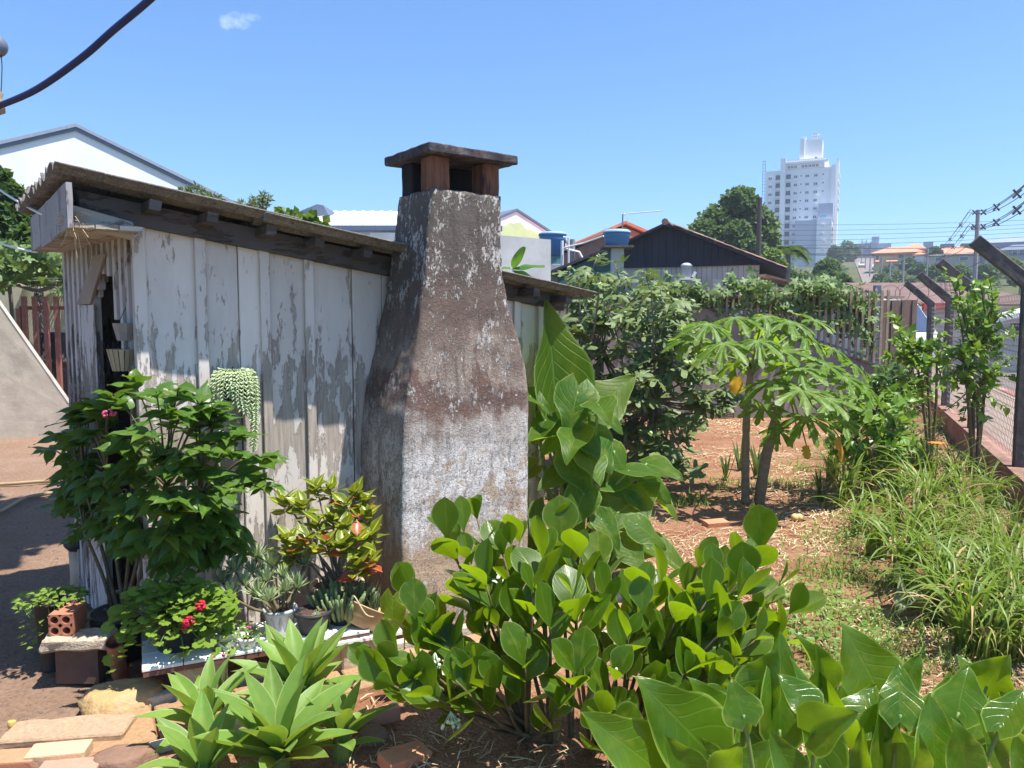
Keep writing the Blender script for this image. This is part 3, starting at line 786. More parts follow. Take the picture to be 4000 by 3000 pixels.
# ---------------- across the street: brown roofed shop with a red sign, small house, truck
sh = thing('brown_roof_shop', 'low shop with a wide dark brown roof and red lettered fascia across the street', 'shop', (AT(3750, 1200, 45).x, 45, 0))
x0, x1 = AT(3545, 1200, 45).x, AT(4020, 1200, 45).x
m = MB(); m.bx(x0 + 0.5, x1, 45.4, 54, 0, 2.4); m.build('wall', m_pink, sh)
m = MB(); zf, zk = AT(3700, 1196, 45).z, AT(3700, 1108, 55).z
m.hexa([Vector((x0, 45, zf)), Vector((x1 + 2, 45, zf)), Vector((x1 + 2, 56, zk)), Vector((x0 + 1, 56, zk)), Vector((x0, 45, zf + 0.12)), Vector((x1 + 2, 45, zf + 0.12)), Vector((x1 + 2, 56, zk + 0.12)), Vector((x0 + 1, 56, zk + 0.12))])
m.build('roof', plain('brown_roof', (0.16, 0.10, 0.085), 0.9, 0.25, 0.7), sh)
m = MB(); zs0, zs1 = AT(3640, 1212, 44.5).z, AT(3640, 1184, 44.5).z
m.bx(AT(3608, 1200, 44.5).x, AT(3720, 1200, 44.5).x, 44.5, 44.7, zs0, zs1); sg = m.build('sign_board', plain('red_sign', (0.42, 0.07, 0.06), 0.5, 0.06), sh)
tcv = bpy.data.curves.new('sign_text', 'FONT'); tcv.body = 'nag'; tcv.size = 0.36; tcv.extrude = 0.01
tob = bpy.data.objects.new('tmp_text', tcv); COL.objects.link(tob)
dg = bpy.context.evaluated_depsgraph_get(); tme_ = bpy.data.meshes.new_from_object(tob.evaluated_get(dg)); bpy.data.objects.remove(tob)
tme_.materials.clear(); tme_.materials.append(plain('sign_letter', (0.62, 0.50, 0.46), 0.5, 0.03))
link('lettering', tme_, Matrix.Translation(AT(3622, 1205, 44.46)) @ Matrix.Rotation(RAD(90), 4, 'X'), sg)
gr = thing('roadside_house', 'small grey house with a white roof edge and a grilled window at the right edge', 'house', (AT(3960, 1300, 24).x, 24, 0))
hx0, hx1 = AT(3905, 1300, 24).x, AT(4120, 1300, 24).x
zr0, zr1 = AT(3905, 1262, 24).z, AT(4000, 1236, 24).z
m = MB(); m.bx(hx0, hx1, 24, 30, 0, zr0); m.build('wall', m_grey, gr)
m = MB(); m.hexa([Vector((hx0 - 0.5, 23.6, zr0 - 0.02)), Vector((hx1, 23.6, zr0 + 0.52)), Vector((hx1, 24.6, zr0 + 0.52)), Vector((hx0 - 0.5, 24.6, zr0 - 0.02)), Vector((hx0 - 0.5, 23.6, zr0 + 0.1)), Vector((hx1, 23.6, zr0 + 0.66)), Vector((hx1, 24.6, zr0 + 0.66)), Vector((hx0 - 0.5, 24.6, zr0 + 0.1))]); m.build('roof', m_frame, gr)
wx0, wx1, wz0, wz1 = AT(3950, 1, 24).x, AT(3990, 1, 24).x, AT(3960, 1238 + 75, 24).z - 0.0, AT(3960, 1205, 24).z
wx0 = AT(3950, 1220, 24).x; wx1 = AT(3992, 1220, 24).x; wz0 = AT(3960, 1300, 24).z; wz1 = AT(3960, 1262, 24).z
m = MB(); m.bx(wx0, wx1, 23.95, 23.995, wz0, wz1); w_ = m.build('window', m_glass, gr)
for i in range(6):
    m = MB(); xx = wx0 + (wx1 - wx0) * i / 5; m.bx(xx - 0.012, xx + 0.012, 23.9, 23.945, wz0, wz1); m.build('grille_bar', m_wire, w_)
def wheel(par, c, r, wdt):
    m = MB(); pr = [(r * 0.55, -wdt / 2), (r * 0.95, -wdt / 2), (r, -wdt * 0.3), (r, wdt * 0.3), (r * 0.95, wdt / 2), (r * 0.55, wdt / 2)]
    m.lathe(pr, 16); w_ = m.build('wheel', m_wire, par, Matrix.Translation(c) @ ROTW @ Matrix.Rotation(RAD(90), 4, 'Y'), True)
    m = MB(); m.lathe([(0.01, -wdt * 0.4), (r * 0.56, -wdt * 0.35), (r * 0.56, wdt * 0.35), (0.01, wdt * 0.4)], 12); m.build('rim', m_frame, w_, Matrix.Translation(c) @ ROTW @ Matrix.Rotation(RAD(90), 4, 'Y'))
ROTW = Matrix()
def vehicle(name, label, cat, c, yaw, L, W, Hh, body, prof, wins, group=None, wr=0.32):
    """side profile (y, z) of the body extruded across, glass strips, wheels and lights"""
    global ROTW
    o = thing(name, label, cat, c, yaw, group); Mw = WORLD[o.name]; ROTW = Matrix.Rotation(yaw, 4, 'Z')
    m = MB(); n = len(prof); vs = []
    for x, k in ((-W / 2, 0.0), (-W / 2 * 0.97, 1), (W / 2 * 0.97, 1), (W / 2, 0.0)): pass
    def inset(z): return (W / 2) * (1.0 - 0.16 * smooth(0.55 * Hh, Hh, z))
    for sgn in (-1, 1):
        for y, z in prof: vs.append((sgn * inset(z), y, z))
    fs = [tuple(range(n)), tuple(range(2 * n - 1, n - 1, -1))] + [(i, n + i, n + (i + 1) % n, (i + 1) % n) for i in range(n)]
    m.add(vs, fs); me = m.mesh('body', body)
    bevel(me, 0.04, 2); link('body', me, Mw, o)
    for pts in wins:
        m = MB(); q = [Vector(p) for p in pts]; d = (q[1] - q[0]).cross(q[2] - q[0]).normalized() * 0.02
        m.prism([p + d * 0.1 for p in q], d); m.build('window', m_glass, o, Mw)
    for sx_ in (-1, 1):
        for sy in (-0.31, 0.31): wheel(o, Mw @ Vector((sx_ * (W / 2 - 0.1), sy * L, wr)), wr, 0.2)
    for sx_ in (-1, 1):
        m = MB(); m.box((sx_ * W * 0.36, -L / 2 - 0.01, Hh * 0.42), (0.3, 0.04, 0.14)); m.build('headlight', m_frame, o, Mw)
    return o
def carprof(L, Hh): return [(-L / 2, 0.25), (-L / 2, 0.62), (-L / 2 + 0.1, 0.75), (-L * 0.26, 0.9), (-L * 0.10, Hh - 0.03), (L * 0.28, Hh), (L * 0.43, 0.95), (L / 2, 0.85), (L / 2, 0.28)]
def carwins(L, W, Hh): return [[(-W * 0.40, -L * 0.245, 0.93), (W * 0.40, -L * 0.245, 0.93), (W * 0.36, -L * 0.115, Hh - 0.07), (-W * 0.36, -L * 0.115, Hh - 0.07)],
                               [(-W * 0.47, -L * 0.2, 0.92), (-W * 0.44, -L * 0.09, Hh - 0.1), (-W * 0.44, L * 0.26, Hh - 0.1), (-W * 0.47, L * 0.36, 0.95)],
                               [(W * 0.47, L * 0.36, 0.95), (W * 0.44, L * 0.26, Hh - 0.1), (W * 0.44, -L * 0.09, Hh - 0.1), (W * 0.47, -L * 0.2, 0.92)]]
m_carw = plain('white_car_paint', (0.78, 0.78, 0.80), 0.25, 0.03, 1, spec=0.6)
yw = -math.atan2(FD.x, FD.y)
for (t, off, lab, mt) in ((228, 2.9, 'white car parked on the left of the far street by the trees', m_carw), (212, 5.9, 'white car driving down the middle of the far street', m_carw),
                          (194, 9.3, 'white pickup parked at the right kerb of the far street', m_carw)):
    p = fl(t, off); vehicle('car', lab, 'car', (p.x, p.y, hill(p.x, p.y) + 0.12), yw, 4.2, 1.75, 1.45, mt, carprof(4.2, 1.45), carwins(4.2, 1.75, 1.45), 'cars on the far street')
p = fl(52, 8.3); vehicle('red_car', 'red car whose roof shows just above the picket fence', 'car', (p.x, p.y, hill(p.x, p.y) + 0.12), yw, 4.0, 1.7, 1.6, plain('red_car_paint', (0.45, 0.04, 0.03), 0.3, 0.03, 1, spec=0.6), carprof(4.0, 1.6), carwins(4.0, 1.7, 1.6))
p = AT(3330, 1330, 28.5); Lt, Wt, Ht = 5.5, 2.1, 2.35
vehicle('white_truck', 'white van with a curved windscreen frame parked behind the concrete fence posts', 'van', (p.x, 28.5, 0.12), RAD(35), Lt, Wt, Ht, m_carw,
        [(-Lt / 2, 0.3), (-Lt / 2, 1.0), (-Lt / 2 + 0.25, 1.25), (-Lt * 0.34, Ht - 0.1), (-Lt * 0.28, Ht), (Lt / 2 - 0.1, Ht), (Lt / 2, Ht - 0.1), (Lt / 2, 0.3)],
        [[(-Wt * 0.42, -Lt * 0.46, 1.24), (Wt * 0.42, -Lt * 0.46, 1.24), (Wt * 0.38, -Lt * 0.352, Ht - 0.2), (-Wt * 0.38, -Lt * 0.352, Ht - 0.2)],
         [(-Wt * 0.49, -Lt * 0.40, 1.2), (-Wt * 0.45, -Lt * 0.33, Ht - 0.25), (-Wt * 0.45, -Lt * 0.15, Ht - 0.25), (-Wt * 0.49, -Lt * 0.12, 1.2)]], wr=0.36)
# ---------------- utility poles, lattice mast, wires
def pole(name, label, base, h, r=0.13, arms=(), lean=(0, 0), group=None, mat=m_pole):
    o = thing(name, label, 'utility pole', base, 0, group); b = Vector(base)
    m = MB(); m.tube([b, b + Vector((lean[0] * h, lean[1] * h, h))], [r, r * 0.72], 8); m.build('shaft', mat, o)
    for (z, w) in arms:
        m = MB(); c = b + Vector((lean[0] * z, lean[1] * z, z)); d = FN * w
        m.tube([c - d, c + d], 0.05, 4); a = m.build('cross_arm', mat, o)
        for k_ in (-0.9, -0.3, 0.3, 0.9):
            e = MB(); e.lathe([(0.03, 0), (0.06, 0.05), (0.03, 0.1), (0.05, 0.16), (0.01, 0.2)], 8, c + d * k_ + Vector((0, 0, 0.05))); e.build('insulator', m_metal, a)
    return o
bp = AT(3800, 1250, 57); pole('utility_pole', 'tall bare utility pole carrying the bundled cables at the right', (bp.x, bp.y, 0), AT(3818, 820, 57).z, 0.19, ((AT(3818, 895, 57).z, 0.4),))
labs = ['utility pole above the low shrubs right of the street', 'second utility pole up the hill from the big one', 'utility pole in front of the yellow house', 'thin utility pole left of the yellow house',
        'utility pole with cross arms at the street bend', 'far utility pole with cross arms near the tower', 'farthest utility pole at the top of the street']
for (px, ptop, Y, lab) in ((3624, 968, 106, labs[0]), (3530, 1010, 90, labs[1]), (3478, 1020, 118, labs[2]), (3445, 1000, 140, labs[3]), (3402, 945, 165, labs[4]), (3384, 938, 205, labs[5]), (3368, 936, 240, labs[6])):
    t_ = AT(px, ptop, Y); h0 = hill(t_.x, t_.y)
    pole('utility_pole', lab, (t_.x, t_.y, h0 - 0.3), t_.z - h0 + 0.3, 0.16, ((t_.z - h0 - 0.4, 0.9), (t_.z - h0 - 1.6, 0.7)) if Y > 150 else ((t_.z - h0 - 0.3, 0.5),), group='utility poles along the street')
bp = AT(2962, 1010, 48); pole('timber_pole', 'dark round timber pole in front of the leafy tree', (bp.x, bp.y, 0), AT(2971, 772, 48).z, 0.2, (), (0.0, 0), None, plain('dark_timber', (0.07, 0.06, 0.06), 0.9, 0.2))
lm = thing('lattice_mast', 'slim ladder like lattice mast beside the left edge of the tower', 'mast', (AT(2978, 900, 240).x, 240, 14))
a0, a1 = AT(2976, 800, 240), AT(2989, 627, 240)
lx = (AT(2980, 850, 240).x); zt_ = a1.z
for s_ in (-0.38, 0.38):
    m = MB(); m.bx(lx + s_ - 0.07, lx + s_ + 0.07, 239.93, 240.07, 14, zt_); m.build('rail', m_pole, lm)
for i in range(26):
    m = MB(); z = zt_ - 0.3 - i * 1.0; m.bx(lx - 0.30, lx + 0.30, 239.95, 240.05, z - 0.06, z + 0.06); m.build('rung', m_pole, lm)
def wire(label, pts, r, sag=0.3, n=10, group='overhead wires'):
    m = MB(); P = [Vector(p) for p in pts]; allp = []
    for a, b in zip(P, P[1:]):
        c = curve_pts(a, b, sag, n); allp += c if not allp else c[1:]
    m.tube(allp, r, 5); c0 = allp[0]
    o = m.build('overhead_wire', m_wire, None, None, True, label=label, cat='wire', group=group); return o, allp
wl_labels = ['topmost thin wire crossing the sky right of the tower', 'second thin wire from the top right of the tower', 'third thin wire across the sky right of the tower', 'fourth thin wire across the sky right of the tower', 'fifth thin wire low over the red roofs']
for i, (yl, yr) in enumerate(((868, 850), (886, 866), (901, 880), (917, 895), (932, 912))):
    wire(wl_labels[i], [AT(2700, yl + 4 + i * 6, 120), AT(4200, yr, 120)], 0.028, 0.6, 16)
for i, (yl, yr) in enumerate(((958, 956), (978, 984), (982, 990))):
    wire(['thick dark wire crossing in front of the tower annex', 'upper of two dark wires level with the street end', 'lower of two dark wires level with the street end'][i], [AT(2700, yl, 70), AT(4200, yr, 70)], 0.03, 0.3, 16)
m_sp = plain('cable_spacer', (0.06, 0.06, 0.07), 0.6)
for bi, (pts, lab) in enumerate(((((3640, 1000, 110), (3790, 828, 57), (4120, 640, 20)), 'upper cable bundle with star shaped spacers sweeping up to the right'),
                                 (((3665, 1010, 110), (3788, 882, 57), (4120, 712, 20)), 'lower cable bundle with star shaped spacers sweeping up to the right'))):
    P = [AT(*q) for q in pts]; path = []
    for a, b in zip(P, P[1:]):
        c = curve_pts(a, b, 0.55, 14); path += c if not path else c[1:]
    o = thing('cable_bundle', lab, 'cable bundle', path[0], 0, 'cable bundles on the big utility pole')
    for dz, dx in ((0.17, 0), (0, -0.15), (0, 0.15)):
        m = MB(); m.tube([p + Vector((dx, 0, dz)) for p in path], 0.016, 5); m.build('cable', m_wire, o, None, True)
    for k_ in (4, 9, 12, 16, 19, 22, 25, 27):
        if k_ >= len(path): continue
        p = path[k_] + Vector((0, 0, 0.06)); e = MB()
        for w in range(4):
            an_ = w * math.pi / 2 + 0.785; e.tube([p, p + Vector((math.cos(an_) * 0.2, 0, math.sin(an_) * 0.2))], [0.03, 0.045], 5)
        e.build('spacer', m_sp, o)
def turn(o, ang, sx=1.0):                             # turn a finished thing about its own base
    o.matrix_basis = o.matrix_basis @ Matrix.Rotation(ang, 4, 'Z') @ Matrix.Diagonal((sx, 1, 1, 1))
turn(tw, RAD(-24), 1.02); turn(an, RAD(-24), 1.02); turn(lm, RAD(-22))
for o in [o for o in COL.objects if o.parent is None and o.get('category') in ('house', 'building', 'hall', 'water tower', 'shed') and o.location.y > 140 and o is not an]:
    turn(o, RAD(-27), 1.08)
# ================================================================== wooden shed (local axes: x along the front, y into the shed)
SA = Vector((-0.572, 3.939, 0))
SM = Matrix.Translation(SA) @ Matrix.Rotation(TH, 4, 'Z')
def woodpaint(name, paint, wood, peel=0.5, dark=(0.12, 0.10, 0.09), axis=2):
    t = NT(name)
    st = [26, 26, 26]; st[axis] = 1.6
    st2 = [9, 9, 9]; st2[axis] = 2.2
    r = t.rand()
    off = t.n.new('ShaderNodeVectorMath'); off.operation = 'ADD'
    cmb = t.n.new('ShaderNodeCombineXYZ')
    for i in range(3): t.l.new(t.math('MULTIPLY', r, 7.0 + i * 3), cmb.inputs[i])
    t.l.new(t.tc.outputs['Object'], off.inputs[0]); t.l.new(cmb.outputs[0], off.inputs[1])
    def mp(sc):
        m = t.n.new('ShaderNodeMapping'); m.inputs['Scale'].default_value = sc; t.l.new(off.outputs[0], m.inputs['Vector']); return m.outputs[0]
    grain = t.noise(2.5, 6, mp(tuple(st)), 0.65)
    wcol = t.ramp(grain, [(0.25, tuple(c * 0.55 for c in wood)), (0.75, tuple(min(1, c * 1.25) for c in wood))])
    pn = t.noise(1.6, 8, mp(tuple(st2)), 0.75)
    z = t.sep(t.tc.outputs['Object'])[axis]
    low = t.math('MINIMUM', t.rng(z, 1.75, 1.15, 0.0, 0.15), t.rng(z, 0.75, 1.05, 0.05, 0.16)) if axis == 2 else t.math('MULTIPLY', r, 0.1)
    pm = t.ramp(t.math('ADD', pn, low), [(0.57 + 0.12 * (0.5 - peel), 0.0), (0.60 + 0.12 * (0.5 - peel), 1.0)])
    pcol = t.mix(t.ramp(t.noise(3, 5, mp((3, 3, 1))), [(0.35, 0.0), (0.75, 0.5)]), paint, tuple(c * 0.72 for c in paint))
    col = t.mix(pm, pcol, wcol)
    knots = t.ramp(t.noise(0.9, 3, mp((14, 14, 5))), [(0.70, 0.0), (0.76, 0.8)])
    col = t.mix(knots, col, dark)
    col = t.hsv(col, 0.5, 1.0, t.rng(r, 0, 1, 0.88, 1.1))
    h = t.math('SUBTRACT', t.math('MULTIPLY', grain, 0.35), t.math('MULTIPLY', pm, 0.8))
    return t.done(t.bsdf(col, 0.85, 0.2, t.bump(h, 0.7, 0.006)))
m_board = woodpaint('weathered_white_paint', (0.75, 0.67, 0.60), (0.47, 0.395, 0.33), 0.42)
m_rib = woodpaint('weathered_grey_boards', (0.50, 0.46, 0.44), (0.22, 0.18, 0.155), 0.55)
m_beam = woodpaint('old_roof_timber', (0.13, 0.115, 0.115), (0.10, 0.082, 0.072), 0.7, axis=0)
m_cream = woodpaint('cream_beam', (0.48, 0.44, 0.38), (0.30, 0.24, 0.19), 0.3, axis=0)
m_in_shade = plain('interior_shade', (0.03, 0.028, 0.028), 0.9, 0.2)
def sheetmat():
    t = NT('fibre_cement')
    v = t.co('Object')
    n = t.noise(9, 7, v, 0.75); n2 = t.noise(70, 4, v, 0.8)
    c = t.ramp(n, [(0.3, (0.11, 0.10, 0.10)), (0.6, (0.22, 0.20, 0.19)), (0.8, (0.33, 0.31, 0.27))])
    c = t.mix(t.ramp(n2, [(0.52, 0.0), (0.68, 0.7)]), c, (0.42, 0.40, 0.35))
    c = t.mix(t.ramp(t.noise(34, 5, v, 0.7), [(0.55, 0.0), (0.66, 0.8)]), c, (0.06, 0.055, 0.05))
    return t.done(t.bsdf(c, 0.95, 0.15, t.bump(n2, 0.8, 0.006)))
m_sheet = sheetmat()
shed = thing('wooden_shed', 'low weathered white plank shed with a sloping corrugated roof behind the chimney', 'shed', SA, TH)
RSL = 0.1417
def roofz(u): return 2.345 - RSL * (u + 1.47)
fw = link('front_wall', None, SM, shed)
edges = [(-1.12, -0.855), (-0.85, -0.657), (-0.652, -0.535), (-0.53, -0.292), (-0.287, -0.03), (-0.024, 0.155), (0.16, 0.42), (0.425, 0.66), (0.665, 0.92), (0.925, 1.12), (1.125, 1.34)]
for i, (a, b) in enumerate(edges):
    d = (0.0, 0.004, -0.003, 0.002, 0.005, -0.002)[i % 6]
    m = MB(); za, zb_ = roofz(a) - 0.135, roofz(b) - 0.135
    m.hexa([Vector((a, 0.5 + d, 0.03)), Vector((b, 0.5 + d, 0.03)), Vector((b, 0.522 + d, 0.03)), Vector((a, 0.522 + d, 0.03)), Vector((a, 0.5 + d, za)), Vector((b, 0.5 + d, zb_)), Vector((b, 0.522 + d, zb_)), Vector((a, 0.522 + d, za))])
    me = m.mesh('plank', m_board); bevel(me, 0.003); roughen(me, 0.0025, 3.0 + i, 3); link('plank', me, SM, fw)
for a, b in ((-1.145, -1.09), (-0.867, -0.815), (-0.548, -0.498), (-0.308, -0.258), (1.10, 1.15), (1.30, 1.35)):
    m = MB(); za, zb_ = roofz(a) - 0.128, roofz(b) - 0.128
    m.hexa([Vector((a, 0.478, 0.03)), Vector((b, 0.478, 0.03)), Vector((b, 0.494, 0.03)), Vector((a, 0.494, 0.03)), Vector((a, 0.478, za)), Vector((b, 0.478, zb_)), Vector((b, 0.494, zb_)), Vector((a, 0.494, za))])
    me = m.mesh('batten', m_board); bevel(me, 0.003); link('batten', me, SM, fw)
m = MB(); a, b = -1.36, 1.5
m.hexa([Vector((a, 0.455, roofz(a) - 0.15)), Vector((b, 0.455, roofz(b) - 0.15)), Vector((b, 0.525, roofz(b) - 0.15)), Vector((a, 0.525, roofz(a) - 0.15)), Vector((a, 0.455, roofz(a) - 0.045)), Vector((b, 0.455, roofz(b) - 0.045)), Vector((b, 0.525, roofz(b) - 0.045)), Vector((a, 0.525, roofz(a) - 0.045))])
m.build('wall_plate', m_beam, shed, SM)
# end wall with narrow ribs and a pointed doorway
ew = link('end_wall', None, SM, shed)
E0, E1 = Vector((-1.125, 0.5, 0)), Vector((-1.262, 1.8, 0))
ed = (E1 - E0); EL = ed.length; ed.normalize(); en = Vector((-ed.y, ed.x, 0))    # en points out of the wall (to the left)
def ep(s, z, o=0.0): return E0 + ed * s + en * o + Vector((0, 0, z))
def open_top(s):                        # lower edge of boards over the pointed doorway
    if s < 0.20 or s > 0.69: return None
    return lerp(1.45, 2.0, (s - 0.20) / 0.24) if s < 0.44 else lerp(2.0, 1.80, (s - 0.44) / 0.25)
nr = 27
for i in range(nr):
    s0 = EL * i / nr; s1 = EL * (i + 1) / nr - 0.003
    mid = (s0 + s1) / 2; z0 = 0.03; ot = open_top(mid)
    if ot: z0 = ot
    o1 = 0.014 if i % 2 == 0 else 0.0
    zt2 = 2.14
    if zt2 - z0 < 0.02: continue
    m = MB(); m.hexa([ep(s0, z0, o1), ep(s1, z0, o1), ep(s1, z0, -0.02), ep(s0, z0, -0.02), ep(s0, zt2, o1), ep(s1, zt2, o1), ep(s1, zt2, -0.02), ep(s0, zt2, -0.02)])
    m.build('board', m_rib, ew, SM)
m = MB(); m.hexa([ep(0.66, 0.03, 0.02), ep(0.93, 0.03, 0.02), ep(0.93, 0.03, 0.004 + 0.0115), ep(0.66, 0.03, 0.0155), ep(0.66, 1.79, 0.02), ep(0.93, 1.79, 0.02), ep(0.93, 1.79, 0.0155), ep(0.66, 1.79, 0.0155)])
m.build('door_jamb', m_rib, ew, SM)
m = MB(); q = [ep(0.97, 1.795, 0.03), ep(0.70, 1.795, 0.03), ep(0.40, 2.045, 0.03), ep(0.60, 2.045, 0.03)]
m.prism(q, en * -0.012); m.build('diagonal_trim', plain('tan_trim', (0.30, 0.235, 0.19), 0.8, 0.15, 6), ew, SM)
# rear and right walls; inner sheets added, interior shade put into their near-black colour
m = MB(); m.hexa([Vector((-1.25, 1.82, 0)), Vector((1.34, 1.82, 0)), Vector((1.34, 1.85, 0)), Vector((-1.25, 1.85, 0)), Vector((-1.25, 1.82, roofz(-1.25) - 0.06)), Vector((1.34, 1.82, roofz(1.34) - 0.06)), Vector((1.34, 1.85, roofz(1.34) - 0.06)), Vector((-1.25, 1.85, roofz(-1.25) - 0.06))])
m.build('rear_wall', m_rib, shed, SM)
m = MB(); m.hexa([Vector((1.31, 0.53, 0)), Vector((1.34, 0.53, 0)), Vector((1.34, 1.815, 0)), Vector((1.31, 1.815, 0)), Vector((1.31, 0.53, roofz(1.33) - 0.06)), Vector((1.34, 0.53, roofz(1.34) - 0.06)), Vector((1.34, 1.815, roofz(1.34) - 0.06)), Vector((1.31, 1.815, roofz(1.33) - 0.06))])
m.build('side_wall', m_rib, shed, SM)
m = MB(); m.bx(-0.62, -0.6, 0.53, 1.81, 0, 2.1); m.build('shade_partition', m_in_shade, shed, SM)
m = MB(); m.hexa([ep(0.1, 0.02, -0.30), ep(1.2, 0.02, -0.30), ep(1.2, 0.02, -0.32), ep(0.1, 0.02, -0.32), ep(0.1, 2.1, -0.30), ep(1.2, 2.1, -0.30), ep(1.2, 2.1, -0.32), ep(0.1, 2.1, -0.32)]); m.build('doorway_shade_sheet', m_in_shade, shed, SM)
# roof: corrugated sheets in two rows, overlapping
roof = link('roof', None, SM, shed)
def corrug(u0, u1, v0, v1, dz, lip=False, ph=0.0, broken=0.0):
    nv = int((v1 - v0) / 0.0125); nu = 26; th = 0.008
    vs, fs = [], []
    for top in (1, 0):
        for i in range(nu + 1):
            u = u0 + (u1 - u0) * i / nu
            for j in range(nv + 1):
                v = v0 + (v1 - v0) * j / nv
                w = 0.024 * math.cos((v - v0) / 0.146 * 2 * math.pi + ph)
                uu = u
                if i == 0: uu += broken * noise.noise(Vector((v * 14, u0 * 3, 1)))
                if i == nu: uu += broken * noise.noise(Vector((v * 14, u1 * 3, 2)))
                z = roofz(u) + w + dz + 0.004 * noise.noise(Vector((u * 2, v * 2, dz * 40)))
                if lip and j < 3: z -= (3 - j) * 0.006
                vv = v + (0.006 * noise.noise(Vector((u * 9, 0, v0))) if j == 0 else 0)
                vs.append((uu, vv, z + (th if top else 0)))
    n = (nu + 1) * (nv + 1)
    for i in range(nu):
        for j in range(nv):
            b = i * (nv + 1) + j; fs.append((b, b + nv + 1, b + nv + 2, b + 1)); fs.append((n + b, n + b + 1, n + b + nv + 2, n + b + nv + 1))
    for i in range(nu):
        b = i * (nv + 1); fs.append((b, n + b, n + b + nv + 1, b + nv + 1)); b += nv; fs.append((b, b + nv + 1, n + b + nv + 1, n + b))
    for j in range(nv):
        b = j; fs.append((b, b + 1, n + b + 1, n + b)); b = nu * (nv + 1) + j; fs.append((b, n + b, n + b + 1, b + 1))
    m = MB(); m.add(vs, fs); return m
corrug(-1.475, -0.42, 0.255, 1.18, 0.006, True, 0.3, 0.012).build('corrugated_sheet', m_sheet, roof, SM, True)
corrug(-1.48, -0.40, 1.10, 1.95, 0.016, False, 0.9, 0.02).build('corrugated_sheet', m_sheet, roof, SM, True)
corrug(-0.60, 0.62, 0.205, 1.16, -0.012, True, 0.0, 0.012).build('corrugated_sheet', m_sheet, roof, SM, True)
corrug(-0.60, 0.62, 1.10, 1.95, -0.004, False, 0.5, 0.012).build('corrugated_sheet', m_sheet, roof, SM, True)
corrug(0.45, 1.60, 0.225, 1.16, -0.03, True, 0.2, 0.02).build('corrugated_sheet', m_sheet, roof, SM, True)
corrug(0.45, 1.58, 1.10, 1.95, -0.022, False, 0.8, 0.02).build('corrugated_sheet', m_sheet, roof, SM, True)
for u in (-1.08, -0.83, -0.55, -0.30, -0.03, 1.13, 1.40):
    m = MB(); d = -0.075 if u > -0.5 else -0.065
    if u > 0.5: d = -0.095
    c = Vector((u, 1.05, roofz(u) + d)); m.box(c, (0.05, 1.52, 0.045), Matrix.Rotation(math.atan(RSL), 3, 'Y'))
    m.build('rafter', m_beam, roof, SM)
# enclosed overhang at the high end
oh = link('overhang_box', None, SM, shed)
fm = woodpaint('fascia_boards', (0.37, 0.35, 0.35), (0.24, 0.20, 0.18), 0.45)
for a, b, z0 in ((0.26, 0.72, 2.095), (0.73, 1.22, 2.085), (1.23, 1.72, 2.10)):
    m = MB(); m.hexa([Vector((-1.435, a, z0)), Vector((-1.412, a, z0)), Vector((-1.412, b, z0)), Vector((-1.435, b, z0)), Vector((-1.435, a, 2.285)), Vector((-1.412, a, 2.285)), Vector((-1.412, b, 2.285)), Vector((-1.435, b, 2.285))])
    me = m.mesh('fascia_board', fm); roughen(me, 0.004, 9, 4); link('fascia_board', me, SM, oh)
for a, b in ((-1.41, -1.325), (-1.32, -1.23), (-1.225, -1.13)):
    m = MB(); m.bx(a, b, 0.32, 1.76, 2.105, 2.125); m.build('soffit_board', m_cream, oh, SM)
m = MB(); m.hexa([Vector((-1.41, 0.40, 2.125)), Vector((-1.15, 0.40, 2.075)), Vector((-1.15, 0.47, 2.075)), Vector((-1.41, 0.47, 2.125)), Vector((-1.41, 0.40, 2.215)), Vector((-1.15, 0.40, 2.155)), Vector((-1.15, 0.47, 2.155)), Vector((-1.41, 0.47, 2.215))])
me = m.mesh('beam', m_cream); bevel(me, 0.012, 2); link('beam', me, SM, oh)
# dry straw nest at the roof corner
nest = MB()
np_ = SM @ Vector((-1.40, 0.36, 2.14))
for i in range(70):
    a = np_ + Vector((U(-0.02, 0.02), U(-0.02, 0.02), U(-0.03, 0.04))); d = rdir() * U(0.04, 0.11); d.z -= 0.03
    nest.tube([a, a + d * 0.5 + Vector((0, 0, 0.01)), a + d], 0.0013, 3)
m_straw = plain('dry_straw', (0.50, 0.38, 0.24), 0.9, 0.25, 20)
nest.build('bird_nest', m_straw, None, None, label='tuft of dry nest straw stuck at the shed roof corner', cat='bird nest')
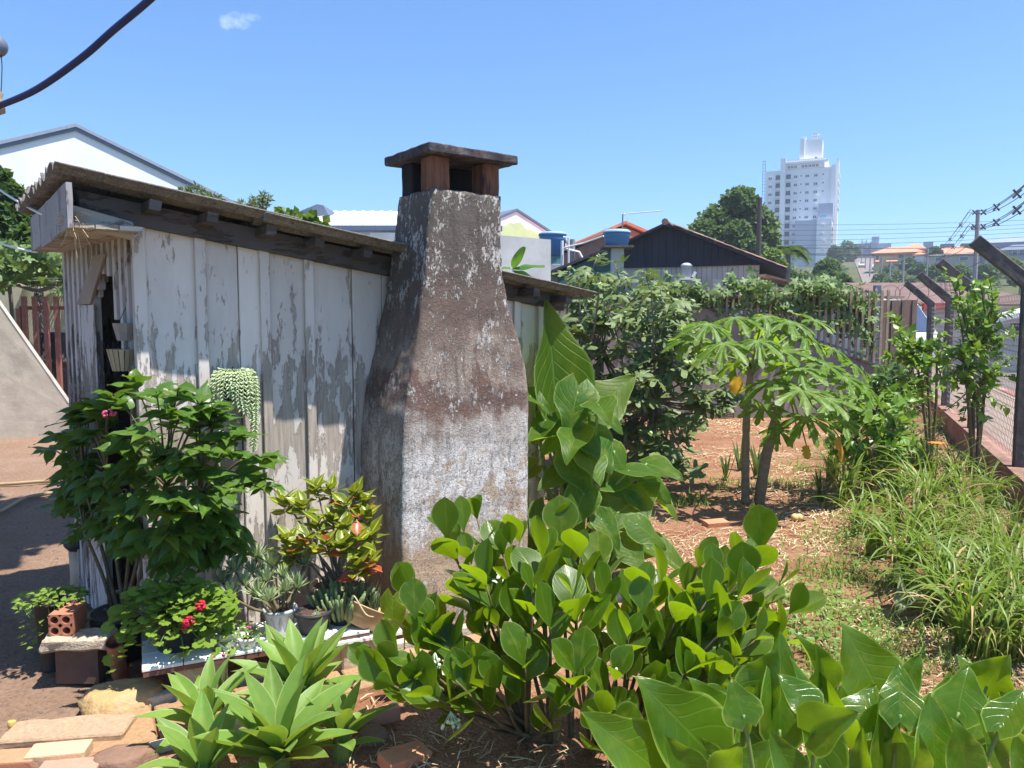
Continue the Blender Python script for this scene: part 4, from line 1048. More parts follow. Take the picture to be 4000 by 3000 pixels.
# ================================================================== plastered chimney
def chimmat():
    t = NT('stained_plaster')
    v = t.co('Object'); xyz = t.sep(v)
    zn = t.noise(3.4, 7, t.co('Object', (1.0, 1.0, 0.6)), 0.66, 0.4)
    zj = t.noise(24, 4, t.co('Object', (1, 1, 0.35)), 0.7)
    zz = t.math('ADD', xyz[2], t.math('ADD', t.math('MULTIPLY', t.math('SUBTRACT', zn, 0.5), 1.05), t.math('MULTIPLY', t.math('SUBTRACT', zj, 0.5), 0.28)))
    zf = t.rng(zz, 0.0, 2.5)
    tan, white, redb = (0.50, 0.375, 0.26), (0.70, 0.67, 0.64), (0.155, 0.078, 0.062)
    mould = (0.075, 0.062, 0.056)
    base = t.ramp(zf, [(0.0, tan), (0.19, tan), (0.21, (0.64, 0.58, 0.52)), (0.25, white), (0.37, white), (0.42, (0.60, 0.56, 0.52)), (0.47, (0.40, 0.335, 0.29)), (0.505, (0.20, 0.125, 0.10)), (0.555, (0.19, 0.115, 0.092)), (0.59, (0.38, 0.30, 0.245)), (0.63, (0.25, 0.185, 0.15)), (0.72, (0.165, 0.118, 0.098)), (0.82, (0.13, 0.108, 0.095)), (1.0, (0.16, 0.14, 0.122))])
    # small flakes of old paint, thicker in some places than in others
    fa = t.noise(52, 4, t.co('Object', (1, 1, 0.55)), 0.75, 0.8); fb = t.noise(19, 5, t.co('Object', (1, 1, 0.5)), 0.7, 0.5)
    big = t.noise(4.2, 4, v, 0.6)
    thr = t.math('ADD', t.math('ADD', t.math('MULTIPLY', fa, 0.6), t.math('MULTIPLY', fb, 0.4)), t.math('MULTIPLY', t.math('SUBTRACT', big, 0.5), 0.42))
    thr = t.math('ADD', thr, t.rng(xyz[2], 1.7, 2.4, 0.0, 0.035))
    fm_ = t.ramp(thr, [(0.545, 0.0), (0.585, 1.0)])
    base = t.mix(t.math('MULTIPLY', fm_, 0.95), base, t.mix(fb, (0.46, 0.40, 0.34), white))
    gb = t.math('MULTIPLY', t.ramp(t.noise(13, 6, t.co('Object', (1, 1, 0.6)), 0.75, 0.5), [(0.47, 0.0), (0.60, 0.62)]), t.rng(xyz[2], 0.40, 0.75, 0.15, 1.0))
    base = t.mix(t.math('MULTIPLY', gb, t.rng(xyz[2], 1.35, 1.1, 0.0, 1.0)), base, (0.33, 0.275, 0.24))
    # tan bald spots in the white part
    bald = t.math('MULTIPLY', t.ramp(t.noise(7.5, 6, v, 0.7, 0.4), [(0.52, 0.0), (0.57, 0.85)]), t.rng(xyz[2], 1.15, 0.8, 0.0, 1.0))
    base = t.mix(bald, base, (0.47, 0.355, 0.25))
    # dark mould runs and grain
    st = t.noise(10, 7, t.co('Object', (1.7, 1.7, 0.25)), 0.72)
    sm = t.ramp(st, [(0.53, 0.0), (0.66, 0.85)])
    base = t.mix(t.math('MULTIPLY', sm, t.rng(xyz[2], 0.6, 1.6, 0.4, 0.75)), base, mould)
    gr_ = t.noise(120, 3, v, 0.8); g2 = t.noise(48, 4, v, 0.8)
    base = t.mix(t.ramp(gr_, [(0.34, 0.45), (0.52, 0.0)]), base, (0.09, 0.07, 0.06))
    base = t.mix(t.ramp(g2, [(0.34, 0.42), (0.48, 0.0)]), base, (0.10, 0.078, 0.066))
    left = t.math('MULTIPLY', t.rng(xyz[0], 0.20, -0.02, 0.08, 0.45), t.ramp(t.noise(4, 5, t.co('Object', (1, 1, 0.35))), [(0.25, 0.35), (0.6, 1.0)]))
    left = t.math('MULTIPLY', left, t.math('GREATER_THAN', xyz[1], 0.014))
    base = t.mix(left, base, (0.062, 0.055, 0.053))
    # hair cracks in the lower part
    cv = t.n.new('ShaderNodeVectorMath'); cv.operation = 'ADD'
    t.l.new(v, cv.inputs[0]); cvn = t.noise(6, 5, v, 0.65, out='Color'); sc = t.n.new('ShaderNodeVectorMath'); sc.operation = 'SCALE'; sc.inputs['Scale'].default_value = 0.30
    t.l.new(cvn, sc.inputs[0]); t.l.new(sc.outputs[0], cv.inputs[1])
    cr = t.ramp(t.voro(2.6, cv.outputs[0], 'DISTANCE_TO_EDGE'), [(0.0, 1.0), (0.006, 0.0)])
    crm = t.math('MULTIPLY', cr, t.math('MULTIPLY', t.rng(xyz[2], 1.2, 0.85, 0.0, 0.8), t.ramp(t.noise(3, 2, v), [(0.4, 0.2), (0.55, 1.0)])))
    base = t.mix(crm, base, (0.09, 0.075, 0.065))
    h = t.math('SUBTRACT', t.math('ADD', t.math('MULTIPLY', fm_, 0.5), t.math('ADD', t.math('MULTIPLY', gr_, 0.5), g2)), crm)
    return t.done(t.bsdf(base, 0.95, 0.12, t.bump(h, 1.0, 0.008)))
chim = thing('chimney', 'bottle shaped plastered chimney stained brown with a slab cap on brick legs', 'chimney', SA, TH)
prof = [(0.0, 0.0, 0.84, 0.50), (0.5, 0.0, 0.84, 0.5), (1.0, 0.008, 0.842, 0.5), (1.2, 0.022, 0.842, 0.5), (1.33, 0.045, 0.838, 0.5), (1.45, 0.075, 0.815, 0.497), (1.6, 0.102, 0.765, 0.48), (1.8, 0.133, 0.695, 0.44), (1.95, 0.152, 0.658, 0.41), (2.1, 0.168, 0.648, 0.39), (2.3, 0.19, 0.645, 0.375), (2.39, 0.20, 0.645, 0.37)]
def pf(z):
    for a, b in zip(prof, prof[1:]):
        if z <= b[0]:
            k = (z - a[0]) / (b[0] - a[0]); return [lerp(a[i], b[i], k) for i in (1, 2, 3)]
    return prof[-1][1:]
vs, fs = [], []; NZ, NS = 150, 26; RC = 0.018
ring = 4 * NS
for i in range(NZ + 1):
    z = 2.39 * i / NZ; u0, u1, v1 = pf(z); v0 = 0.0
    for sdx in range(4):
        for j in range(NS):
            k = j / NS
            x, y = [(lerp(u0, u1, k), v0), (u1, lerp(v0, v1, k)), (lerp(u1, u0, k), v1), (u0, lerp(v1, v0, k))][sdx]
            # soft corners
            dx = min(x - u0, u1 - x); dy = min(y - v0, v1 - y)
            if dx < RC and dy < RC:
                cx = u0 + RC if x - u0 < RC else u1 - RC; cy = v0 + RC if y - v0 < RC else v1 - RC
                w = Vector((x - cx, y - cy, 0)); w = w.normalized() * RC if w.length > 1e-6 else w
                x, y = cx + w.x, cy + w.y
            p = Vector((x, y, z)); nn = noise.noise(p * 7) * 0.006 + noise.noise(p * 22) * 0.003
            if sdx == 0: y += nn
            elif sdx == 1: x += nn
            elif sdx == 3: x -= nn
            zz_ = z + (noise.noise(Vector((x * 14, y * 14, 3))) * 0.012 if i == NZ else 0)
            vs.append((x, y, zz_))
for i in range(NZ):
    for j in range(ring):
        fs.append((i * ring + j, i * ring + (j + 1) % ring, (i + 1) * ring + (j + 1) % ring, (i + 1) * ring + j))
fs.append(tuple(NZ * ring + j for j in range(ring)))
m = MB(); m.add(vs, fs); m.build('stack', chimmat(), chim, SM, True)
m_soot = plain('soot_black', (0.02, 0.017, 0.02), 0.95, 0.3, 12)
m_sooty = plain('sooty_brick', (0.19, 0.085, 0.05), 0.9, 0.4, 14, stretch=(3, 3, 0.5), dirt=(0.022, 0.018, 0.022), dirt_amt=1.0, bumps=0.4)
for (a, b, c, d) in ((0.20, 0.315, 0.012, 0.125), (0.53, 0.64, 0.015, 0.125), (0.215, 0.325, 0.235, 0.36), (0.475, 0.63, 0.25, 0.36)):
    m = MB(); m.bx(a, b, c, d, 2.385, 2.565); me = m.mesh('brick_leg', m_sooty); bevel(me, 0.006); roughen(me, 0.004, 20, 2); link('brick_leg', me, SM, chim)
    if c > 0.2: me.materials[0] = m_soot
m = MB(); m.bx(0.147, 0.718, -0.055, 0.43, 2.564, 2.612); me = m.mesh('cap_slab', plain('mossy_slab', (0.065, 0.054, 0.058), 0.95, 0.4, 30, dirt=(0.22, 0.20, 0.18), dirt_amt=0.6, bumps=0.9))
roughen(bevel(me, 0.006), 0.006, 13, 12); link('cap_slab', me, SM, chim)
# hanging wooden planter baskets in the shed doorway
m_slat = plain('planter_slats', (0.42, 0.33, 0.21), 0.8, 0.25, 10, stretch=(1, 1, 0.2), rnd=0.2)
m_soilpot = plain('pot_soil', (0.10, 0.06, 0.045), 0.95, 0.4, 40, bumps=0.8)
for lab, c, sc, mt in (('upper slatted half basket hanging in the shed doorway', AT(492, 1330, 3.74), 0.62, plain('grey_slats', (0.30, 0.27, 0.24), 0.8, 0.2, 10, rnd=0.15)), ('lower yellowish slatted half basket hanging in the shed doorway', AT(482, 1448, 3.74), 0.78, m_slat)):
    w = c
    o = thing('hanging_basket', lab, 'basket', w, 0, 'baskets in the shed doorway')
    hb = 0.135 * sc
    for k in range(16):
        an_ = 2 * math.pi * k / 16; r0, r1 = 0.055 * sc, 0.085 * sc
        m = MB(); d0 = Vector((math.cos(an_), math.sin(an_), 0)); tg = Vector((-d0.y, d0.x, 0)) * 0.011
        a, b = w + d0 * r0, w + d0 * r1 + Vector((0, 0, hb)); th = d0 * 0.004
        m.hexa([a - tg * 0.7, a + tg * 0.7, a + tg * 0.7 + th, a - tg * 0.7 + th, b - tg, b + tg, b + tg + th, b - tg + th]); m.build('slat', mt, o)
    m = MB(); m.lathe([(0.01, 0.005), (0.055 * sc, 0.005), (0.078 * sc, hb * 0.85), (0.01, hb * 0.9)], 16, w); m.build('liner', m_soilpot, o)
    m = MB(); m.tube([w + Vector((0.05, 0.03, hb)), w + Vector((0.02, 0.02, hb + 0.12))], 0.002, 3); m.tube([w + Vector((-0.05, 0.03, hb)), w + Vector((0.02, 0.02, hb + 0.12))], 0.002, 3); m.build('hanger', m_wire, o)
# ================================================================== left side of the yard
m_plaster = plain('tan_rough_plaster', (0.60, 0.51, 0.39), 0.95, 0.16, 2.2, dirt=(0.27, 0.22, 0.18), dirt_amt=0.7, bumps=0.35)
pw = thing('stair_wall', 'tan plastered wall with a sloping top left of the shed', 'wall', (-7.5, 11, 0))
tl, trr = AT(-700, 480, 11.0), AT(300, 1560, 11.4)
zsl = (AT(250, 1512, 11.4).z - AT(0, 1240, 11.0).z)
xa, xb = AT(0, 1240, 11.0).x, AT(250, 1512, 11.4).x
def ztop(x): return AT(0, 1240, 11.0).z + zsl * (x - xa) / (xb - xa)
m = MB(); xl, xr = -10.5, -6.0
m.hexa([Vector((xl, 10.9, -0.1)), Vector((xr, 11.3, -0.1)), Vector((xr, 11.37, -0.1)), Vector((xl, 10.97, -0.1)), Vector((xl, 10.9, ztop(xl))), Vector((xr, 11.3, ztop(xr))), Vector((xr, 11.37, ztop(xr))), Vector((xl, 10.97, ztop(xl)))])
me = m.mesh('wall', m_plaster); roughen(me, 0.012, 1.7, 5); link('wall', me, Matrix(), pw)
m = MB(); m.hexa([Vector((xl, 10.895, ztop(xl) + 0.003)), Vector((xr, 11.295, ztop(xr) + 0.003)), Vector((xr, 11.375, ztop(xr) + 0.003)), Vector((xl, 10.975, ztop(xl) + 0.003)), Vector((xl, 10.895, ztop(xl) + 0.012)), Vector((xr, 11.295, ztop(xr) + 0.012)), Vector((xr, 11.375, ztop(xr) + 0.012)), Vector((xl, 10.975, ztop(xl) + 0.012))])
m.build('coping', plain('pale_coping', (0.42, 0.37, 0.31), 0.9, 0.2, 6), pw)
m_redbar = plain('red_oxide_bar', (0.36, 0.15, 0.11), 0.7, 0.2, 9)
rf = thing('red_bar_fence', 'short red metal bar fence behind the sloping tan wall', 'fence', (AT(150, 1300, 12.6).x, 12.6, 0))
for px in (75, 97, 138, 180, 222, 264, 306, 348):
    m = MB(); x = AT(px, 1200, 12.6).x; zt3 = AT(px, 1158 if px != 75 else 1205, 12.6).z; m.bx(x - 0.033, x + 0.033, 12.56, 12.62, 0.2, zt3); m.build('bar', m_redbar, rf)
m = MB(); zc = AT(150, 1203, 12.6).z; m.bx(AT(70, 1203, 12.6).x, AT(360, 1203, 12.6).x, 12.625, 12.66, zc - 0.03, zc + 0.03); m.build('rail', m_redbar, rf)
yw_ = thing('pale_yard_wall', 'pale yellow wall behind the red bars striped with palm shadows', 'wall', (-9, 15, 0))
m = MB(); m.bx(-16, -6.0, 14.6, 14.8, 0, AT(100, 1090, 14.6).z); m.build('wall', plain('pale_yellow_wall', (0.58, 0.52, 0.38), 0.9, 0.08, 1.5, dirt=(0.35, 0.30, 0.22), dirt_amt=0.5), yw_)
bn = thing('barrel', 'dark upright barrel standing behind the red bars next to the shed', 'barrel', (AT(216, 1400, 13.4).x, 13.4, 0))
bxc = AT(216, 1400, 13.4); m = MB(); m.lathe([(0.26, 0), (0.28, 0.2), (0.28, 0.9), (0.26, 0.95), (0.31, 0.97), (0.31, 1.05), (0.27, 1.07), (0.27, 1.5), (0.01, 1.52)], 18, (bxc.x, 13.4, 0)); m.build('body', plain('dark_drum', (0.05, 0.045, 0.045), 0.7, 0.2), bn, None, True)
# garden hose on the soil, cables above
m = MB(); pts = [G(-60, 1895, 0.02), G(60, 1888, 0.02), G(200, 1880, 0.02), G(260, 1900, 0.02), G(200, 1925, 0.02), G(100, 1945, 0.02), G(0, 2000, 0.02), G(-80, 2030, 0.02)]
def smoothpath(P, n=5):
    out = []
    for i in range(len(P) - 1):
        p0, p1, p2, p3 = P[max(i - 1, 0)], P[i], P[i + 1], P[min(i + 2, len(P) - 1)]
        for j in range(n):
            t = j / n; out.append(0.5 * ((2 * p1) + (p2 - p0) * t + (2 * p0 - 5 * p1 + 4 * p2 - p3) * t * t + (3 * p1 - p0 - 3 * p2 + p3) * t ** 3))
    return out + [P[-1]]
m.tube(smoothpath(pts), 0.018, 7); m.build('garden_hose', plain('hose_rubber', (0.33, 0.24, 0.13), 0.6, 0.1), None, None, True, label='tan garden hose lying in the shade left of the shed', cat='hose')
m_cable = plain('indigo_cable', (0.025, 0.03, 0.11), 0.55, 0.1)
m = MB(); P = [AT(-60, 425, 2.2), AT(10, 408, 2.15), AT(150, 345, 2.05), AT(320, 225, 1.95), AT(440, 120, 1.9), AT(560, 20, 1.85), AT(680, -90, 1.8), AT(800, -200, 1.75)]
m.tube(smoothpath(P), 0.0085, 8); m.build('service_cable', m_cable, None, None, True, label='thick dark blue cable curving across the upper left sky', cat='cable')
hk = thing('porch_post', 'edge of a grey porch post with a hook and ring at the upper left corner', 'post', (-1.56, 2.2, 0))
m = MB(); m.bx(-2.05, -1.80, 2.15, 2.3, 0, 3.2); m.build('post', m_pole, hk)
m = MB(); pz = AT(0, 395, 2.2); m.lathe([(0.012, -0.035), (0.022, -0.03), (0.022, 0.0), (0.016, 0.01), (0.02, 0.02), (0.012, 0.035)], 10, (pz.x - 0.012, pz.y, pz.z)); m.tube([Vector((pz.x - 0.02, pz.y, pz.z)), Vector((-1.82, 2.22, pz.z))], 0.008, 6); m.build('insulator', plain('insulator_tan', (0.35, 0.28, 0.2), 0.5), hk, None, True)
m = MB(); pz = AT(0, 178, 2.2); m.ball((pz.x - 0.014, pz.y, pz.z), 0.032, 8); m.tube([Vector((pz.x - 0.02, pz.y, pz.z)), Vector((-1.82, 2.22, pz.z))], 0.012, 6); m.build('bracket_knob', m_metal, hk, None, True)
m = MB(); m.tube([AT(4, 200, 2.2), AT(8, 260, 2.2), AT(6, 330, 2.2), AT(2, 385, 2.2)], 0.0015, 4); m.build('tie_wire', m_wire, hk)
for lab, a, b in (('upper thin white line tied to the shed fascia at the left edge', AT(-120, 640, 7.0), SM @ Vector((-1.42, 0.9, 2.2))), ('lower thin white line reaching the shed soffit at the left edge', AT(-120, 880, 7.0), SM @ Vector((-1.42, 1.62, 2.09)))):
    m = MB(); m.tube(curve_pts(a, b, 0.04, 8), 0.007, 5); m.build('clothes_line', m_pvc, None, None, label=lab, cat='line', group='white lines tied to the shed')
# ================================================================== rear wall with pickets, street fence
m_rwall = plain('rear_wall_plaster', (0.25, 0.21, 0.18), 0.95, 0.2, 1.6, dirt=(0.15, 0.135, 0.13), dirt_amt=0.85, bumps=0.4)
RY = 13.45
rw = thing('rear_garden_wall', 'stained grey garden wall with a sloping top carrying the picket fence', 'wall', (3.5, RY, 0))
tops = [(1750, 1170), (2640, 1172), (2690, 1178), (2800, 1222), (2900, 1258), (3000, 1292), (3250, 1375), (3490, 1452)]
pts = [AT(px, py, RY) for px, py in tops]
m = MB(); q = [Vector((pts[0].x, RY, -0.1)), Vector((pts[-1].x, RY, -0.1))] + pts[::-1]; m.prism(q, (0, 0.18, 0)); m.build('wall', m_rwall, rw)
m = MB()
for a, b in zip(pts, pts[1:]):
    m.hexa([a + Vector((0, -0.03, 0.003)), b + Vector((0, -0.03, 0.003)), b + Vector((0, 0.21, 0.003)), a + Vector((0, 0.21, 0.003)), a + Vector((0, -0.03, 0.04)), b + Vector((0, -0.03, 0.04)), b + Vector((0, 0.21, 0.04)), a + Vector((0, 0.21, 0.04))])
m.build('coping', m_concrete, rw)
gtb = MB(); c = AT(2830, 1625, RY - 0.05); m_rust = plain('rusty_iron', (0.13, 0.075, 0.055), 0.85, 0.3, 10)
gd = thing('drain_grate', 'small dark metal drain grate at the foot of the rear wall', 'grate', c)
for i in range(7):
    m = MB(); m.bx(c.x - 0.15, c.x + 0.15, c.y - 0.02, c.y, c.z - 0.08 + i * 0.035, c.z - 0.07 + i * 0.035); m.build('bar', m_rust, gd)
for s_ in (-0.16, 0.15):
    m = MB(); m.bx(c.x + s_, c.x + s_ + 0.015, c.y - 0.022, c.y + 0.002, c.z - 0.1, c.z + 0.16); m.build('side', m_rust, gd)
pfn = thing('picket_fence', 'row of slim brown metal pickets with two rails on the sloping rear wall', 'fence', (5, RY, 1.5))
m_picket = plain('picket_paint', (0.34, 0.26, 0.20), 0.6, 0.2, 10, dirt=(0.22, 0.11, 0.07), dirt_amt=0.6)
def wtop(x):
    for a, b in zip(pts, pts[1:]):
        if x <= b.x: return lerp(a.z, b.z, (x - a.x) / (b.x - a.x))
    return pts[-1].z
zpt = AT(3000, 1128, RY + 0.09).z; xs0, xs1 = AT(2625, 1200, RY).x, AT(3478, 1200, RY).x
for i in range(36):
    x = lerp(xs0, xs1, i / 35); m = MB()
    m.bx(x - 0.022, x + 0.022, RY + 0.075, RY + 0.105, wtop(x) + 0.0, zpt - 0.03)
    m.add([(x - 0.022, RY + 0.075, zpt - 0.03), (x + 0.022, RY + 0.075, zpt - 0.03), (x + 0.022, RY + 0.105, zpt - 0.03), (x - 0.022, RY + 0.105, zpt - 0.03), (x, RY + 0.09, zpt + 0.03)], [(0, 1, 4), (1, 2, 4), (2, 3, 4), (3, 0, 4)])
    m.build('picket', m_picket, pfn)
zra = AT(3000, 1161, RY + 0.12).z
m = MB(); m.bx(xs0 - 0.1, xs1 + 0.3, RY + 0.107, RY + 0.135, zra - 0.018, zra + 0.018); m.build('rail', m_picket, pfn)
m = MB(); a, b = Vector((AT(2800, 1, RY).x, RY + 0.12, 0)), Vector((xs1, RY + 0.12, 0)); a.x = pts[3].x; a.z = wtop(a.x) + 0.12; b.z = wtop(b.x) + 0.12
m.hexa([a + Vector((0, -0.013, -0.018)), b + Vector((0, -0.013, -0.018)), b + Vector((0, 0.015, -0.018)), a + Vector((0, 0.015, -0.018)), a + Vector((0, -0.013, 0.018)), b + Vector((0, -0.013, 0.018)), b + Vector((0, 0.015, 0.018)), a + Vector((0, 0.015, 0.018))]); m.build('rail', m_picket, pfn)
# brown sheet gate at its right end
gt = thing('sheet_gate', 'brown ribbed sheet gate between the pickets and the concrete posts', 'gate', (AT(3520, 1300, 14.2).x, 14.2, 0))
m_gate = plain('gate_brown', (0.20, 0.14, 0.105), 0.7, 0.2, 5, stretch=(1, 1, 0.2))
for i in range(9):
    x = AT(3400 + i * 20, 1300, 14.2).x; m = MB(); m.bx(x, x + 0.088, 14.2 + (0.02 if i % 2 else 0), 14.24 + (0.02 if i % 2 else 0), 0.1, AT(3500, 1172, 14.2).z); m.build('panel', m_gate, gt)
m = MB(); x = AT(3430, 1300, 14.0).x; m.bx(x - 0.05, x + 0.05, 14.05, 14.15, 0, AT(3440, 1115, 14.1).z); m.build('post', m_metal, gt)
# concrete fence posts with bent tops
m_lowwall = plain('red_low_wall', (0.30, 0.17, 0.13), 0.95, 0.25, 5, dirt=(0.14, 0.09, 0.075), dirt_amt=0.7, bumps=0.4)
lw = thing('low_street_wall', 'low reddish wall along the street carrying the wire mesh fence', 'wall', fl(3))
m = MB(); a, b, c, d = fl(-5, -0.12), fl(22, -0.12), fl(22, 0.12), fl(-5, 0.12); up = Vector((0, 0, 0.30))
m.hexa([a - up * 0.3, b - up * 0.3, c - up * 0.3, d - up * 0.3, a + up, b + up, c + up, d + up]); me = m.mesh('wall', m_lowwall); link('wall', me, Matrix(), lw)
SP = 2.95
plabs = ['nearest bent top concrete fence post at the right edge', 'second bent top concrete post hidden behind the leafy fence shrub', 'third bent top concrete fence post', 'fourth bent top concrete fence post with curling wire']
def cpost(i):
    b = fl(i * SP, 0, 0.29); o = thing('concrete_post', plabs[i], 'fence post', b, 0, 'bent concrete posts of the street fence')
    h = 1.74; w = 0.06
    A_ = [b + FD * (-w) + FN * (-w), b + FD * (-w) + FN * w, b + FD * w + FN * w, b + FD * w + FN * (-w)]
    up = Vector((0, 0, 1)); ad = (FN * -0.72 + up * 0.69).normalized(); L = 0.66
    ring0 = A_; ring1 = [p + up * (h + (0.05 if (p - b).dot(FN) > 0 else -0.01)) for p in A_]
    nrm = (FN * 0.69 + up * 0.72)
    base = b + up * h
    ring2 = [base + ad * L + FD * sx_ * w + nrm.normalized() * sy_ * w for sx_, sy_ in ((-1, -1), (-1, 1), (1, 1), (1, -1))]
    m = MB(); m.add(ring0 + ring1 + ring2, [(3, 2, 1, 0), (0, 1, 5, 4), (1, 2, 6, 5), (2, 3, 7, 6), (3, 0, 4, 7), (4, 5, 9, 8), (5, 6, 10, 9), (6, 7, 11, 10), (7, 4, 8, 11), (8, 9, 10, 11)])
    me = m.mesh('post', m_concrete); bevel(me, 0.008); roughen(me, 0.004, 12, 3); link('post', me, Matrix(), o)
    return base, ad
bends = [cpost(i) for i in range(4)]
# wire mesh, barbed strands
m_mesh = plain('galvanised_wire', (0.16, 0.145, 0.135), 0.6, 0.15, 20, metal=0.3)
ms = thing('wire_mesh_fence', 'rusty hexagonal wire mesh stretched between the concrete posts', 'mesh fence', fl(SP))
for i in range(-1, 3):
    m = MB(); cs = 0.085 if i < 1 else 0.11; t0, t1 = i * SP + 0.08, (i + 1) * SP - 0.08
    rows = int(1.7 / (cs * 0.75)); cols = int((t1 - t0) / (cs * 0.95)); r = 0.0022
    def tri(a, b):
        d = (b - a).normalized(); s1 = FN * r; s2 = d.cross(FN) * r
        m.add([a + s1, a - s1 * 0.5 + s2, a - s1 * 0.5 - s2, b + s1, b - s1 * 0.5 + s2, b - s1 * 0.5 - s2], [(0, 1, 4, 3), (1, 2, 5, 4), (2, 0, 3, 5)])
    for rr_ in range(rows):
        for cc in range(cols):
            x = t0 + (cc + 0.5 * (rr_ % 2)) * cs * 0.95; z = 0.33 + rr_ * cs * 0.75
            c_ = lambda dx, dz: fl(min(x + dx, t1), 0.0 + 0.01 * noise.noise(Vector((x, z, 1))), z + dz)
            tri(c_(0, 0), c_(0, cs * 0.45)); tri(c_(0, cs * 0.45), c_(cs * 0.475, cs * 0.75)); tri(c_(0, cs * 0.45), c_(-cs * 0.475, cs * 0.75))
    m.build('mesh_panel', m_mesh, ms, kind='stuff')
for k_, z in enumerate((0.9, 1.45)):
    m = MB(); m.tube([fl(-SP, 0.02, z), fl(SP * 3, 0.02, z)], 0.004, 4); m.build('tension_wire', m_mesh, ms)
for k_ in (0.25, 0.6, 0.93):
    m = MB(); P = [bends[j][0] + bends[j][1] * 0.66 * k_ + Vector((0, 0, 0.06)) for j in range(4)]
    path = []
    for a, b in zip(P, P[1:]): path += curve_pts(a, b, 0.03, 8)[:-1]
    path.append(P[-1]); m.tube(path, 0.004, 4); m.build('barbed_strand', m_mesh, ms)
m = MB(); c = bends[3][0] + bends[3][1] * 0.3
path = [c + Vector((0.22 * math.cos(a) + 0.03 * a - 0.6, 0.1 * math.sin(a * 0.5), 0.20 * math.sin(a))) for a in [i * 0.35 for i in range(64)]]
m.tube(path, 0.006, 4); m.build('wire_coil', m_mesh, ms)
# ================================================================== plants
def P_obov(t): return max(0.03, (math.sin(math.pi * min(1, t ** 1.35)) ** 0.62) * (0.55 + 0.45 * smooth(0, 0.6, t))) if 0 < t < 1 else 0.03
def P_ovate(t): return max(0.015, math.sin(math.pi * t ** 0.62) ** 1.05 * (1 - 0.35 * smooth(0.6, 1, t))) if 0 < t < 1 else 0.015
def P_heart(t): return max(0.01, (0.42 + 0.58 * smooth(-0.02, 0.17, t)) * (0.76 + 0.24 * math.sin(math.pi * min(1, t * 1.6))) * (1 - t ** 2.3) ** 0.85) if t < 1 else 0.01
def P_agave(t): return max(0.01, (0.62 + 0.38 * math.sin(math.pi * min(1, t * 1.05))) * (1 - t ** 4.2) ** 0.9 * (0.75 + 0.25 * smooth(0, 0.3, t))) if t < 1 else 0.01
def P_strap(t): return max(0.02, (1 - t ** 3) * (0.7 + 0.3 * smooth(0, 0.2, t)))
def pal(name, lobes, sub, mat, depth=0.45, droop=0.25, seed=0, gap=0.35):
    """palmate leaf: lobes fan out round the petiole; sub = side teeth on each lobe"""
    out = []
    span = 2 * math.pi - gap * 2
    rr = random.Random(seed)
    for i in range(lobes):
        c = -span / 2 + span * (i + 0.5) / lobes
        L = 0.62 + 0.38 * math.cos(c * 0.42) ** 2
        L *= rr.uniform(0.92, 1.06)
        hw = span / lobes / 2
        seq = [(-1.0, depth * 0.75), (-0.55, 0.62)]
        if sub: seq += [(-0.62, 0.78), (-0.30, 0.72), (-0.26, 0.92)]
        else: seq += [(-0.35, 0.88)]
        seq += [(0.0, 1.0)] + [(-a, r) for a, r in seq[::-1]][:-1]
        for a, r in seq:
            an_ = c + a * hw; out.append((math.sin(an_) * L * r, math.cos(an_) * L * r))
    out.append(out[0] if gap < 0.05 else (math.sin(span / 2) * depth * 0.5, math.cos(span / 2) * depth * 0.5))
    return fan_mesh(name, out, mat, 0.05, droop, seed, 0.035)
def stems(root, paths, r0, r1, mat, name='stem', n=6):
    m = MB()
    for p in paths:
        k = len(p); m.tube(p, [lerp(r0, r1, i / (k - 1)) for i in range(k)], n)
    return m.build(name, mat, root, None, True)
m_bark = plain('green_brown_stem', (0.14, 0.11, 0.06), 0.85, 0.3, 30)
m_gstem = plain('green_stem', (0.10, 0.17, 0.04), 0.6, 0.2, 20)
m_greybark = plain('grey_bark', (0.20, 0.175, 0.15), 0.9, 0.3, 25, bumps=0.5)
def pick(l): return l[RR.randrange(len(l))]
def inpoly(x, y, P):
    c = False; j = len(P) - 1
    for i in range(len(P)):
        if ((P[i][1] > y) != (P[j][1] > y)) and x < (P[j][0] - P[i][0]) * (y - P[i][1]) / (P[j][1] - P[i][1]) + P[i][0]: c = not c
        j = i
    return c
def rndpoly(P):
    xs = [p[0] for p in P]; ys = [p[1] for p in P]
    while True:
        x, y = U(min(xs), max(xs)), U(min(ys), max(ys))
        if inpoly(x, y, P): return x, y
TOCAM = Vector((0, -1, 0.25))
# ------------------------------------------------ clusia shrub
m_clus = leafmat('clusia_leaf', (0.026, 0.080, 0.005), (0.080, 0.150, 0.008), (0.15, 0.24, 0.03), 0.45, 9, 0.42, (0.50, 0.72, 0.005), 0.32, 0.35, 0.5, edge=(0.24, 0.32, 0.10), mid=0.03, rnd=0.3)  # pale edge colour paints a highlight along each leaf rim
cl_m = [leaf_mesh('leaf', P_obov, m_clus, 0.33, 3, 9, c, b, 0.01, 0.0, i) for i, (c, b) in enumerate(((0.18, 0.08), (0.05, 0.20), (0.34, 0.02), (0.12, -0.10), (0.5, 0.12), (-0.12, 0.28), (0.25, -0.2)))]
clus = thing('clusia_shrub', 'broad glossy shrub with thick paddle shaped leaves in the middle foreground', 'shrub', G(2150, 2900))
cb = [G(2150, 2900), G(2230, 2880), G(2060, 2870), G(2420, 2860), G(2300, 2920)]
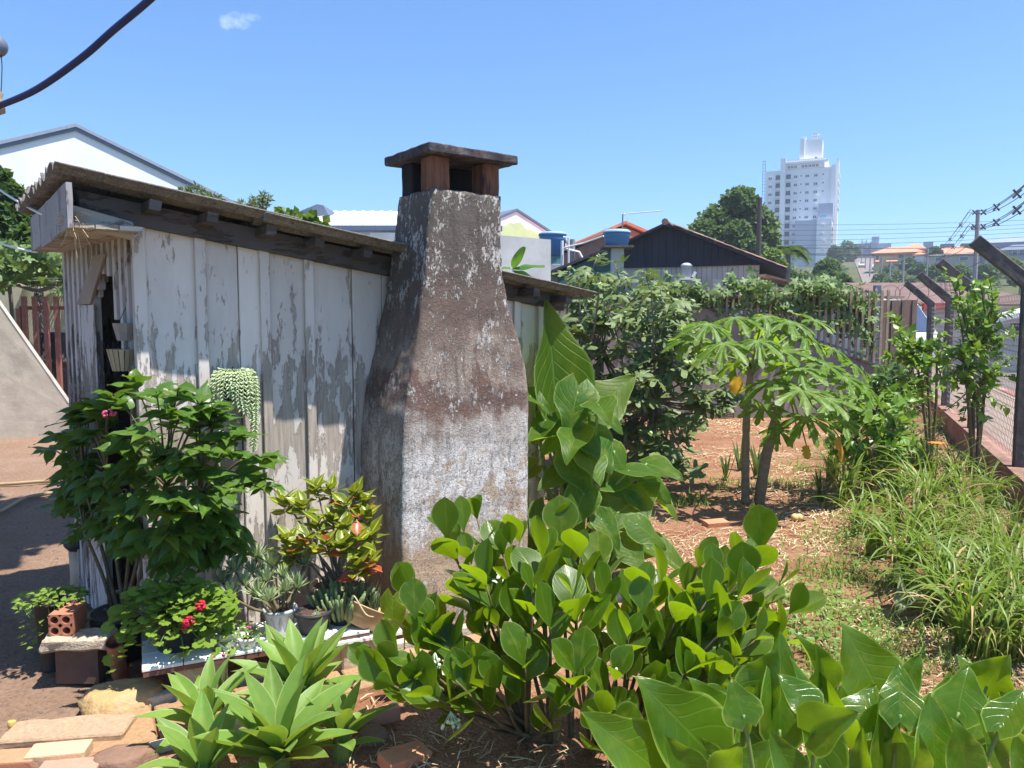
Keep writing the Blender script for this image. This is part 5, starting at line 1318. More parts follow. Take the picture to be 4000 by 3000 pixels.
tips = [(1625, 2330, 3.0), (1700, 2440, 2.95), (1560, 2575, 2.85), (1470, 2600, 2.9), (1650, 2600, 2.85), (1770, 2550, 2.9), (1950, 2385, 3.15), (1900, 2500, 3.1), (1735, 2075, 3.2), (1865, 2030, 3.3), (1830, 2190, 3.15), (1965, 2170, 3.2), (2030, 2120, 3.3), (1900, 2290, 3.0),
        (2185, 2070, 3.2), (2120, 2190, 3.0), (2265, 2180, 3.1), (2080, 2310, 2.9), (2240, 2330, 2.85), (2330, 2240, 3.1), (2150, 2460, 2.8), (2380, 2370, 2.95), (2500, 2310, 3.0), (2585, 2290, 3.15), (2450, 2490, 2.8), (2640, 2430, 2.9), (2725, 2220, 3.1), (2760, 2350, 2.95), (2955, 2090, 3.2), (2925, 2230, 3.05),
        (2880, 2340, 2.9), (3040, 2290, 3.1), (3080, 2400, 3.0), (2800, 2490, 2.8), (2950, 2500, 2.85), (2680, 2630, 2.7), (2560, 2710, 2.65), (2400, 2660, 2.7), (2250, 2630, 2.7), (2050, 2610, 2.75), (1950, 2690, 2.8), (1850, 2610, 2.85), (2350, 2800, 2.6), (2180, 2760, 2.7), (2700, 2780, 2.55), (3000, 2640, 2.75), (2850, 2700, 2.65), (2020, 2450, 3.0), (2340, 2480, 3.05), (2560, 2560, 2.95), (1540, 2680, 2.8), (1640, 2480, 3.0), (1780, 2660, 2.75), (1850, 2400, 3.05), (2120, 2380, 3.05), (2300, 2560, 2.9), (2480, 2400, 3.05), (2700, 2520, 2.95), (2860, 2440, 3.05), (3020, 2520, 2.95), (1700, 2720, 2.75), (2440, 2780, 2.7), (2620, 2680, 2.8), (2760, 2640, 2.75), (2960, 2420, 3.1)]
paths, items = [], []
for (px, py, Y) in tips:
    tp = AT(px, py, Y); b = pick(cb)
    b = min(cb, key=lambda q: abs(q.x - tp.x) + U(0, 0.15))
    mid = b.lerp(tp, 0.5) + Vector((0.10 * (b.x - tp.x), 0, -0.06))
    path = smoothpath([b, mid, tp], 6); paths.append(path)
    L = sum((q - p).length for p, q in zip(path, path[1:]))
    ax = (path[-1] - path[-3]).normalized()
    k0 = U(0, 3)
    npair = max(2, int(L * 0.55 / 0.085))
    for i in range(npair):
        f_ = 1 - i * 0.08 / max(L, 0.2)
        idx = max(0, min(len(path) - 1, int(f_ * (len(path) - 1)))); p = path[idx]
        a1 = (path[min(idx + 1, len(path) - 1)] - path[max(idx - 1, 0)]).normalized()
        ang = k0 + i * math.pi / 2
        s = Vector((1, 0, 0)) - a1 * a1.x; s.normalize(); s2 = a1.cross(s)
        for sg_ in (0, math.pi):
            o = s * math.cos(ang + sg_) + s2 * math.sin(ang + sg_)
            up = 1.5 if i == 0 else 1.0
            d = (o * U(0.7, 1.0) + a1 * up * U(0.8, 1.2) + Vector((0, 0, 0.4))).normalized()
            Ln = U(0.10, 0.225) * (0.85 if i == 0 else 1.0)
            nrm = (a1 - o * 0.5 + rdir() * 0.25)
            items.append((pick(cl_m), orient(p, p + d * Ln, nrm, U(0.9, 1.1))))
for (px, py, py0, Y, w) in ((2185, 1935, 2130, 3.15, 1.15), (2965, 1975, 2150, 3.1, 1.1), (2900, 2120, 2290, 2.95, 1.15), (1735, 1945, 2110, 3.1, 1.0), (1800, 1935, 2080, 3.2, 0.8), (1610, 2255, 2420, 2.9, 1.1), (2500, 2250, 2400, 2.9, 1.05), (1985, 2040, 2130, 3.2, 0.9), (2780, 2120, 2260, 3.0, 0.9)):
    a, b = AT(px + 12, py0, Y), AT(px, py, Y + U(-0.04, 0.04)); items.append((cl_m[0], orient(a, b, TOCAM + rdir() * 0.2, w)))
stems(clus, paths, 0.011, 0.004, m_bark)
put_leaves(clus, 'leaf', items, 300)
m_berry = plain('pale_berries', (0.55, 0.62, 0.42), 0.4, 0.1)
for c in (AT(1760, 2830, 2.72), AT(2430, 2590, 2.72), AT(1700, 2600, 2.8)):
    m = MB()
    for i in range(11):
        q = c + Vector((U(-0.03, 0.03), U(-0.02, 0.02), U(-0.02, 0.02))); m.ball(q, 0.0075, 5); m.tube([c + Vector((0, 0, 0.05)), q], 0.002, 3)
    m.build('berry_cluster', m_berry, clus, None, True)
# ------------------------------------------------ elephant ear clump right of the chimney
m_eleph = leafmat('elephant_ear_leaf', (0.030, 0.090, 0.006), (0.070, 0.155, 0.008), (0.15, 0.26, 0.04), 0.6, 7, 0.46, (0.50, 0.72, 0.005), 0.48, 0.3, -0.35, edge=(0.22, 0.30, 0.07), mid=0.025, rnd=0.25, bmp=0.6, quilt=0.2)
m_petiole = plain('fleshy_petiole', (0.16, 0.24, 0.06), 0.45, 0.15, 12)
el_m = [leaf_mesh('leaf', P_heart, m_eleph, w, 4, 12, c, b, wv, 0.0, i, 0.22) for i, (w, c, b, wv) in enumerate(((0.40, 0.12, 0.10, 0.03), (0.36, 0.30, 0.25, 0.04), (0.44, -0.10, 0.30, 0.05), (0.38, 0.55, 0.05, 0.03)))]
ele = thing('elephant_ear_plant', 'tall clump of big ribbed elephant ear leaves right of the chimney', 'plant', (0.42, 4.85, 0))
eb = Vector((0.42, 4.85, 0.02))
ears = [(2168, 1540, 2148, 1205, 4.95, 5.0, 0.85, 3, (0.55, -1, 0.1)), (2120, 1560, 2098, 1290, 5.1, 5.15, 0.8, 0, (-0.6, -0.8, 0.2)), (2320, 1600, 2468, 1470, 5.0, 5.1, 1.0, 0, (-0.1, -0.9, 0.5)), (2255, 1530, 2230, 1665, 4.75, 4.6, 1.0, 2, (0.2, -0.7, 0.7)),
        (2300, 1585, 2430, 1650, 4.8, 4.7, 1.0, 1, (0.1, -0.5, 0.9)), (2215, 1680, 2118, 1765, 4.7, 4.6, 0.95, 0, (-0.3, -0.6, 0.8)), (2315, 1690, 2400, 1800, 4.7, 4.55, 1.0, 2, (0.3, -0.6, 0.8)), (2230, 1800, 2300, 1920, 4.6, 4.5, 1.05, 0, (0, -0.7, 0.7)),
        (2420, 2000, 2565, 1890, 4.7, 4.8, 1.1, 0, (0, -0.8, 0.6)), (2490, 2050, 2605, 2110, 4.55, 4.5, 1.0, 2, (0.3, -0.6, 0.8)), (2380, 1880, 2515, 1830, 4.8, 4.9, 0.9, 1, (0, -0.6, 0.8)), (2070, 1545, 2150, 1590, 4.75, 4.65, 0.8, 1, (0, -0.5, 0.9)),
        (2130, 1640, 2080, 1720, 4.75, 4.65, 1.0, 0, (-0.2, -0.6, 0.8)), (2190, 1850, 2110, 1900, 4.65, 4.55, 1.0, 0, (-0.2, -0.7, 0.7)), (2280, 1930, 2230, 2040, 4.5, 4.4, 1.05, 2, (0, -0.8, 0.6)), (2440, 2130, 2520, 2230, 4.5, 4.4, 1.0, 0, (0.2, -0.8, 0.6)), (2350, 2030, 2420, 2120, 4.5, 4.4, 1.0, 1, (0.1, -0.7, 0.7)),
        (2230, 2060, 2160, 2150, 4.5, 4.4, 1.0, 0, (-0.1, -0.8, 0.6)), (2400, 1760, 2470, 1860, 4.8, 4.75, 0.9, 2, (0.3, -0.6, 0.7)), (2330, 2160, 2300, 2260, 4.4, 4.3, 1.0, 0, (0, -0.8, 0.6)), (2120, 1990, 2080, 2080, 4.6, 4.5, 1.0, 0, (-0.2, -0.8, 0.5)), (2470, 1950, 2540, 2010, 4.75, 4.7, 0.9, 1, (0.2, -0.6, 0.8)), (2290, 1460, 2275, 1400, 5.2, 5.2, 1.1, 3, (-0.3, -0.9, 0.2))]
paths = []
for (bx_, by_, tx_, ty_, Y0, Y1, w, k, nr_) in ears:
    a, b = AT(bx_, by_, Y0), AT(tx_, ty_, Y1); d = b - a
    a2 = a - d * 0.2; b2 = b + d * 0.12
    link('leaf', el_m[k], orient(a2, b2, Vector(nr_), w), ele)
    e0 = eb + Vector((U(-0.12, 0.16), U(-0.15, 0.1), 0)); mid = e0.lerp(a, 0.6) + Vector((0, 0, 0.10)); paths.append(smoothpath([e0, mid, a], 5))
for i in range(22):
    px, py = U(2080, 2540), U(1560, 2180); Y = U(4.55, 5.1)
    if px > 2400 and py < 1800: px -= 200
    a = AT(px, py, Y); az = math.atan2(a.y - eb.y, a.x - eb.x) + U(-0.6, 0.6); d = Vector((math.cos(az), math.sin(az) - 0.5, U(-0.9, 0.1))).normalized()
    L_ = U(0.22, 0.34); link('leaf', el_m[i % 4], orient(a, a + d * L_, Vector((0, -0.45, 1)) + rdir() * 0.35, U(0.95, 1.15)), ele)
    e0 = eb + Vector((U(-0.12, 0.16), U(-0.15, 0.1), 0)); paths.append(smoothpath([e0, e0.lerp(a, 0.6) + Vector((0, 0, 0.08)), a + d * 0.04], 5))
stems(ele, paths, 0.016, 0.008, m_petiole, 'petiole')
# ------------------------------------------------ arum clump at the lower right
m_arum = leafmat('arum_leaf', (0.030, 0.095, 0.006), (0.085, 0.175, 0.010), (0.13, 0.22, 0.03), 0.35, 6, 0.42, (0.50, 0.72, 0.005), 0.26, 0.5, -0.3, edge=(0.26, 0.36, 0.06), mid=0.02, rnd=0.3, bmp=0.28, quilt=0.3)
ar_m = [leaf_mesh('leaf', P_heart, m_arum, w, 4, 14, c, b, wv, tw_, i, 0.16) for i, (w, c, b, wv, tw_) in enumerate(((0.36, 0.25, 0.12, 0.035, 0.2), (0.33, 0.55, 0.05, 0.03, -0.2), (0.40, 0.05, 0.22, 0.05, 0.1), (0.34, 0.4, -0.12, 0.04, 0.3)))]
aru = thing('arum_clump', 'glossy heart shaped arum leaves filling the lower right corner', 'plant', (1.0, 2.25, 0))
arl = [(2770, 2943, 2560, 2690, 2.30, 2.22, 1.0, 2, (-0.4, -0.5, 0.8)), (3046, 2850, 3062, 2490, 2.35, 2.4, 0.75, 0, (0.1, -1, 0.1)), (3217, 2680, 3123, 2485, 2.5, 2.45, 0.8, 1, (0.5, -0.8, 0.4)), (3450, 2740, 3339, 2470, 2.6, 2.6, 1.2, 2, (0.1, -0.9, 0.4)), (3657, 2840, 3715, 2655, 2.45, 2.5, 1.2, 0, (0, -0.7, 0.6)),
       (3655, 3010, 3648, 2730, 2.1, 2.15, 1.0, 0, (0.1, -0.9, 0.4)), (3469, 3010, 3445, 2730, 2.2, 2.2, 0.75, 1, (-0.2, -0.9, 0.3)), (3200, 2990, 3110, 2590, 2.2, 2.25, 0.75, 1, (0.35, -0.9, 0.2)), (3290, 2880, 3195, 2605, 2.35, 2.35, 0.85, 3, (-0.5, -0.6, 0.6)), (2566, 3010, 2315, 2795, 2.25, 2.2, 0.95, 0, (-0.3, -0.5, 0.8)),
       (2957, 2830, 2948, 2625, 2.45, 2.45, 0.9, 3, (-0.4, -0.7, 0.6)), (2835, 2835, 2737, 2675, 2.45, 2.4, 0.9, 2, (-0.2, -0.6, 0.8)), (3795, 2890, 3865, 2725, 2.35, 2.4, 1.05, 0, (0, -0.7, 0.7)), (3933, 2960, 3825, 2785, 2.25, 2.2, 0.95, 1, (-0.3, -0.8, 0.5)), (4010, 2840, 3930, 2720, 2.35, 2.3, 1.0, 0, (-0.2, -0.8, 0.6)),
       (2830, 3010, 2895, 2895, 2.15, 2.1, 1.1, 3, (0, -0.7, 0.7)), (3364, 3000, 3375, 2840, 2.15, 2.15, 0.7, 3, (-0.5, -0.7, 0.4)), (3545, 2830, 3535, 2730, 2.4, 2.4, 0.8, 1, (-0.3, -0.8, 0.4)), (3285, 2800, 3295, 2690, 2.5, 2.5, 1.0, 2, (0, -0.7, 0.7)), (2960, 3010, 2900, 2830, 2.3, 2.35, 1.15, 2, (0.2, -0.8, 0.4)), (2700, 3030, 2620, 2900, 2.2, 2.15, 1.0, 0, (-0.3, -0.6, 0.8)),
       (3100, 3030, 3020, 2870, 2.1, 2.1, 1.0, 0, (0, -0.8, 0.5)), (3560, 3030, 3600, 2880, 2.05, 2.0, 0.9, 1, (0.2, -0.8, 0.5)), (3780, 3030, 3770, 2860, 2.05, 2.0, 1.0, 2, (0, -0.8, 0.6)), (3990, 3050, 3980, 2880, 2.1, 2.1, 1.0, 0, (0.2, -0.8, 0.6)), (3400, 2760, 3480, 2670, 2.55, 2.5, 0.9, 1, (0.2, -0.7, 0.6)), (3150, 2760, 3180, 2640, 2.5, 2.5, 0.8, 0, (-0.2, -0.8, 0.5)), (4080, 2950, 4060, 2760, 2.3, 2.3, 1.0, 0, (0, -0.8, 0.6)), (3850, 2760, 3905, 2640, 2.55, 2.6, 0.55, 1, (0, -0.8, 0.5))]
paths = []
for (bx_, by_, tx_, ty_, Y0, Y1, w, k, nr_) in arl:
    a, b = AT(bx_, by_, Y0), AT(tx_, ty_, Y1); d = b - a
    link('leaf', ar_m[k], orient(a - d * 0.08, b + d * 0.06, Vector(nr_), w), aru)
    e0 = Vector((lerp(a.x, 1.0, 0.2) + U(-0.05, 0.05), lerp(a.y, 2.2, 0.4), 0.0)); paths.append(smoothpath([e0, e0.lerp(a, 0.6) + Vector((0, 0, 0.05)), a], 5))
for i in range(34):
    px, py = U(2620, 4050), U(2680, 3080); Y = U(2.05, 2.6)
    if py < 2800 and px < 2900: continue
    a = AT(px, py, Y); az = U(0, 6.28); d = Vector((math.cos(az) * 0.5, math.sin(az) * 0.5, U(0.4, 1.1))).normalized(); L_ = U(0.11, 0.19)
    link('leaf', ar_m[i % 4], orient(a, a + d * L_, Vector((U(-0.5, 0.3), -0.7, 0.7)) + rdir() * 0.3, U(1.0, 1.35)), aru)
    e0 = Vector((lerp(a.x, 1.0, 0.25), lerp(a.y, 2.25, 0.3), 0.0)); paths.append(smoothpath([e0, e0.lerp(a, 0.6) + Vector((0, 0, 0.04)), a + d * 0.02], 5))
stems(aru, paths, 0.009, 0.005, m_petiole, 'petiole')
# ------------------------------------------------ agaves
m_agave = leafmat('agave_leaf', (0.12, 0.235, 0.05), (0.22, 0.36, 0.06), (0.22, 0.34, 0.12), 0.10, 3, 0.32, (0.50, 0.62, 0.03), 0.5, 0.35, 0.1, edge=(0.40, 0.50, 0.20), mid=0.05, rnd=0.15, bmp=0.0)
ag_m = [leaf_mesh('leaf', P_agave, m_agave, 0.155, 3, 12, c, b, wv, 0.0, i) for i, (c, b, wv) in enumerate(((0.5, 0.12, 0.006), (0.35, 0.25, 0.008), (0.7, 0.02, 0.004)))]
def agave(c, n, L, lab, seed, lean=(0, 0), emin=0.25, emax=1.35):
    o = thing('agave', lab, 'agave', c, 0, 'agave rosettes along the path'); rr = random.Random(seed); c = Vector(c)
    for i in range(n):
        k = i / n; az = i * 2.39996 + rr.uniform(-0.15, 0.15) + seed; e = lerp(emax, emin, k ** 0.8) + rr.uniform(-0.08, 0.08)
        d = Vector((math.cos(az) * math.cos(e) + lean[0], math.sin(az) * math.cos(e) + lean[1], math.sin(e))).normalized()
        l = L * lerp(0.75, 1.05, math.sin(math.pi * min(1, k * 0.9 + 0.1))) * rr.uniform(0.9, 1.08)
        b = c + Vector((math.cos(az), math.sin(az), 0)) * 0.022 + Vector((0, 0, 0.05 + 0.09 * (1 - k)))
        link('leaf', ag_m[(i + seed) % 3], orient(b, b + d * l, Vector((-math.cos(az), -math.sin(az), 0.6)) if e > 0.6 else Vector((0, 0, 1)), rr.uniform(0.95, 1.2)), o)
    m = MB(); m.lathe([(0.035, -0.02), (0.04, 0.06), (0.025, 0.14), (0.005, 0.17)], 10, c); m.build('stem', m_gstem, o)
    return o
agave((-0.905, 3.16, 0.03), 24, 0.30, 'upright pale green agave rosette in front of the pot shelf', 1, (0, -0.08))
agave((-0.86, 2.72, 0.02), 22, 0.31, 'large agave rosette cut by the bottom edge left of the clusia shrub', 4, (0, -0.1))
agave((-1.215, 2.93, 0.02), 16, 0.25, 'smaller agave rosette at the left of the agave group', 7, (-0.1, -0.1))
agave((-1.10, 2.62, 0.0), 14, 0.25, 'low agave rosette at the bottom edge beside the bricks', 11, (0, -0.1))
agave((-0.66, 2.86, 0.0), 13, 0.20, 'small young agave rosette tucked between the others and the dirt', 15, (0.1, 0))
# ------------------------------------------------ big leafy shrub in front of the shed
m_shrub = leafmat('shrub_leaf', (0.035, 0.105, 0.010), (0.10, 0.205, 0.020), (0.14, 0.24, 0.06), 0.55, 8, 0.30, (0.24, 0.44, 0.02), 0.36, 0.5, 0.6, mid=0.04, rnd=0.3, bmp=0.6)
sb_m = [leaf_mesh('leaf', P_ovate, m_shrub, 0.27, 2, 8, c, b, wv, tw_, i) for i, (c, b, wv, tw_) in enumerate(((0.22, 0.12, 0.02, 0), (0.35, 0.22, 0.02, 0.2), (0.15, 0.02, 0.03, -0.2), (0.4, 0.30, 0.02, 0.1), (0.3, 0.1, 0.05, 0.4)))]
shr = thing('leafy_shrub', 'dense dark green shrub with pointed ribbed leaves in front of the shed doorway', 'shrub', (-1.98, 3.78, 0))
def wallY(px, v=0.42):
    """depth at which the sight line through px meets the plane v in front of the shed wall"""
    d = ray(px, 1800); n = Vector((-math.sin(TH), math.cos(TH), 0)); p0 = SA + VV * v
    k = (p0 - _C).dot(n) / d.dot(n); return d.y * k
poly = [(230, 1690), (300, 1600), (520, 1490), (700, 1510), (850, 1570), (950, 1700), (1060, 1760), (1080, 1890), (1000, 2000), (1015, 2100), (950, 2180), (800, 2150), (520, 2160), (400, 2120), (300, 2030), (180, 1800)]
sbase = [Vector((-1.98, 3.80, 0.05)), Vector((-1.90, 3.72, 0.05)), Vector((-2.06, 3.86, 0.05))]
sforks = [AT(520, 1950, 3.75), AT(650, 1900, 3.6), AT(780, 1950, 3.65), AT(420, 1850, 3.85), AT(330, 1900, 3.95), AT(700, 2060, 3.6), AT(560, 2060, 3.65), AT(880, 2050, 3.8), AT(330, 2080, 3.85)]
paths, items = [], []
spt = [(520, 1490, 0.2), (610, 1530, 0.1), (700, 1510, 0.35), (300, 1600, 0.4), (170, 1760, 0.5), (230, 1700, 0.3), (840, 1580, 0.2), (960, 1700, 0.25), (1060, 1790, 0.2), (1040, 1890, 0.15), (700, 1640, 0.05), (560, 1700, 0.05), (450, 1760, 0.1), (820, 1760, 0.05), (660, 1960, 0.02), (900, 1930, 0.05)]
spt += [(*rndpoly(poly), U(0, 1)) for _ in range(80)]
spt += [(U(420, 980), U(2040, 2150), U(0.2, 0.9)) for _ in range(14)]
spt += [(U(420, 940), U(2130, 2230), U(0.6, 0.95)) for _ in range(14)]
spt += [(U(210, 430), U(1850, 2120), U(0.2, 0.9)) for _ in range(16)]
for (px, py, k) in spt:
    yw2 = wallY(px) if px > 557 else lerp(3.68, 4.75, (557 - px) / 307)
    Y = lerp(yw2 - (0.5 if px > 450 else 0.65), yw2 - 0.07, k)
    if py > 2050: Y = max(Y, yw2 - 0.3)
    tp = AT(px, py, Y); b = min(sforks, key=lambda q: (q - tp).length + U(0, 0.15))
    mid = b.lerp(tp, 0.55) + Vector((0, 0, 0.07)); path = smoothpath([b, mid, tp], 6); paths.append(path)
    for i in range(5):
        idx = len(path) - 1 - i; p = path[idx].lerp(path[idx - 1], U(0, 0.6)) if i else path[-1]
        a1 = (path[idx] - path[idx - 1]).normalized(); az = i * 1.57 + U(0, 0.6) + px
        for sg_ in (0, math.pi):
            o = Vector((math.cos(az + sg_), math.sin(az + sg_), 0))
            d = (o * U(0.7, 1.1) + a1 * 0.45 + Vector((0, -0.2, U(-0.3, 0.35)))).normalized(); Ln = U(0.07, 0.15) * (0.75 if i == 0 else 1)
            tip_ = p + d * Ln
            lv = (SM.inverted() @ tip_)
            if lv.x > -1.16 and lv.y > 0.465: continue
            items.append((pick(sb_m), orient(p, tip_, Vector((0.1, -0.25, 1)) + rdir() * 0.35, U(0.85, 1.15))))
stems(shr, [smoothpath([pick(sbase) + Vector((U(-0.03, 0.03), U(-0.03, 0.03), 0)), sbase[0].lerp(q, 0.5) + Vector((0, 0, 0.05)), q], 5) for q in sforks], 0.012, 0.008, m_bark, 'main_stem')
stems(shr, paths, 0.006, 0.0025, m_bark)
put_leaves(shr, 'leaf', items, 300)
m = MB(); c = Vector((-1.98, 3.79, 0)); m.lathe([(0.10, 0.0), (0.12, 0.02), (0.15, 0.22), (0.155, 0.24), (0.14, 0.24), (0.01, 0.22)], 18, c); m.build('pot', plain('dark_plastic_pot', (0.03, 0.03, 0.03), 0.5, 0.2), shr, None, True)
m_pinkfl = plain('pink_petals', (0.5, 0.08, 0.16), 0.6, 0.2)
m = MB()
for px, py, Y in ((785, 1640, 3.45), (440, 1610, 3.4), (415, 1618, 3.4)):
    c = AT(px, py, Y)
    for i in range(7): m.ball(c + rdir() * 0.012, 0.008, 4)
m.build('flower', m_pinkfl, shr, None, True)
# ------------------------------------------------ papaya trees
m_pap = leafmat('papaya_leaf', (0.055, 0.145, 0.012), (0.13, 0.235, 0.020), (0.30, 0.40, 0.16), 0.6, 3, 0.44, (0.50, 0.70, 0.01), 0.44, 0.3, 0.0, mid=0.10, rnd=0.25, bmp=0.4)
m_papy = leafmat('papaya_yellow_leaf', (0.55, 0.28, 0.02), (0.62, 0.36, 0.03), (0.45, 0.25, 0.03), 0.3, 3, 0.45, (0.7, 0.35, 0.02), 0.5, 0.3, 0.0, mid=0.1, rnd=0.1)
pp_m = [pal('leaf', 7, True, m_pap, 0.34, d, i, 0.3) for i, d in enumerate((0.25, 0.45, 0.6))]
pp_y = leaf_mesh('leaf', lambda t: max(0.08, math.sin(math.pi * (0.12 + 0.82 * t)) ** 0.7 * (0.85 + 0.15 * math.sin(t * 23))), m_papy, 0.42, 4, 14, -0.5, 0.15, 0.06, 0.2, 3)
ptr = plain('papaya_trunk', (0.23, 0.19, 0.125), 0.85, 0.2, 9, bumps=0.6, stretch=(1, 1, 4), dirt=(0.13, 0.11, 0.085), dirt_amt=0.6)
def papaya(lab, path_px, leaves, r0, r1):
    P = [AT(*q) if len(q) == 3 else G(*q) for q in path_px]
    o = thing('papaya_tree', lab, 'papaya tree', P[0]); path = smoothpath(P, 6)
    m = MB(); k = len(path); m.tube(path, [lerp(r0, r1, i / (k - 1)) * (1 + 0.07 * math.sin(i * 2.6)) for i in range(k)], 10); m.build('trunk', ptr, o, None, True)
    crown = path[-1]; pet = []
    for (px, py, Y, sz, tilt, kind) in leaves:
        c = AT(px, py, Y); out = Vector((c.x - crown.x, c.y - crown.y, 0))
        if out.length < 0.05: out = Vector((0, -1, 0))
        out.normalize()
        dirv = (out + Vector((0, -0.35, -tilt * (1.0 if kind == 'y' else 0.6)))).normalized(); nrm = (Vector((0, -0.45, 1)) + out * 0.5 + rdir() * 0.15)
        link('leaf', pp_y if kind == 'y' else pick(pp_m), orient(c, c + dirv * sz * (0.8 if kind == 'y' else U(0.9, 1.12)), nrm, U(0.95, 1.15)), o)
        s0 = crown + Vector((0, 0, U(-0.12, 0.03))); pet.append(smoothpath([s0, s0.lerp(c, 0.55) + Vector((0, 0, 0.04)), c], 4))
    stems(o, pet, 0.012, 0.006, m_petiole, 'petiole')
papaya('papaya tree with the straight left hand trunk and a broad leaf crown', [(2912, 1970), (2912, 1800, 7.05), (2918, 1600, 7.05), (2935, 1430, 7.05)],
       [(2770, 1265, 6.6, 0.30, 0.5, 'g'), (2870, 1240, 6.9, 0.30, 0.4, 'g'), (2985, 1235, 7.0, 0.30, 0.4, 'g'), (3080, 1255, 6.9, 0.32, 0.6, 'g'), (2705, 1320, 6.7, 0.28, 0.8, 'g'), (3140, 1310, 6.8, 0.30, 0.9, 'g'), (2830, 1340, 6.4, 0.30, 0.7, 'g'), (2960, 1330, 6.4, 0.32, 0.7, 'g'), (3060, 1370, 6.5, 0.32, 0.6, 'g'), (2760, 1400, 7.3, 0.26, 0.9, 'g'), (2870, 1420, 7.6, 0.28, 0.8, 'g'), (3000, 1290, 7.5, 0.30, 0.2, 'g'), (2880, 1470, 6.8, 0.20, 2.5, 'y'), (3180, 1250, 7.3, 0.28, 0.5, 'g')], 0.042, 0.03)
papaya('papaya tree with the leaning right hand trunk and drooping yellowed leaves', [(2965, 1968), (2990, 1800, 7.0), (3035, 1620, 6.95), (3075, 1500, 6.95)],
       [(3215, 1420, 6.7, 0.30, 0.8, 'g'), (3120, 1440, 6.5, 0.30, 0.6, 'g'), (3290, 1470, 6.8, 0.30, 0.9, 'g'), (3370, 1510, 6.8, 0.32, 1.0, 'g'), (3130, 1520, 6.3, 0.34, 1.0, 'g'), (3330, 1420, 7.3, 0.28, 0.8, 'g'), (3240, 1560, 6.5, 0.28, 1.0, 'g'), (3010, 1490, 6.5, 0.28, 0.8, 'g'), (3150, 1630, 6.6, 0.26, 1.1, 'g'), (3290, 1640, 6.8, 0.26, 1.2, 'g'), (2980, 1590, 6.6, 0.24, 1.1, 'g'), (3380, 1600, 7.2, 0.28, 1.1, 'g'), (3040, 1680, 6.7, 0.22, 1.5, 'g'), (3250, 1360, 7.5, 0.28, 0.3, 'g'), (3060, 1420, 7.4, 0.26, 0.5, 'g'), (3280, 1710, 6.75, 0.27, 3.0, 'y'), (3150, 1740, 6.7, 0.15, 3.0, 'y'), (3110, 1660, 7.1, 0.14, 2.5, 'y')], 0.055, 0.036)
# ------------------------------------------------ fig tree
m_fig = leafmat('fig_leaf', (0.085, 0.135, 0.045), (0.19, 0.25, 0.09), (0.16, 0.20, 0.09), 0.4, 4, 0.22, (0.24, 0.34, 0.05), 0.48, 0.35, 0.0, mid=0.08, rnd=0.35, bmp=0.3, hue=0.015)
fg_m = [pal('leaf', 5, False, m_fig, 0.5, d, i, 0.35) for i, d in enumerate((0.15, 0.4, 0.7, -0.2))]
fig = thing('fig_tree', 'spreading grey leaved fig tree full of small green figs', 'fig tree', (0.95, 8.2, 0))
poly = [(2030, 1230), (2170, 1160), (2230, 1060), (2290, 1040), (2420, 1085), (2560, 1100), (2680, 1130), (2700, 1230), (2720, 1350), (2780, 1430), (2880, 1540), (2800, 1630), (2720, 1680), (2640, 1830), (2560, 1850), (2500, 1880), (2400, 1750), (2100, 1500), (2040, 1350)]
tipsf = [(2330, 1010, 8.2), (2225, 1060, 8.1), (2260, 1075, 8.0), (2520, 1060, 8.6), (2400, 1030, 8.5), (2820, 1580, 7.6), (2880, 1550, 7.7), (2700, 1850, 7.2), (2620, 1850, 7.2)] + [(*rndpoly(poly), U(7.2, 9.4)) for _ in range(150)]
fb = Vector((0.95, 8.2, 0)); forks = [AT(2260, 1450, 8.2), AT(2430, 1520, 8.0), AT(2560, 1560, 7.8), AT(2350, 1380, 8.8), AT(2150, 1400, 8.6), AT(2600, 1400, 8.6)]
paths, items, figs = [], [], []
stems(fig, [smoothpath([fb + Vector((U(-0.1, 0.1), U(-0.1, 0.1), 0)), fb.lerp(q, 0.5) + Vector((0, 0, -0.05)), q], 5) for q in forks], 0.045, 0.026, m_greybark, 'trunk', 8)
for (px, py, Y) in tipsf:
    tp = AT(px, py, Y); q = min(forks, key=lambda f: (f - tp).length + U(0, 0.4))
    path = smoothpath([q, q.lerp(tp, 0.5) + Vector((U(-0.08, 0.08), U(-0.1, 0.1), U(-0.12, 0.02))), tp], 5); paths.append(path)
    for i in range(7):
        p = path[-1 - min(i // 2, 4)]; az = i * 2.4 + px; o = Vector((math.cos(az), math.sin(az), U(-0.2, 0.5))); ps = p + o * 0.07
        items.append((pick(fg_m), orient(ps, ps + (o + Vector((0, 0, U(-0.6, 0.3)))).normalized() * U(0.09, 0.155), Vector((0, -0.3, 1)) + rdir() * 0.6, U(0.85, 1.15))))
    for i in range(3):
        p = path[-1 - RR.randrange(4)]
        if len(figs) < 260 and U(0, 1) < 0.65: figs.append(p + Vector((U(-0.04, 0.04), U(-0.06, 0.0), U(-0.01, 0.04))))
stems(fig, paths, 0.015, 0.006, m_greybark, 'branch', 5)
put_leaves(fig, 'leaf', items, 300)
m = MB(); m.lathe([(0.001, 0.032), (0.006, 0.03), (0.012, 0.02), (0.019, 0.004), (0.0195, -0.006), (0.014, -0.016), (0.005, -0.021), (0.001, -0.021)], 10); fme = m.mesh('fig', plain('green_fig', (0.36, 0.46, 0.18), 0.5, 0.15, 30, rnd=0.2), True)
for p in figs: link('fig', fme, Matrix.Translation(p) @ Matrix.Rotation(U(-0.9, 0.9), 4, 'X') @ Matrix.Rotation(U(-0.9, 0.9), 4, 'Y') @ Matrix.Scale(U(0.85, 1.25), 4), fig)
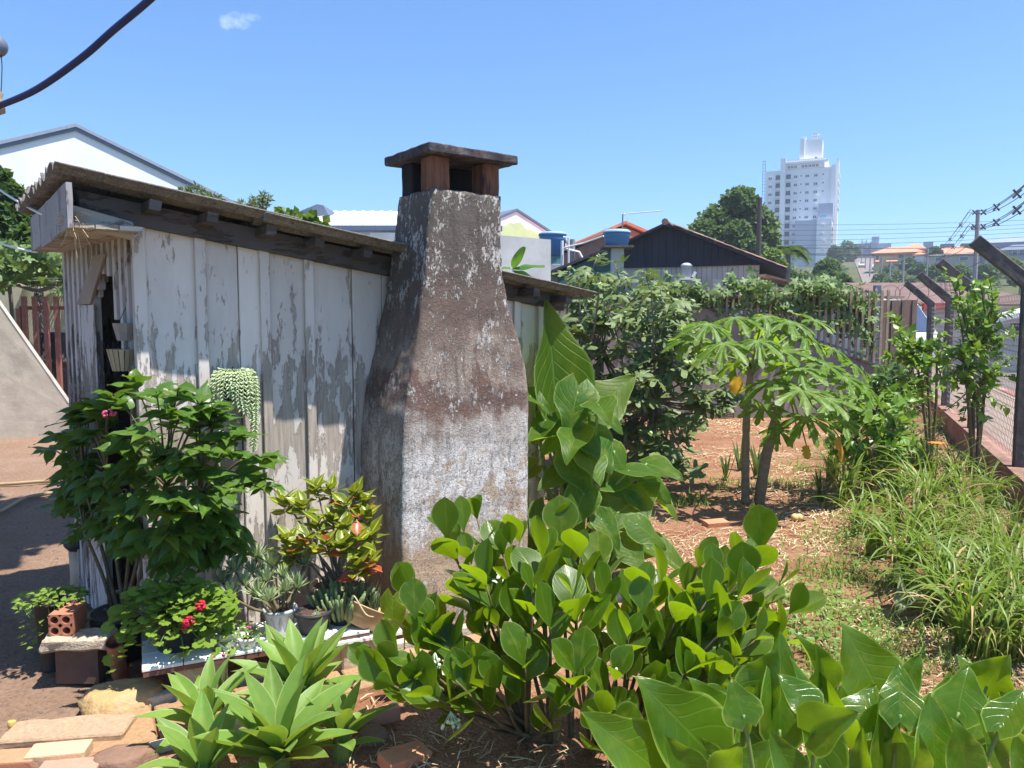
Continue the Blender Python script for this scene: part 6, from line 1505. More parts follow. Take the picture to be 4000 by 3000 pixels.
# ------------------------------------------------ vine on the picket fence
m_vine = leafmat('vine_leaf', (0.085, 0.15, 0.045), (0.19, 0.27, 0.09), (0.2, 0.26, 0.12), 0.35, 4, 0.28, (0.28, 0.42, 0.06), 0.5, 0.35, 0.0, mid=0.08, rnd=0.35, bmp=0.2)
vn_m = [pal('leaf', 5, False, m_vine, 0.72, d, i, 0.5) for i, d in enumerate((0.2, 0.5, -0.2))]
def vine(lab, name, pos, n, size, stemline, limit=300):
    o = thing(name, lab, 'vine', stemline[0]); items = []
    for i in range(n):
        p = pos(i); nr_ = Vector((U(-0.6, 0.8), U(-0.9, 0.3), U(0.2, 1.0))); d = Vector((U(-1, 1), U(-0.5, 0.2), U(-1.0, 0.2))).normalized()
        items.append((pick(vn_m), orient(p, p + d * size * U(0.7, 1.2), nr_, U(0.9, 1.15))))
    m = MB(); m.tube(stemline, 0.012, 5); m.build('stem', m_bark, o, None, True)
    put_leaves(o, 'leaf', items, limit); return o
def vpos(i):
    px = U(2470, 3420); c = 1118 + 22 * math.sin(px * 0.021) + 12 * math.sin(px * 0.05); h = 55
    if px > 3150: c += (px - 3150) * 0.10
    py = RR.gauss(c + 34, h * 0.5)
    if U(0, 1) < 0.38: py += U(20, 60 + (px - 2470) * 0.12)
    Y = RY + U(-0.15, 0.35) if py < 1150 or U(0, 1) < 0.4 else RY + U(0.14, 0.4)
    return AT(px, py, Y)
vine('leafy vine spilling over the top of the picket fence', 'fence_vine', vpos, 1100, 0.125, smoothpath([AT(px, 1150 + 15 * math.sin(px), RY + 0.15) for px in range(2480, 3440, 80)], 3))
vine('grape vine with big pale leaves trained on wires left of the shed', 'grape_vine', lambda i: (lambda px: AT(px, RR.gauss(1025 + 18 * math.sin(px * 0.03), 38), U(12.2, 13.6)))(U(-60, 420)), 300, 0.17, smoothpath([AT(px, 1065 + 14 * math.sin(px * 0.05), 12.8) for px in range(-80, 440, 60)], 3))
gwires = thing('vine_trellis', 'rough poles and wires holding the grape vine left of the shed', 'trellis', AT(60, 1200, 12.9))
for P in ([AT(32, 1080, 12.9), AT(45, 1200, 12.9), AT(58, 1420, 12.9)], [AT(70, 1112, 12.7), AT(150, 1135, 12.7), AT(240, 1105, 12.7)]):
    m = MB(); m.tube(smoothpath(P, 4), 0.035, 6); m.build('pole', m_greybark, gwires, None, True)
for y0, y1 in ((1085, 1088), (1092, 1100)):
    m = MB(); m.tube([AT(-80, y0, 12.6), AT(420, y1, 12.6)], 0.008, 4); m.build('wire', m_pvc, gwires)
# ------------------------------------------------ small leaved shrub growing at the street fence
m_fs = leafmat('fence_shrub_leaf', (0.08, 0.19, 0.022), (0.22, 0.35, 0.045), (0.22, 0.34, 0.08), 0.3, 5, 0.35, (0.35, 0.55, 0.03), 0.4, 0.45, 0.5, mid=0.06, rnd=0.3, bmp=0.2)
fs_m = [leaf_mesh('leaf', P_ovate, m_fs, 0.30, 1, 5, c, b, 0.02, 0, i) for i, (c, b) in enumerate(((0.2, 0.15), (0.4, 0.3), (0.1, -0.1)))]
def twiggy(name, lab, base, fork, tips, size, per, cat='shrub', mat_m=fs_m, r0=0.016, bark=m_bark, step=0.05):
    o = thing(name, lab, cat, base); paths, items = [], []
    b = Vector(base)
    stems(o, [smoothpath([b, b.lerp(q, 0.5) + Vector((U(-0.04, 0.04), 0, 0)), q], 4) for q in fork], r0 * 1.4, r0 * 0.8, bark, 'trunk', 7)
    for tp in tips:
        q = min(fork, key=lambda f: (f - tp).length + U(0, 0.25)); path = smoothpath([q, q.lerp(tp, 0.5) + rdir() * 0.05, tp], 5); paths.append(path); k = len(path)
        for i in range(per):
            f_ = 1 - i / per * 0.75; j = f_ * (k - 1); j0 = min(int(j), k - 2); p = path[j0].lerp(path[j0 + 1], j - j0); a1 = (path[j0 + 1] - path[j0]).normalized()
            o2 = rdir(); o2 -= a1 * o2.dot(a1); o2.normalize(); d = (o2 + a1 * 0.6 + Vector((0, 0, 0.15))).normalized()
            items.append((pick(mat_m), orient(p, p + d * size * U(0.7, 1.25), Vector((0, -0.3, 1)) + rdir() * 0.6, U(0.85, 1.2))))
    stems(o, paths, r0 * 0.6, 0.003, bark, 'twig', 5)
    put_leaves(o, 'leaf', items, 300); return o
poly = [(3700, 1050), (3720, 1140), (3780, 1160), (3840, 1080), (3880, 1100), (3900, 1180), (3960, 1220), (3910, 1300), (3920, 1450), (3880, 1560), (3800, 1600), (3740, 1560), (3680, 1480), (3720, 1380), (3690, 1290), (3740, 1240)]
b0 = AT(3812, 1745, 7.75); b0.z = 0.0
twiggy('fence_shrub', 'tall airy shrub with small bright leaves growing against the wire mesh', b0, [AT(3815, 1500, 7.7), AT(3800, 1350, 7.7), AT(3860, 1300, 7.8), AT(3770, 1420, 7.6)], [AT(3695, 1055, 7.7), AT(3725, 1120, 7.7), AT(3860, 1075, 7.8), AT(3955, 1215, 7.8)] + [AT(*rndpoly(poly), U(7.3, 8.0)) for _ in range(62)] + [AT(*q, U(7.4, 8.0)) for q in ((3650, 1480), (3660, 1250), (3965, 1300), (3960, 1470), (3930, 1590), (3700, 1600), (3680, 1400), (3760, 1640), (3860, 1640), (3640, 1350), (3970, 1390), (3740, 1090), (3800, 1110), (3900, 1130))], 0.082, 13)
b1 = AT(3640, 1640, 9.0); b1.z = 0.0
twiggy('fence_sapling', 'loose sapling with yellow green sprays between the third and fourth concrete posts', b1, [AT(3620, 1450, 9), AT(3580, 1400, 9), AT(3660, 1420, 9)], [AT(3475, 1225, 9.1), AT(3500, 1240, 9.1), AT(3530, 1300, 9), AT(3480, 1330, 9.2), AT(3600, 1340, 8.9), AT(3560, 1350, 9), AT(3650, 1330, 8.9), AT(3690, 1360, 8.8), AT(3460, 1390, 9), AT(3640, 1400, 8.8), AT(3540, 1430, 8.9), AT(3700, 1430, 8.7), AT(3600, 1480, 8.7), AT(3680, 1520, 8.6), AT(3520, 1480, 9)] + [AT(U(3480, 3720), U(1280, 1560), U(8.6, 9.2)) for _ in range(16)], 0.095, 16)
# ------------------------------------------------ strap leaved clumps by the fence
m_strap = leafmat('daylily_blade', (0.07, 0.15, 0.016), (0.27, 0.31, 0.05), (0.2, 0.34, 0.08), 0.3, 1, 0.35, (0.32, 0.5, 0.04), 0.42, 0.4, 0.0, mid=0.12, rnd=0.35, bmp=0.0)
def blade_mesh(curl, w, seed):
    n = 9; vs, fs, uv = [], [], []; y = z = 0.0; a = 1.45; rr = random.Random(seed)
    for i in range(n + 1):
        t = i / n; ww = w * P_strap(t)
        for s_ in (-1, 0, 1): vs.append((s_ * ww, y, z + abs(s_) * ww * 0.5)); uv.append((0.5 + s_ * 0.5, t))
        y += math.cos(a) / n; z += math.sin(a) / n; a -= curl / n * (0.4 + 1.4 * t)
    for i in range(n):
        for j in (0, 1): b = i * 3 + j; fs.append((b, b + 1, b + 4, b + 3))
    m = MB(); m.add(vs, fs, 0, uv); return m.mesh('blade', m_strap, True)
bl_m = [blade_mesh(c, w, i) for i, (c, w) in enumerate(((1.6, 0.014), (2.2, 0.013), (3.0, 0.015), (1.1, 0.011), (2.6, 0.017), (3.4, 0.013)))]
m_dryb = leafmat('dry_blade', (0.36, 0.26, 0.13), (0.48, 0.36, 0.18), (0.4, 0.3, 0.16), 0.2, 1, 0.15, (0.4, 0.3, 0.1), 0.8, 0.1, 0, rnd=0.2, bmp=0, blem=0)
for c_, w_ in ((2.8, 0.012), (3.8, 0.012)):
    bl_m.append(blade_mesh(c_, w_, 9)); bl_m[-1].materials[0] = m_dryb
bl_m = bl_m[:6] * 3 + bl_m[6:]
m_orange = plain('orange_petals', (0.75, 0.22, 0.03), 0.5, 0.15, 10)
pet = leaf_mesh('petal', P_ovate, m_orange, 0.25, 1, 5, 0.2, 0.45, 0.02)
def clump(name, lab, base, n, L, group, fl_=0, spread=0.05):
    o = thing(name, lab, 'plant', base, 0, group); base = Vector(base)
    for i in range(n):
        az = U(0, 6.283); p = base + Vector((U(-spread, spread), U(-spread, spread), -0.01)); s = L * U(0.6, 1.15)
        link('blade', pick(bl_m), Matrix.Translation(p) @ Matrix.Rotation(az, 4, 'Z') @ Matrix.Rotation(U(-0.2, 0.2), 4, 'X') @ Matrix.Scale(s, 4), o)
    for k in range(fl_):
        a = base + Vector((U(-0.05, 0.05), U(-0.1, 0), 0)); b = a + Vector((U(-0.12, 0.12), U(-0.15, 0.05), L * U(0.95, 1.15)))
        m = MB(); m.tube(smoothpath([a, a.lerp(b, 0.5) + Vector((0.02, 0, 0.03)), b], 4), 0.004, 4); m.build('flower_stalk', m_gstem, o)
        for j in range(7):
            az = j * 0.9; d = Vector((math.cos(az), math.sin(az), 0.7)).normalized(); link('petal', pet, orient(b, b + d * 0.085, Vector((-d.x, -d.y, 0.6))), o)
cl_px = [(3420, 1740), (3520, 1700), (3380, 1850), (3490, 1830), (3600, 1800), (3380, 1960), (3500, 1960), (3620, 1920), (3720, 1890), (3480, 2060), (3620, 2060), (3760, 2010), (3870, 1990), (3560, 2190), (3700, 2180), (3840, 2140), (3960, 2110), (3660, 2320), (3800, 2300), (3930, 2280), (3760, 2450), (3890, 2430), (3990, 2400), (3860, 2600), (3970, 2580), (4040, 2500), (3560, 1620), (3640, 1690), (3440, 1640), (3800, 1860), (4060, 2250)]
where = ['at the back below the papaya leaves', 'behind the first clumps near the fence', 'beside the papaya shade', 'in the middle of the back row', 'close to the low street wall', 'at the left edge of the band', 'in the second row from the bare ground', 'in the second row by the wall', 'against the foot of the low wall',
         'left of the grass band centre', 'at the centre of the grass band', 'right of the grass band centre', 'by the wall under the fence shrub', 'at the front left of the band', 'in the front middle of the band', 'before the orange flower', 'bearing a large orange flower at the right edge', 'leaning over the wilted leaf', 'right of the wilted leaf', 'near the right edge above the arums', 'just right of the dry straw patch', 'above the tallest arum leaf', 'at the right edge in the third row', 'behind the lower right arums', 'in the lower right corner behind the arums', 'cut by the right edge', 'under the sapling at the back', 'under the third concrete post', 'at the far end near the orange blooms', 'at the base of the fence shrub', 'outside row by the nearest post']
for i, (px, py) in enumerate(cl_px):
    b = G(px, py); b.x = min(b.x, in_fence(99, b.y) - 0.12)
    b.z = gz(b.x, b.y); clump('strap_leaf_clump', 'arching strap leaf clump ' + where[i], b, 60 if b.y < 6 else 54, U(0.5, 0.75) * (1.2 if b.y > 6 else 1.0) * (0.9 if b.y < 4 else 1.0) * (0.7 if i in (8, 12, 16, 29, 30, 4, 27) else 1.0), 'strap leaf clumps along the street fence', {16: 1, 28: 2, 26: 2, 2: 1, 7: 1}.get(i, 0))
bpoly = [(3200, 1540), (3330, 1480), (3470, 1490), (3570, 1560), (3580, 1750), (3480, 1860), (3330, 1930), (3240, 1850)]
b2_ = G(3400, 1960)
twiggy('border_shrub', 'leafy green shrub filling the corner between the papaya and the strap leaves', b2_, [AT(3400, 1750, 7.0), AT(3330, 1720, 7.2), AT(3480, 1700, 7.3), AT(3420, 1600, 7.4)], [AT(*rndpoly(bpoly), U(6.9, 8.0)) for _ in range(70)], 0.10, 12)
b3_ = G(3480, 1640); b3_.z = 0
twiggy('back_shrub', 'dark leafy bush at the back corner below the sheet gate', b3_, [AT(3480, 1520, 10.5), AT(3420, 1500, 10.5), AT(3540, 1500, 10.4)], [AT(U(3330, 3600), U(1420, 1600), U(9.8, 11.0)) for _ in range(50)], 0.11, 12, mat_m=sb_m)
for i, (px, py, wh) in enumerate(((3250, 1880, 'right under the papaya leaves'), (3300, 1990, 'beside the fallen fruits shade'), (3350, 2080, 'at the edge of the bare red soil'), (3440, 1880, 'in front of the border shrub'), (3560, 1900, 'right of the border shrub'), (3420, 2180, 'left of the front grass'), (3520, 2300, 'just above the wilted leaf'), (3680, 2420, 'below the wilted leaf'), (3780, 2560, 'in the straw above the arums'), (3620, 2000, 'deep in the middle of the band'), (3740, 2090, 'between the orange flower and the border shrub'))):
    b = G(px, py); b.z = gz(b.x, b.y); clump('strap_leaf_clump', 'loose strap leaf clump ' + wh, b, 46, U(0.55, 0.8), 'strap leaf clumps along the street fence', 1 if i in (3, 9) else 0)
m_sword = leafmat('sword_leaf', (0.05, 0.11, 0.03), (0.09, 0.16, 0.04), (0.2, 0.26, 0.1), 0.3, 1, 0.2, (0.3, 0.4, 0.05), 0.5, 0.35, 0.0, edge=(0.35, 0.36, 0.12), rnd=0.2, bmp=0)
sw_m = [leaf_mesh('blade', P_strap, m_sword, 0.05, 1, 5, 0.4, b, 0.01, 0, i) for i, b in enumerate((0.02, 0.12, -0.06))]
for lab, px, py, n, L in (('small sword leaf plant on the bare dirt left of the papaya trunks', 2840, 1880, 9, 0.30), ('tall sword leaf plant between the papaya trunks', 2955, 1870, 9, 0.42), ('sword leaf plant in the straw right of the papaya trunks', 3205, 1960, 8, 0.32), ('sword leaf plant close behind the left papaya trunk', 2890, 1840, 7, 0.36), ('grassy blue green tuft in front of the clusia shrub right side', 3010, 2560, 14, 0.26), ('dark narrow leaved lily between the agaves', 840, 2800, 14, 0.22)):
    b = G(px, py); o = thing('sword_plant', lab, 'plant', b)
    for i in range(n):
        az = U(0, 6.28); d = Vector((math.cos(az) * 0.35, math.sin(az) * 0.35, 1)).normalized(); link('blade', pick(sw_m), orient(b + Vector((U(-0.03, 0.03), U(-0.03, 0.03), 0)), b + d * L * U(0.7, 1.1), Vector((-d.x, -d.y, 0.3)), 1.0), o)
# ================================================================== trees and shrubs further off
def foliage_mat(name, a, b, trans=0.3, tcol=(0.25, 0.40, 0.04), rough=0.55):
    t = NT(name); r = t.island()
    n = t.noise(1.2, 3, t.co('Object'))
    c = t.mix(r, a, b); c = t.hsv(c, 0.5, 1.0, t.rng(n, 0.3, 0.7, 0.75, 1.25))
    p = t.bsdf(c, rough, 0.3); tr = t.n.new('ShaderNodeBsdfTranslucent'); t.set(tr.inputs['Color'], t.mix(0.5, c, tcol))
    m = t.n.new('ShaderNodeMixShader'); m.inputs[0].default_value = trans; t.l.new(p, m.inputs[1]); t.l.new(tr.outputs[0], m.inputs[2]); return t.done(m.outputs[0])
def leafcloud(blobs, n, size, hang=0.0, narrow=0.45):
    m = MB(); tot = sum(r ** 2 for _, r in blobs)
    for c, r in blobs:
        for _ in range(int(n * r * r / tot)):
            d = rdir(); rad = r * (U(0.35, 1.0) ** 0.5) * (1 + 0.25 * noise.noise((c + d * r) * (1.6 / r)))
            p = c + Vector((d.x, d.y, d.z * 0.85)) * rad
            y = (d * 0.5 + rdir() + Vector((0, 0, -hang))).normalized() * size * U(0.6, 1.3); z = (d + rdir() * 0.7 + Vector((0, 0, 0.6))).normalized(); x = y.cross(z).normalized() * y.length * narrow; z = z * y.length * 0.12
            m.add([p, p + y * 0.45 + x + z, p + y, p + y * 0.45 - x + z], [(0, 1, 2), (0, 2, 3)])
    return m
def tree(name, lab, base, blobs, n, size, mat, cat='tree', r0=0.12, hang=0.2, group=None, narrow=0.45, bark=m_greybark):
    o = thing(name, lab, cat, base, 0, group); b = Vector(base); top = max(blobs, key=lambda q: q[1])[0]
    fork = b.lerp(top, 0.45); fork.x = lerp(b.x, top.x, 0.3)
    m = MB(); m.tube(smoothpath([b, b.lerp(fork, 0.5), fork], 3), [r0, r0 * 0.95, r0 * 0.9, r0 * 0.85, r0 * 0.8, r0 * 0.75, r0 * 0.7][:7], 7)
    for c, r in blobs: m.tube(smoothpath([fork, fork.lerp(c, 0.5) + Vector((0, 0, -r * 0.15)), c + Vector((0, 0, r * 0.3))], 3), [r0 * 0.6, r0 * 0.55, r0 * 0.5, r0 * 0.42, r0 * 0.34, r0 * 0.25, r0 * 0.12][:7], 5)
    m.build('trunk', bark, o, None, True)
    leafcloud(blobs, n, size, hang, narrow).build('crown', mat, o, kind='stuff'); return o
def B(px, py, Y, rpx): return (AT(px, py, Y), rpx * Y / 3000)
m_t1 = foliage_mat('tree_foliage', (0.05, 0.10, 0.03), (0.13, 0.19, 0.06))
m_t2 = foliage_mat('dark_foliage', (0.025, 0.065, 0.018), (0.06, 0.115, 0.03))
m_t3 = foliage_mat('lime_foliage', (0.12, 0.20, 0.035), (0.22, 0.30, 0.06))
m_t4 = foliage_mat('dusty_foliage', (0.12, 0.15, 0.075), (0.21, 0.24, 0.13))
def gbase(px, Y, py=1000): p = AT(px, py, Y); return (p.x, p.y, hill(p.x, p.y) - 0.1)
tree('leafy_tree', 'tall airy green tree in front of the apartment tower', gbase(2860, 58), [B(2885, 790, 58, 62), B(2800, 860, 58, 62), B(2950, 860, 58, 58), B(2745, 905, 57, 48), B(2870, 920, 57, 66), B(2990, 930, 57, 48), B(2930, 975, 56, 50), B(3010, 880, 58, 30)], 9000, 0.36, m_t1, r0=0.28)
tree('lime_bush', 'yellow green bush beside the dark timber pole', gbase(3010, 46), [B(3015, 1000, 46, 30), B(3045, 1035, 46, 26), B(2995, 1030, 46, 24)], 1300, 0.22, m_t3, 'bush')
tree('round_tree', 'round bushy tree with pale top at the left of the far street', gbase(3230, 78, 1050), [B(3232, 1050, 78, 40), B(3205, 1070, 78, 26), B(3262, 1075, 78, 26), B(3235, 1085, 77, 34)], 4200, 0.40, m_t1, r0=0.22)
tree('street_tree', 'dark green tree at the foot of the tower annex', gbase(3262, 215), [B(3262, 985, 215, 22), B(3270, 1010, 214, 20), B(3250, 1015, 214, 18)], 1500, 0.9, m_t2, r0=0.3)
tree('street_tree', 'hazy tall tree at the top end of the far street', gbase(3320, 275), [B(3312, 965, 275, 22), B(3340, 980, 275, 20), B(3318, 1000, 274, 24)], 1800, 1.0, m_t1, r0=0.3)
hl = [('scrub tree left of the yellow house garden', 3462, 1062, 150, 18, m_t1), ('dark conifer like tree beside the yellow house', 3545, 1030, 160, 17, m_t2), ('pale scrub tree below the yellow house', 3505, 1088, 120, 24, m_t4), ('dark scrub tree under the white shed', 3590, 1052, 140, 22, m_t2), ('broad scrub tree below the flat beige house', 3660, 1060, 130, 28, m_t1), ('scrub tree in the hollow right of the second pole', 3560, 1105, 105, 26, m_t4), ('dense scrub tree left of the big utility pole', 3745, 1062, 125, 30, m_t1), ('low dusty scrub tree above the brown shop roof', 3690, 1100, 105, 26, m_t4), ('scrub tree right of the big utility pole', 3850, 1058, 120, 26, m_t2), ('green tree below the blue grey house', 3950, 1035, 125, 30, m_t1), ('dusty bush at the right edge above the shop', 3990, 1080, 105, 30, m_t4), ('dark tree beside the red tile roofs', 3652, 985, 168, 14, m_t2), ('small dark tree on the ridge left of the long hall', 3835, 975, 172, 14, m_t2), ('dusty scrub tree by the street edge', 3470, 1110, 110, 22, m_t4), ('pale tree in front of the blue grey house', 3905, 1000, 140, 16, m_t4), ('dark bush at the left kerb of the far street', 3290, 1100, 62, 26, m_t2), ('dusty bush left of the round tree', 3150, 1095, 68, 28, m_t4), ('green bush right below the round tree', 3255, 1125, 58, 30, m_t1), ('low scrub bush under the palm', 3085, 1085, 52, 30, m_t2), ('bush on the bank right of the far street', 3425, 1120, 90, 22, m_t1), ('pale bush on the bank near the street poles', 3440, 1085, 130, 16, m_t4)]
for lab, px, py, Y, r, mt in hl:
    tree('scrub_tree', lab, gbase(px, Y), [B(px, py, Y, r), B(px - r * 0.8, py + r * 0.4, Y, r * 0.7), B(px + r * 0.8, py + r * 0.35, Y, r * 0.75)], 1400, 0.011 * Y * 0.42, mt, 'tree', 0.15, 0.1, 'scrub trees on the far hillside')
tree('dark_leafy_tree', 'dense dark green tree at the left edge behind the grape vine', (AT(40, 1000, 17).x, 17, 0), [B(40, 850, 17, 85), B(-60, 900, 17, 110), B(120, 930, 16.5, 60), B(60, 760, 17, 40), B(-10, 700, 17, 40), B(150, 1000, 16, 60), B(0, 1010, 16, 80)], 5200, 0.16, m_t2, r0=0.12)
tree('feathery_shrub', 'pale feathery shrub rising behind the shed roof', (AT(800, 1000, 9.5).x, 9.5, 0), [B(770, 760, 9.5, 34), B(720, 765, 9.5, 24), B(830, 790, 9.5, 30), B(1010, 800, 9.4, 34), B(940, 815, 9.4, 28), B(1030, 775, 9.4, 20)], 800, 0.085, m_t4, 'shrub', 0.016, 0.0, None, 0.14)
tree('roof_creeper', 'fresh green creeper showing over the middle of the shed roof', (AT(1180, 1000, 7.5).x, 7.5, 0), [B(1110, 842, 7.5, 15), B(1160, 855, 7.5, 16), B(1210, 868, 7.4, 16), B(1260, 880, 7.4, 12)], 240, 0.09, m_t3, 'creeper', 0.02)
tree('overhanging_tree', 'leafy tree just left of the view that shades the yard soil', (-6.6, 4.6, 0), [(Vector((-3.1, 5.2, 5.6)), 1.2), (Vector((-4.2, 5.6, 5.9)), 1.3), (Vector((-2.9, 4.7, 5.7)), 0.8), (Vector((-3.7, 4.7, 6.0)), 1.1), (Vector((-4.8, 4.6, 6.3)), 1.4), (Vector((-2.3, 5.7, 6.2)), 0.9)], 6500, 0.24, m_t2, r0=0.16)
sb_bl = []
for _ in range(90):
    t = U(48, 215); side = RR.choice((-1, 1)); off = U(-30, -2.5) if side < 0 else U(12, 55)
    p = fl(t, off); r = U(1.2, 2.6); sb_bl.append((Vector((p.x, p.y, hill(p.x, p.y) + r * 0.35)), r))
leafcloud(sb_bl, 17000, 0.55, 0.1).build('hillside_scrub', m_t1, None, None, label='low scrub covering the slopes on both sides of the far street', cat='scrub', kind='stuff')
# palms, banana
def frond(root, c, d, L, n, mat, lw, ll, droop):
    m = MB(); path = []
    for i in range(9): t = i / 8; path.append(c + d * L * t + Vector((0, 0, -droop * L * t * t)))
    m.tube(path, [lw * 0.5 * (1.05 - i / 9) for i in range(9)], 4)
    for i in range(n):
        t = 0.12 + 0.88 * i / n; p = c + d * L * t + Vector((0, 0, -droop * L * t * t)); s = d.cross(Vector((0, 0, 1))).normalized()
        for sg_ in (-1, 1):
            e = (s * sg_ + d * 0.55 + Vector((0, 0, -0.55))).normalized() * ll * (1 - 0.55 * abs(t - 0.4)); w = d * lw
            m.add([p - w, p + w, p + e], [(0, 1, 2)])
    m.build('frond', mat, root)
m_palm = foliage_mat('palm_foliage', (0.06, 0.10, 0.04), (0.12, 0.16, 0.07))
pc = AT(3080, 975, 50); pl_ = thing('palm_tree', 'dusty palm with drooping fronds before the tower annex', 'palm', (pc.x, 50, 0))
m = MB(); m.tube([Vector((pc.x, 50, 0)), pc], [0.22, 0.15], 8); m.build('trunk', m_greybark, pl_, None, True)
for i in range(26):
    az = i * 2.4; frond(pl_, pc, Vector((math.cos(az), math.sin(az), U(0.1, 1.1))).normalized(), U(1.1, 1.7), 26, m_palm, 0.045, 0.55, 0.75)
pc = AT(150, 1120, 13.9); p2 = thing('garden_palm', 'low palm with striped shadows behind the red bars', 'palm', (pc.x, 13.9, 0))
m = MB(); m.tube([Vector((pc.x, 13.9, 0)), pc], [0.12, 0.08], 7); m.build('trunk', m_greybark, p2, None, True)
for i in range(12):
    az = i * 2.4; frond(p2, pc, Vector((math.cos(az), math.sin(az), U(0.1, 0.7))).normalized(), U(0.9, 1.3), 24, m_palm, 0.02, 0.3, 0.5)
m_ban = leafmat('banana_leaf', (0.05, 0.16, 0.02), (0.10, 0.22, 0.03), (0.2, 0.34, 0.08), 0.4, 16, 0.4, (0.3, 0.55, 0.04), 0.4, 0.4, 0.1, rnd=0.15, bmp=0.3)
ban = thing('banana_plant', 'banana plant with a torn drooping leaf behind the low end of the shed roof', 'banana plant', (AT(2010, 1200, 8.5).x, 8.5, 0))
bnm = leaf_mesh('leaf', lambda t: max(0.05, math.sin(math.pi * (0.08 + 0.9 * t)) ** 0.5), m_ban, 0.19, 2, 12, -0.3, 0.35, 0.03)
bc = AT(1990, 1075, 8.5); m = MB(); m.tube([Vector((bc.x, 8.5, 0)), bc], [0.07, 0.05], 8); m.build('stem', m_gstem, ban, None, True)
for a, b, nr_ in (((2000, 1050), (2105, 1000), (0, -0.5, 1)), ((2005, 1055), (2090, 1062), (0.2, -0.6, 0.9)), ((1985, 1050), (1960, 1020), (-0.3, -0.5, 0.9)), ((2000, 1045), (2030, 980), (0, -1, 0.3))):
    link('leaf', bnm, orient(AT(*a, 8.5), AT(*b, 8.3), Vector(nr_), 1.0), ban)
# ================================================================== pots, shelf, path, stones
m_tilew = plain('white_glazed_tile', (0.80, 0.80, 0.79), 0.25, 0.04, 5, spec=0.5)
m_cement = plain('cream_cement', (0.47, 0.37, 0.27), 0.92, 0.2, 12, bumps=0.4)
m_clay = plain('terracotta', (0.42, 0.17, 0.10), 0.85, 0.15, 12, bumps=0.2)
m_black = plain('black_plastic', (0.03, 0.03, 0.032), 0.5, 0.3, 15)
m_greypot = plain('grey_plastic', (0.42, 0.42, 0.42), 0.45, 0.08, 8)
sdir = Vector((0.916, 0.434, 0)).normalized(); sperp = Vector((-sdir.y, sdir.x, 0))
sl0 = Vector((-1.585, 3.175, 0.2)); SR = math.atan2(sdir.y, sdir.x)
def shp(a, b, z=0.0): return sl0 + sdir * a + sperp * b + Vector((0, 0, z))
shf = thing('tile_shelf', 'low shelf of white glazed tiles on cement blocks holding the flower pots', 'shelf', sl0 - Vector((0, 0, 0.2)), SR)
tl_ = MB(); tl_.box((0.0825, 0.0825, 0.008), (0.162, 0.162, 0.014)); tlm = bevel(tl_.mesh('tile', m_tilew), 0.002)
for i in range(6):
    for j in range(2):
        link('tile', tlm, Matrix.Translation(shp(i * 0.166, j * 0.166, 0)) @ Matrix.Rotation(SR, 4, 'Z'), shf)
m = MB(); m.box((0.5, 0.166, -0.012), (0.99, 0.325, 0.022)); m.build('board', plain('brown_edge', (0.17, 0.08, 0.06), 0.8, 0.2), shf, Matrix.Translation(sl0) @ Matrix.Rotation(SR, 4, 'Z'))
for a, w in ((0.13, 0.22), (0.62, 0.26)):
    m = MB(); m.box((0, 0, 0), (w, 0.22, 0.175)); me = bevel(m.mesh('block', m_cement), 0.01, 2); roughen(me, 0.004, 20, 2); link('block', me, Matrix.Translation(shp(a + w / 2, 0.14, -0.112)) @ Matrix.Rotation(SR, 4, 'Z'), shf)
s2 = thing('bowl_stand', 'short white tile step under the tan bowl beside the chimney', 'shelf', (-0.72, 3.66, 0), SR)
M2 = Matrix.Translation((-0.72, 3.66, 0.17)) @ Matrix.Rotation(SR, 4, 'Z')
for i in range(2):
    m = MB(); m.box((-0.083 + i * 0.168, 0, 0.008), (0.164, 0.17, 0.014)); m.build('tile', m_tilew, s2, M2)
m = MB(); m.box((0.0, 0.01, -0.09), (0.26, 0.15, 0.17)); me = bevel(m.mesh('block', m_cement), 0.008); link('block', me, M2, s2)
def pot(root, c, r0, r1, h, mat, rim=0.008, name='pot', soil=True, n=24):
    m = MB(); m.lathe([(0.005, 0.0), (r0, 0.0), (r0, 0.006), (r1, h - rim * 2), (r1 + rim, h - rim * 2), (r1 + rim, h), (r1 - 0.006, h), (r1 - 0.012, h - 0.02)], n, c); o = m.build(name, mat, root, None, True)
    if soil:
        m = MB(); m.lathe([(r1 - 0.008, h - 0.018), (r1 * 0.6, h - 0.012), (0.003, h - 0.010)], n, c); me = m.mesh('soil', m_soilpot); roughen(me, 0.004, 60, 1); link('soil', me, Matrix(), o)
    return o
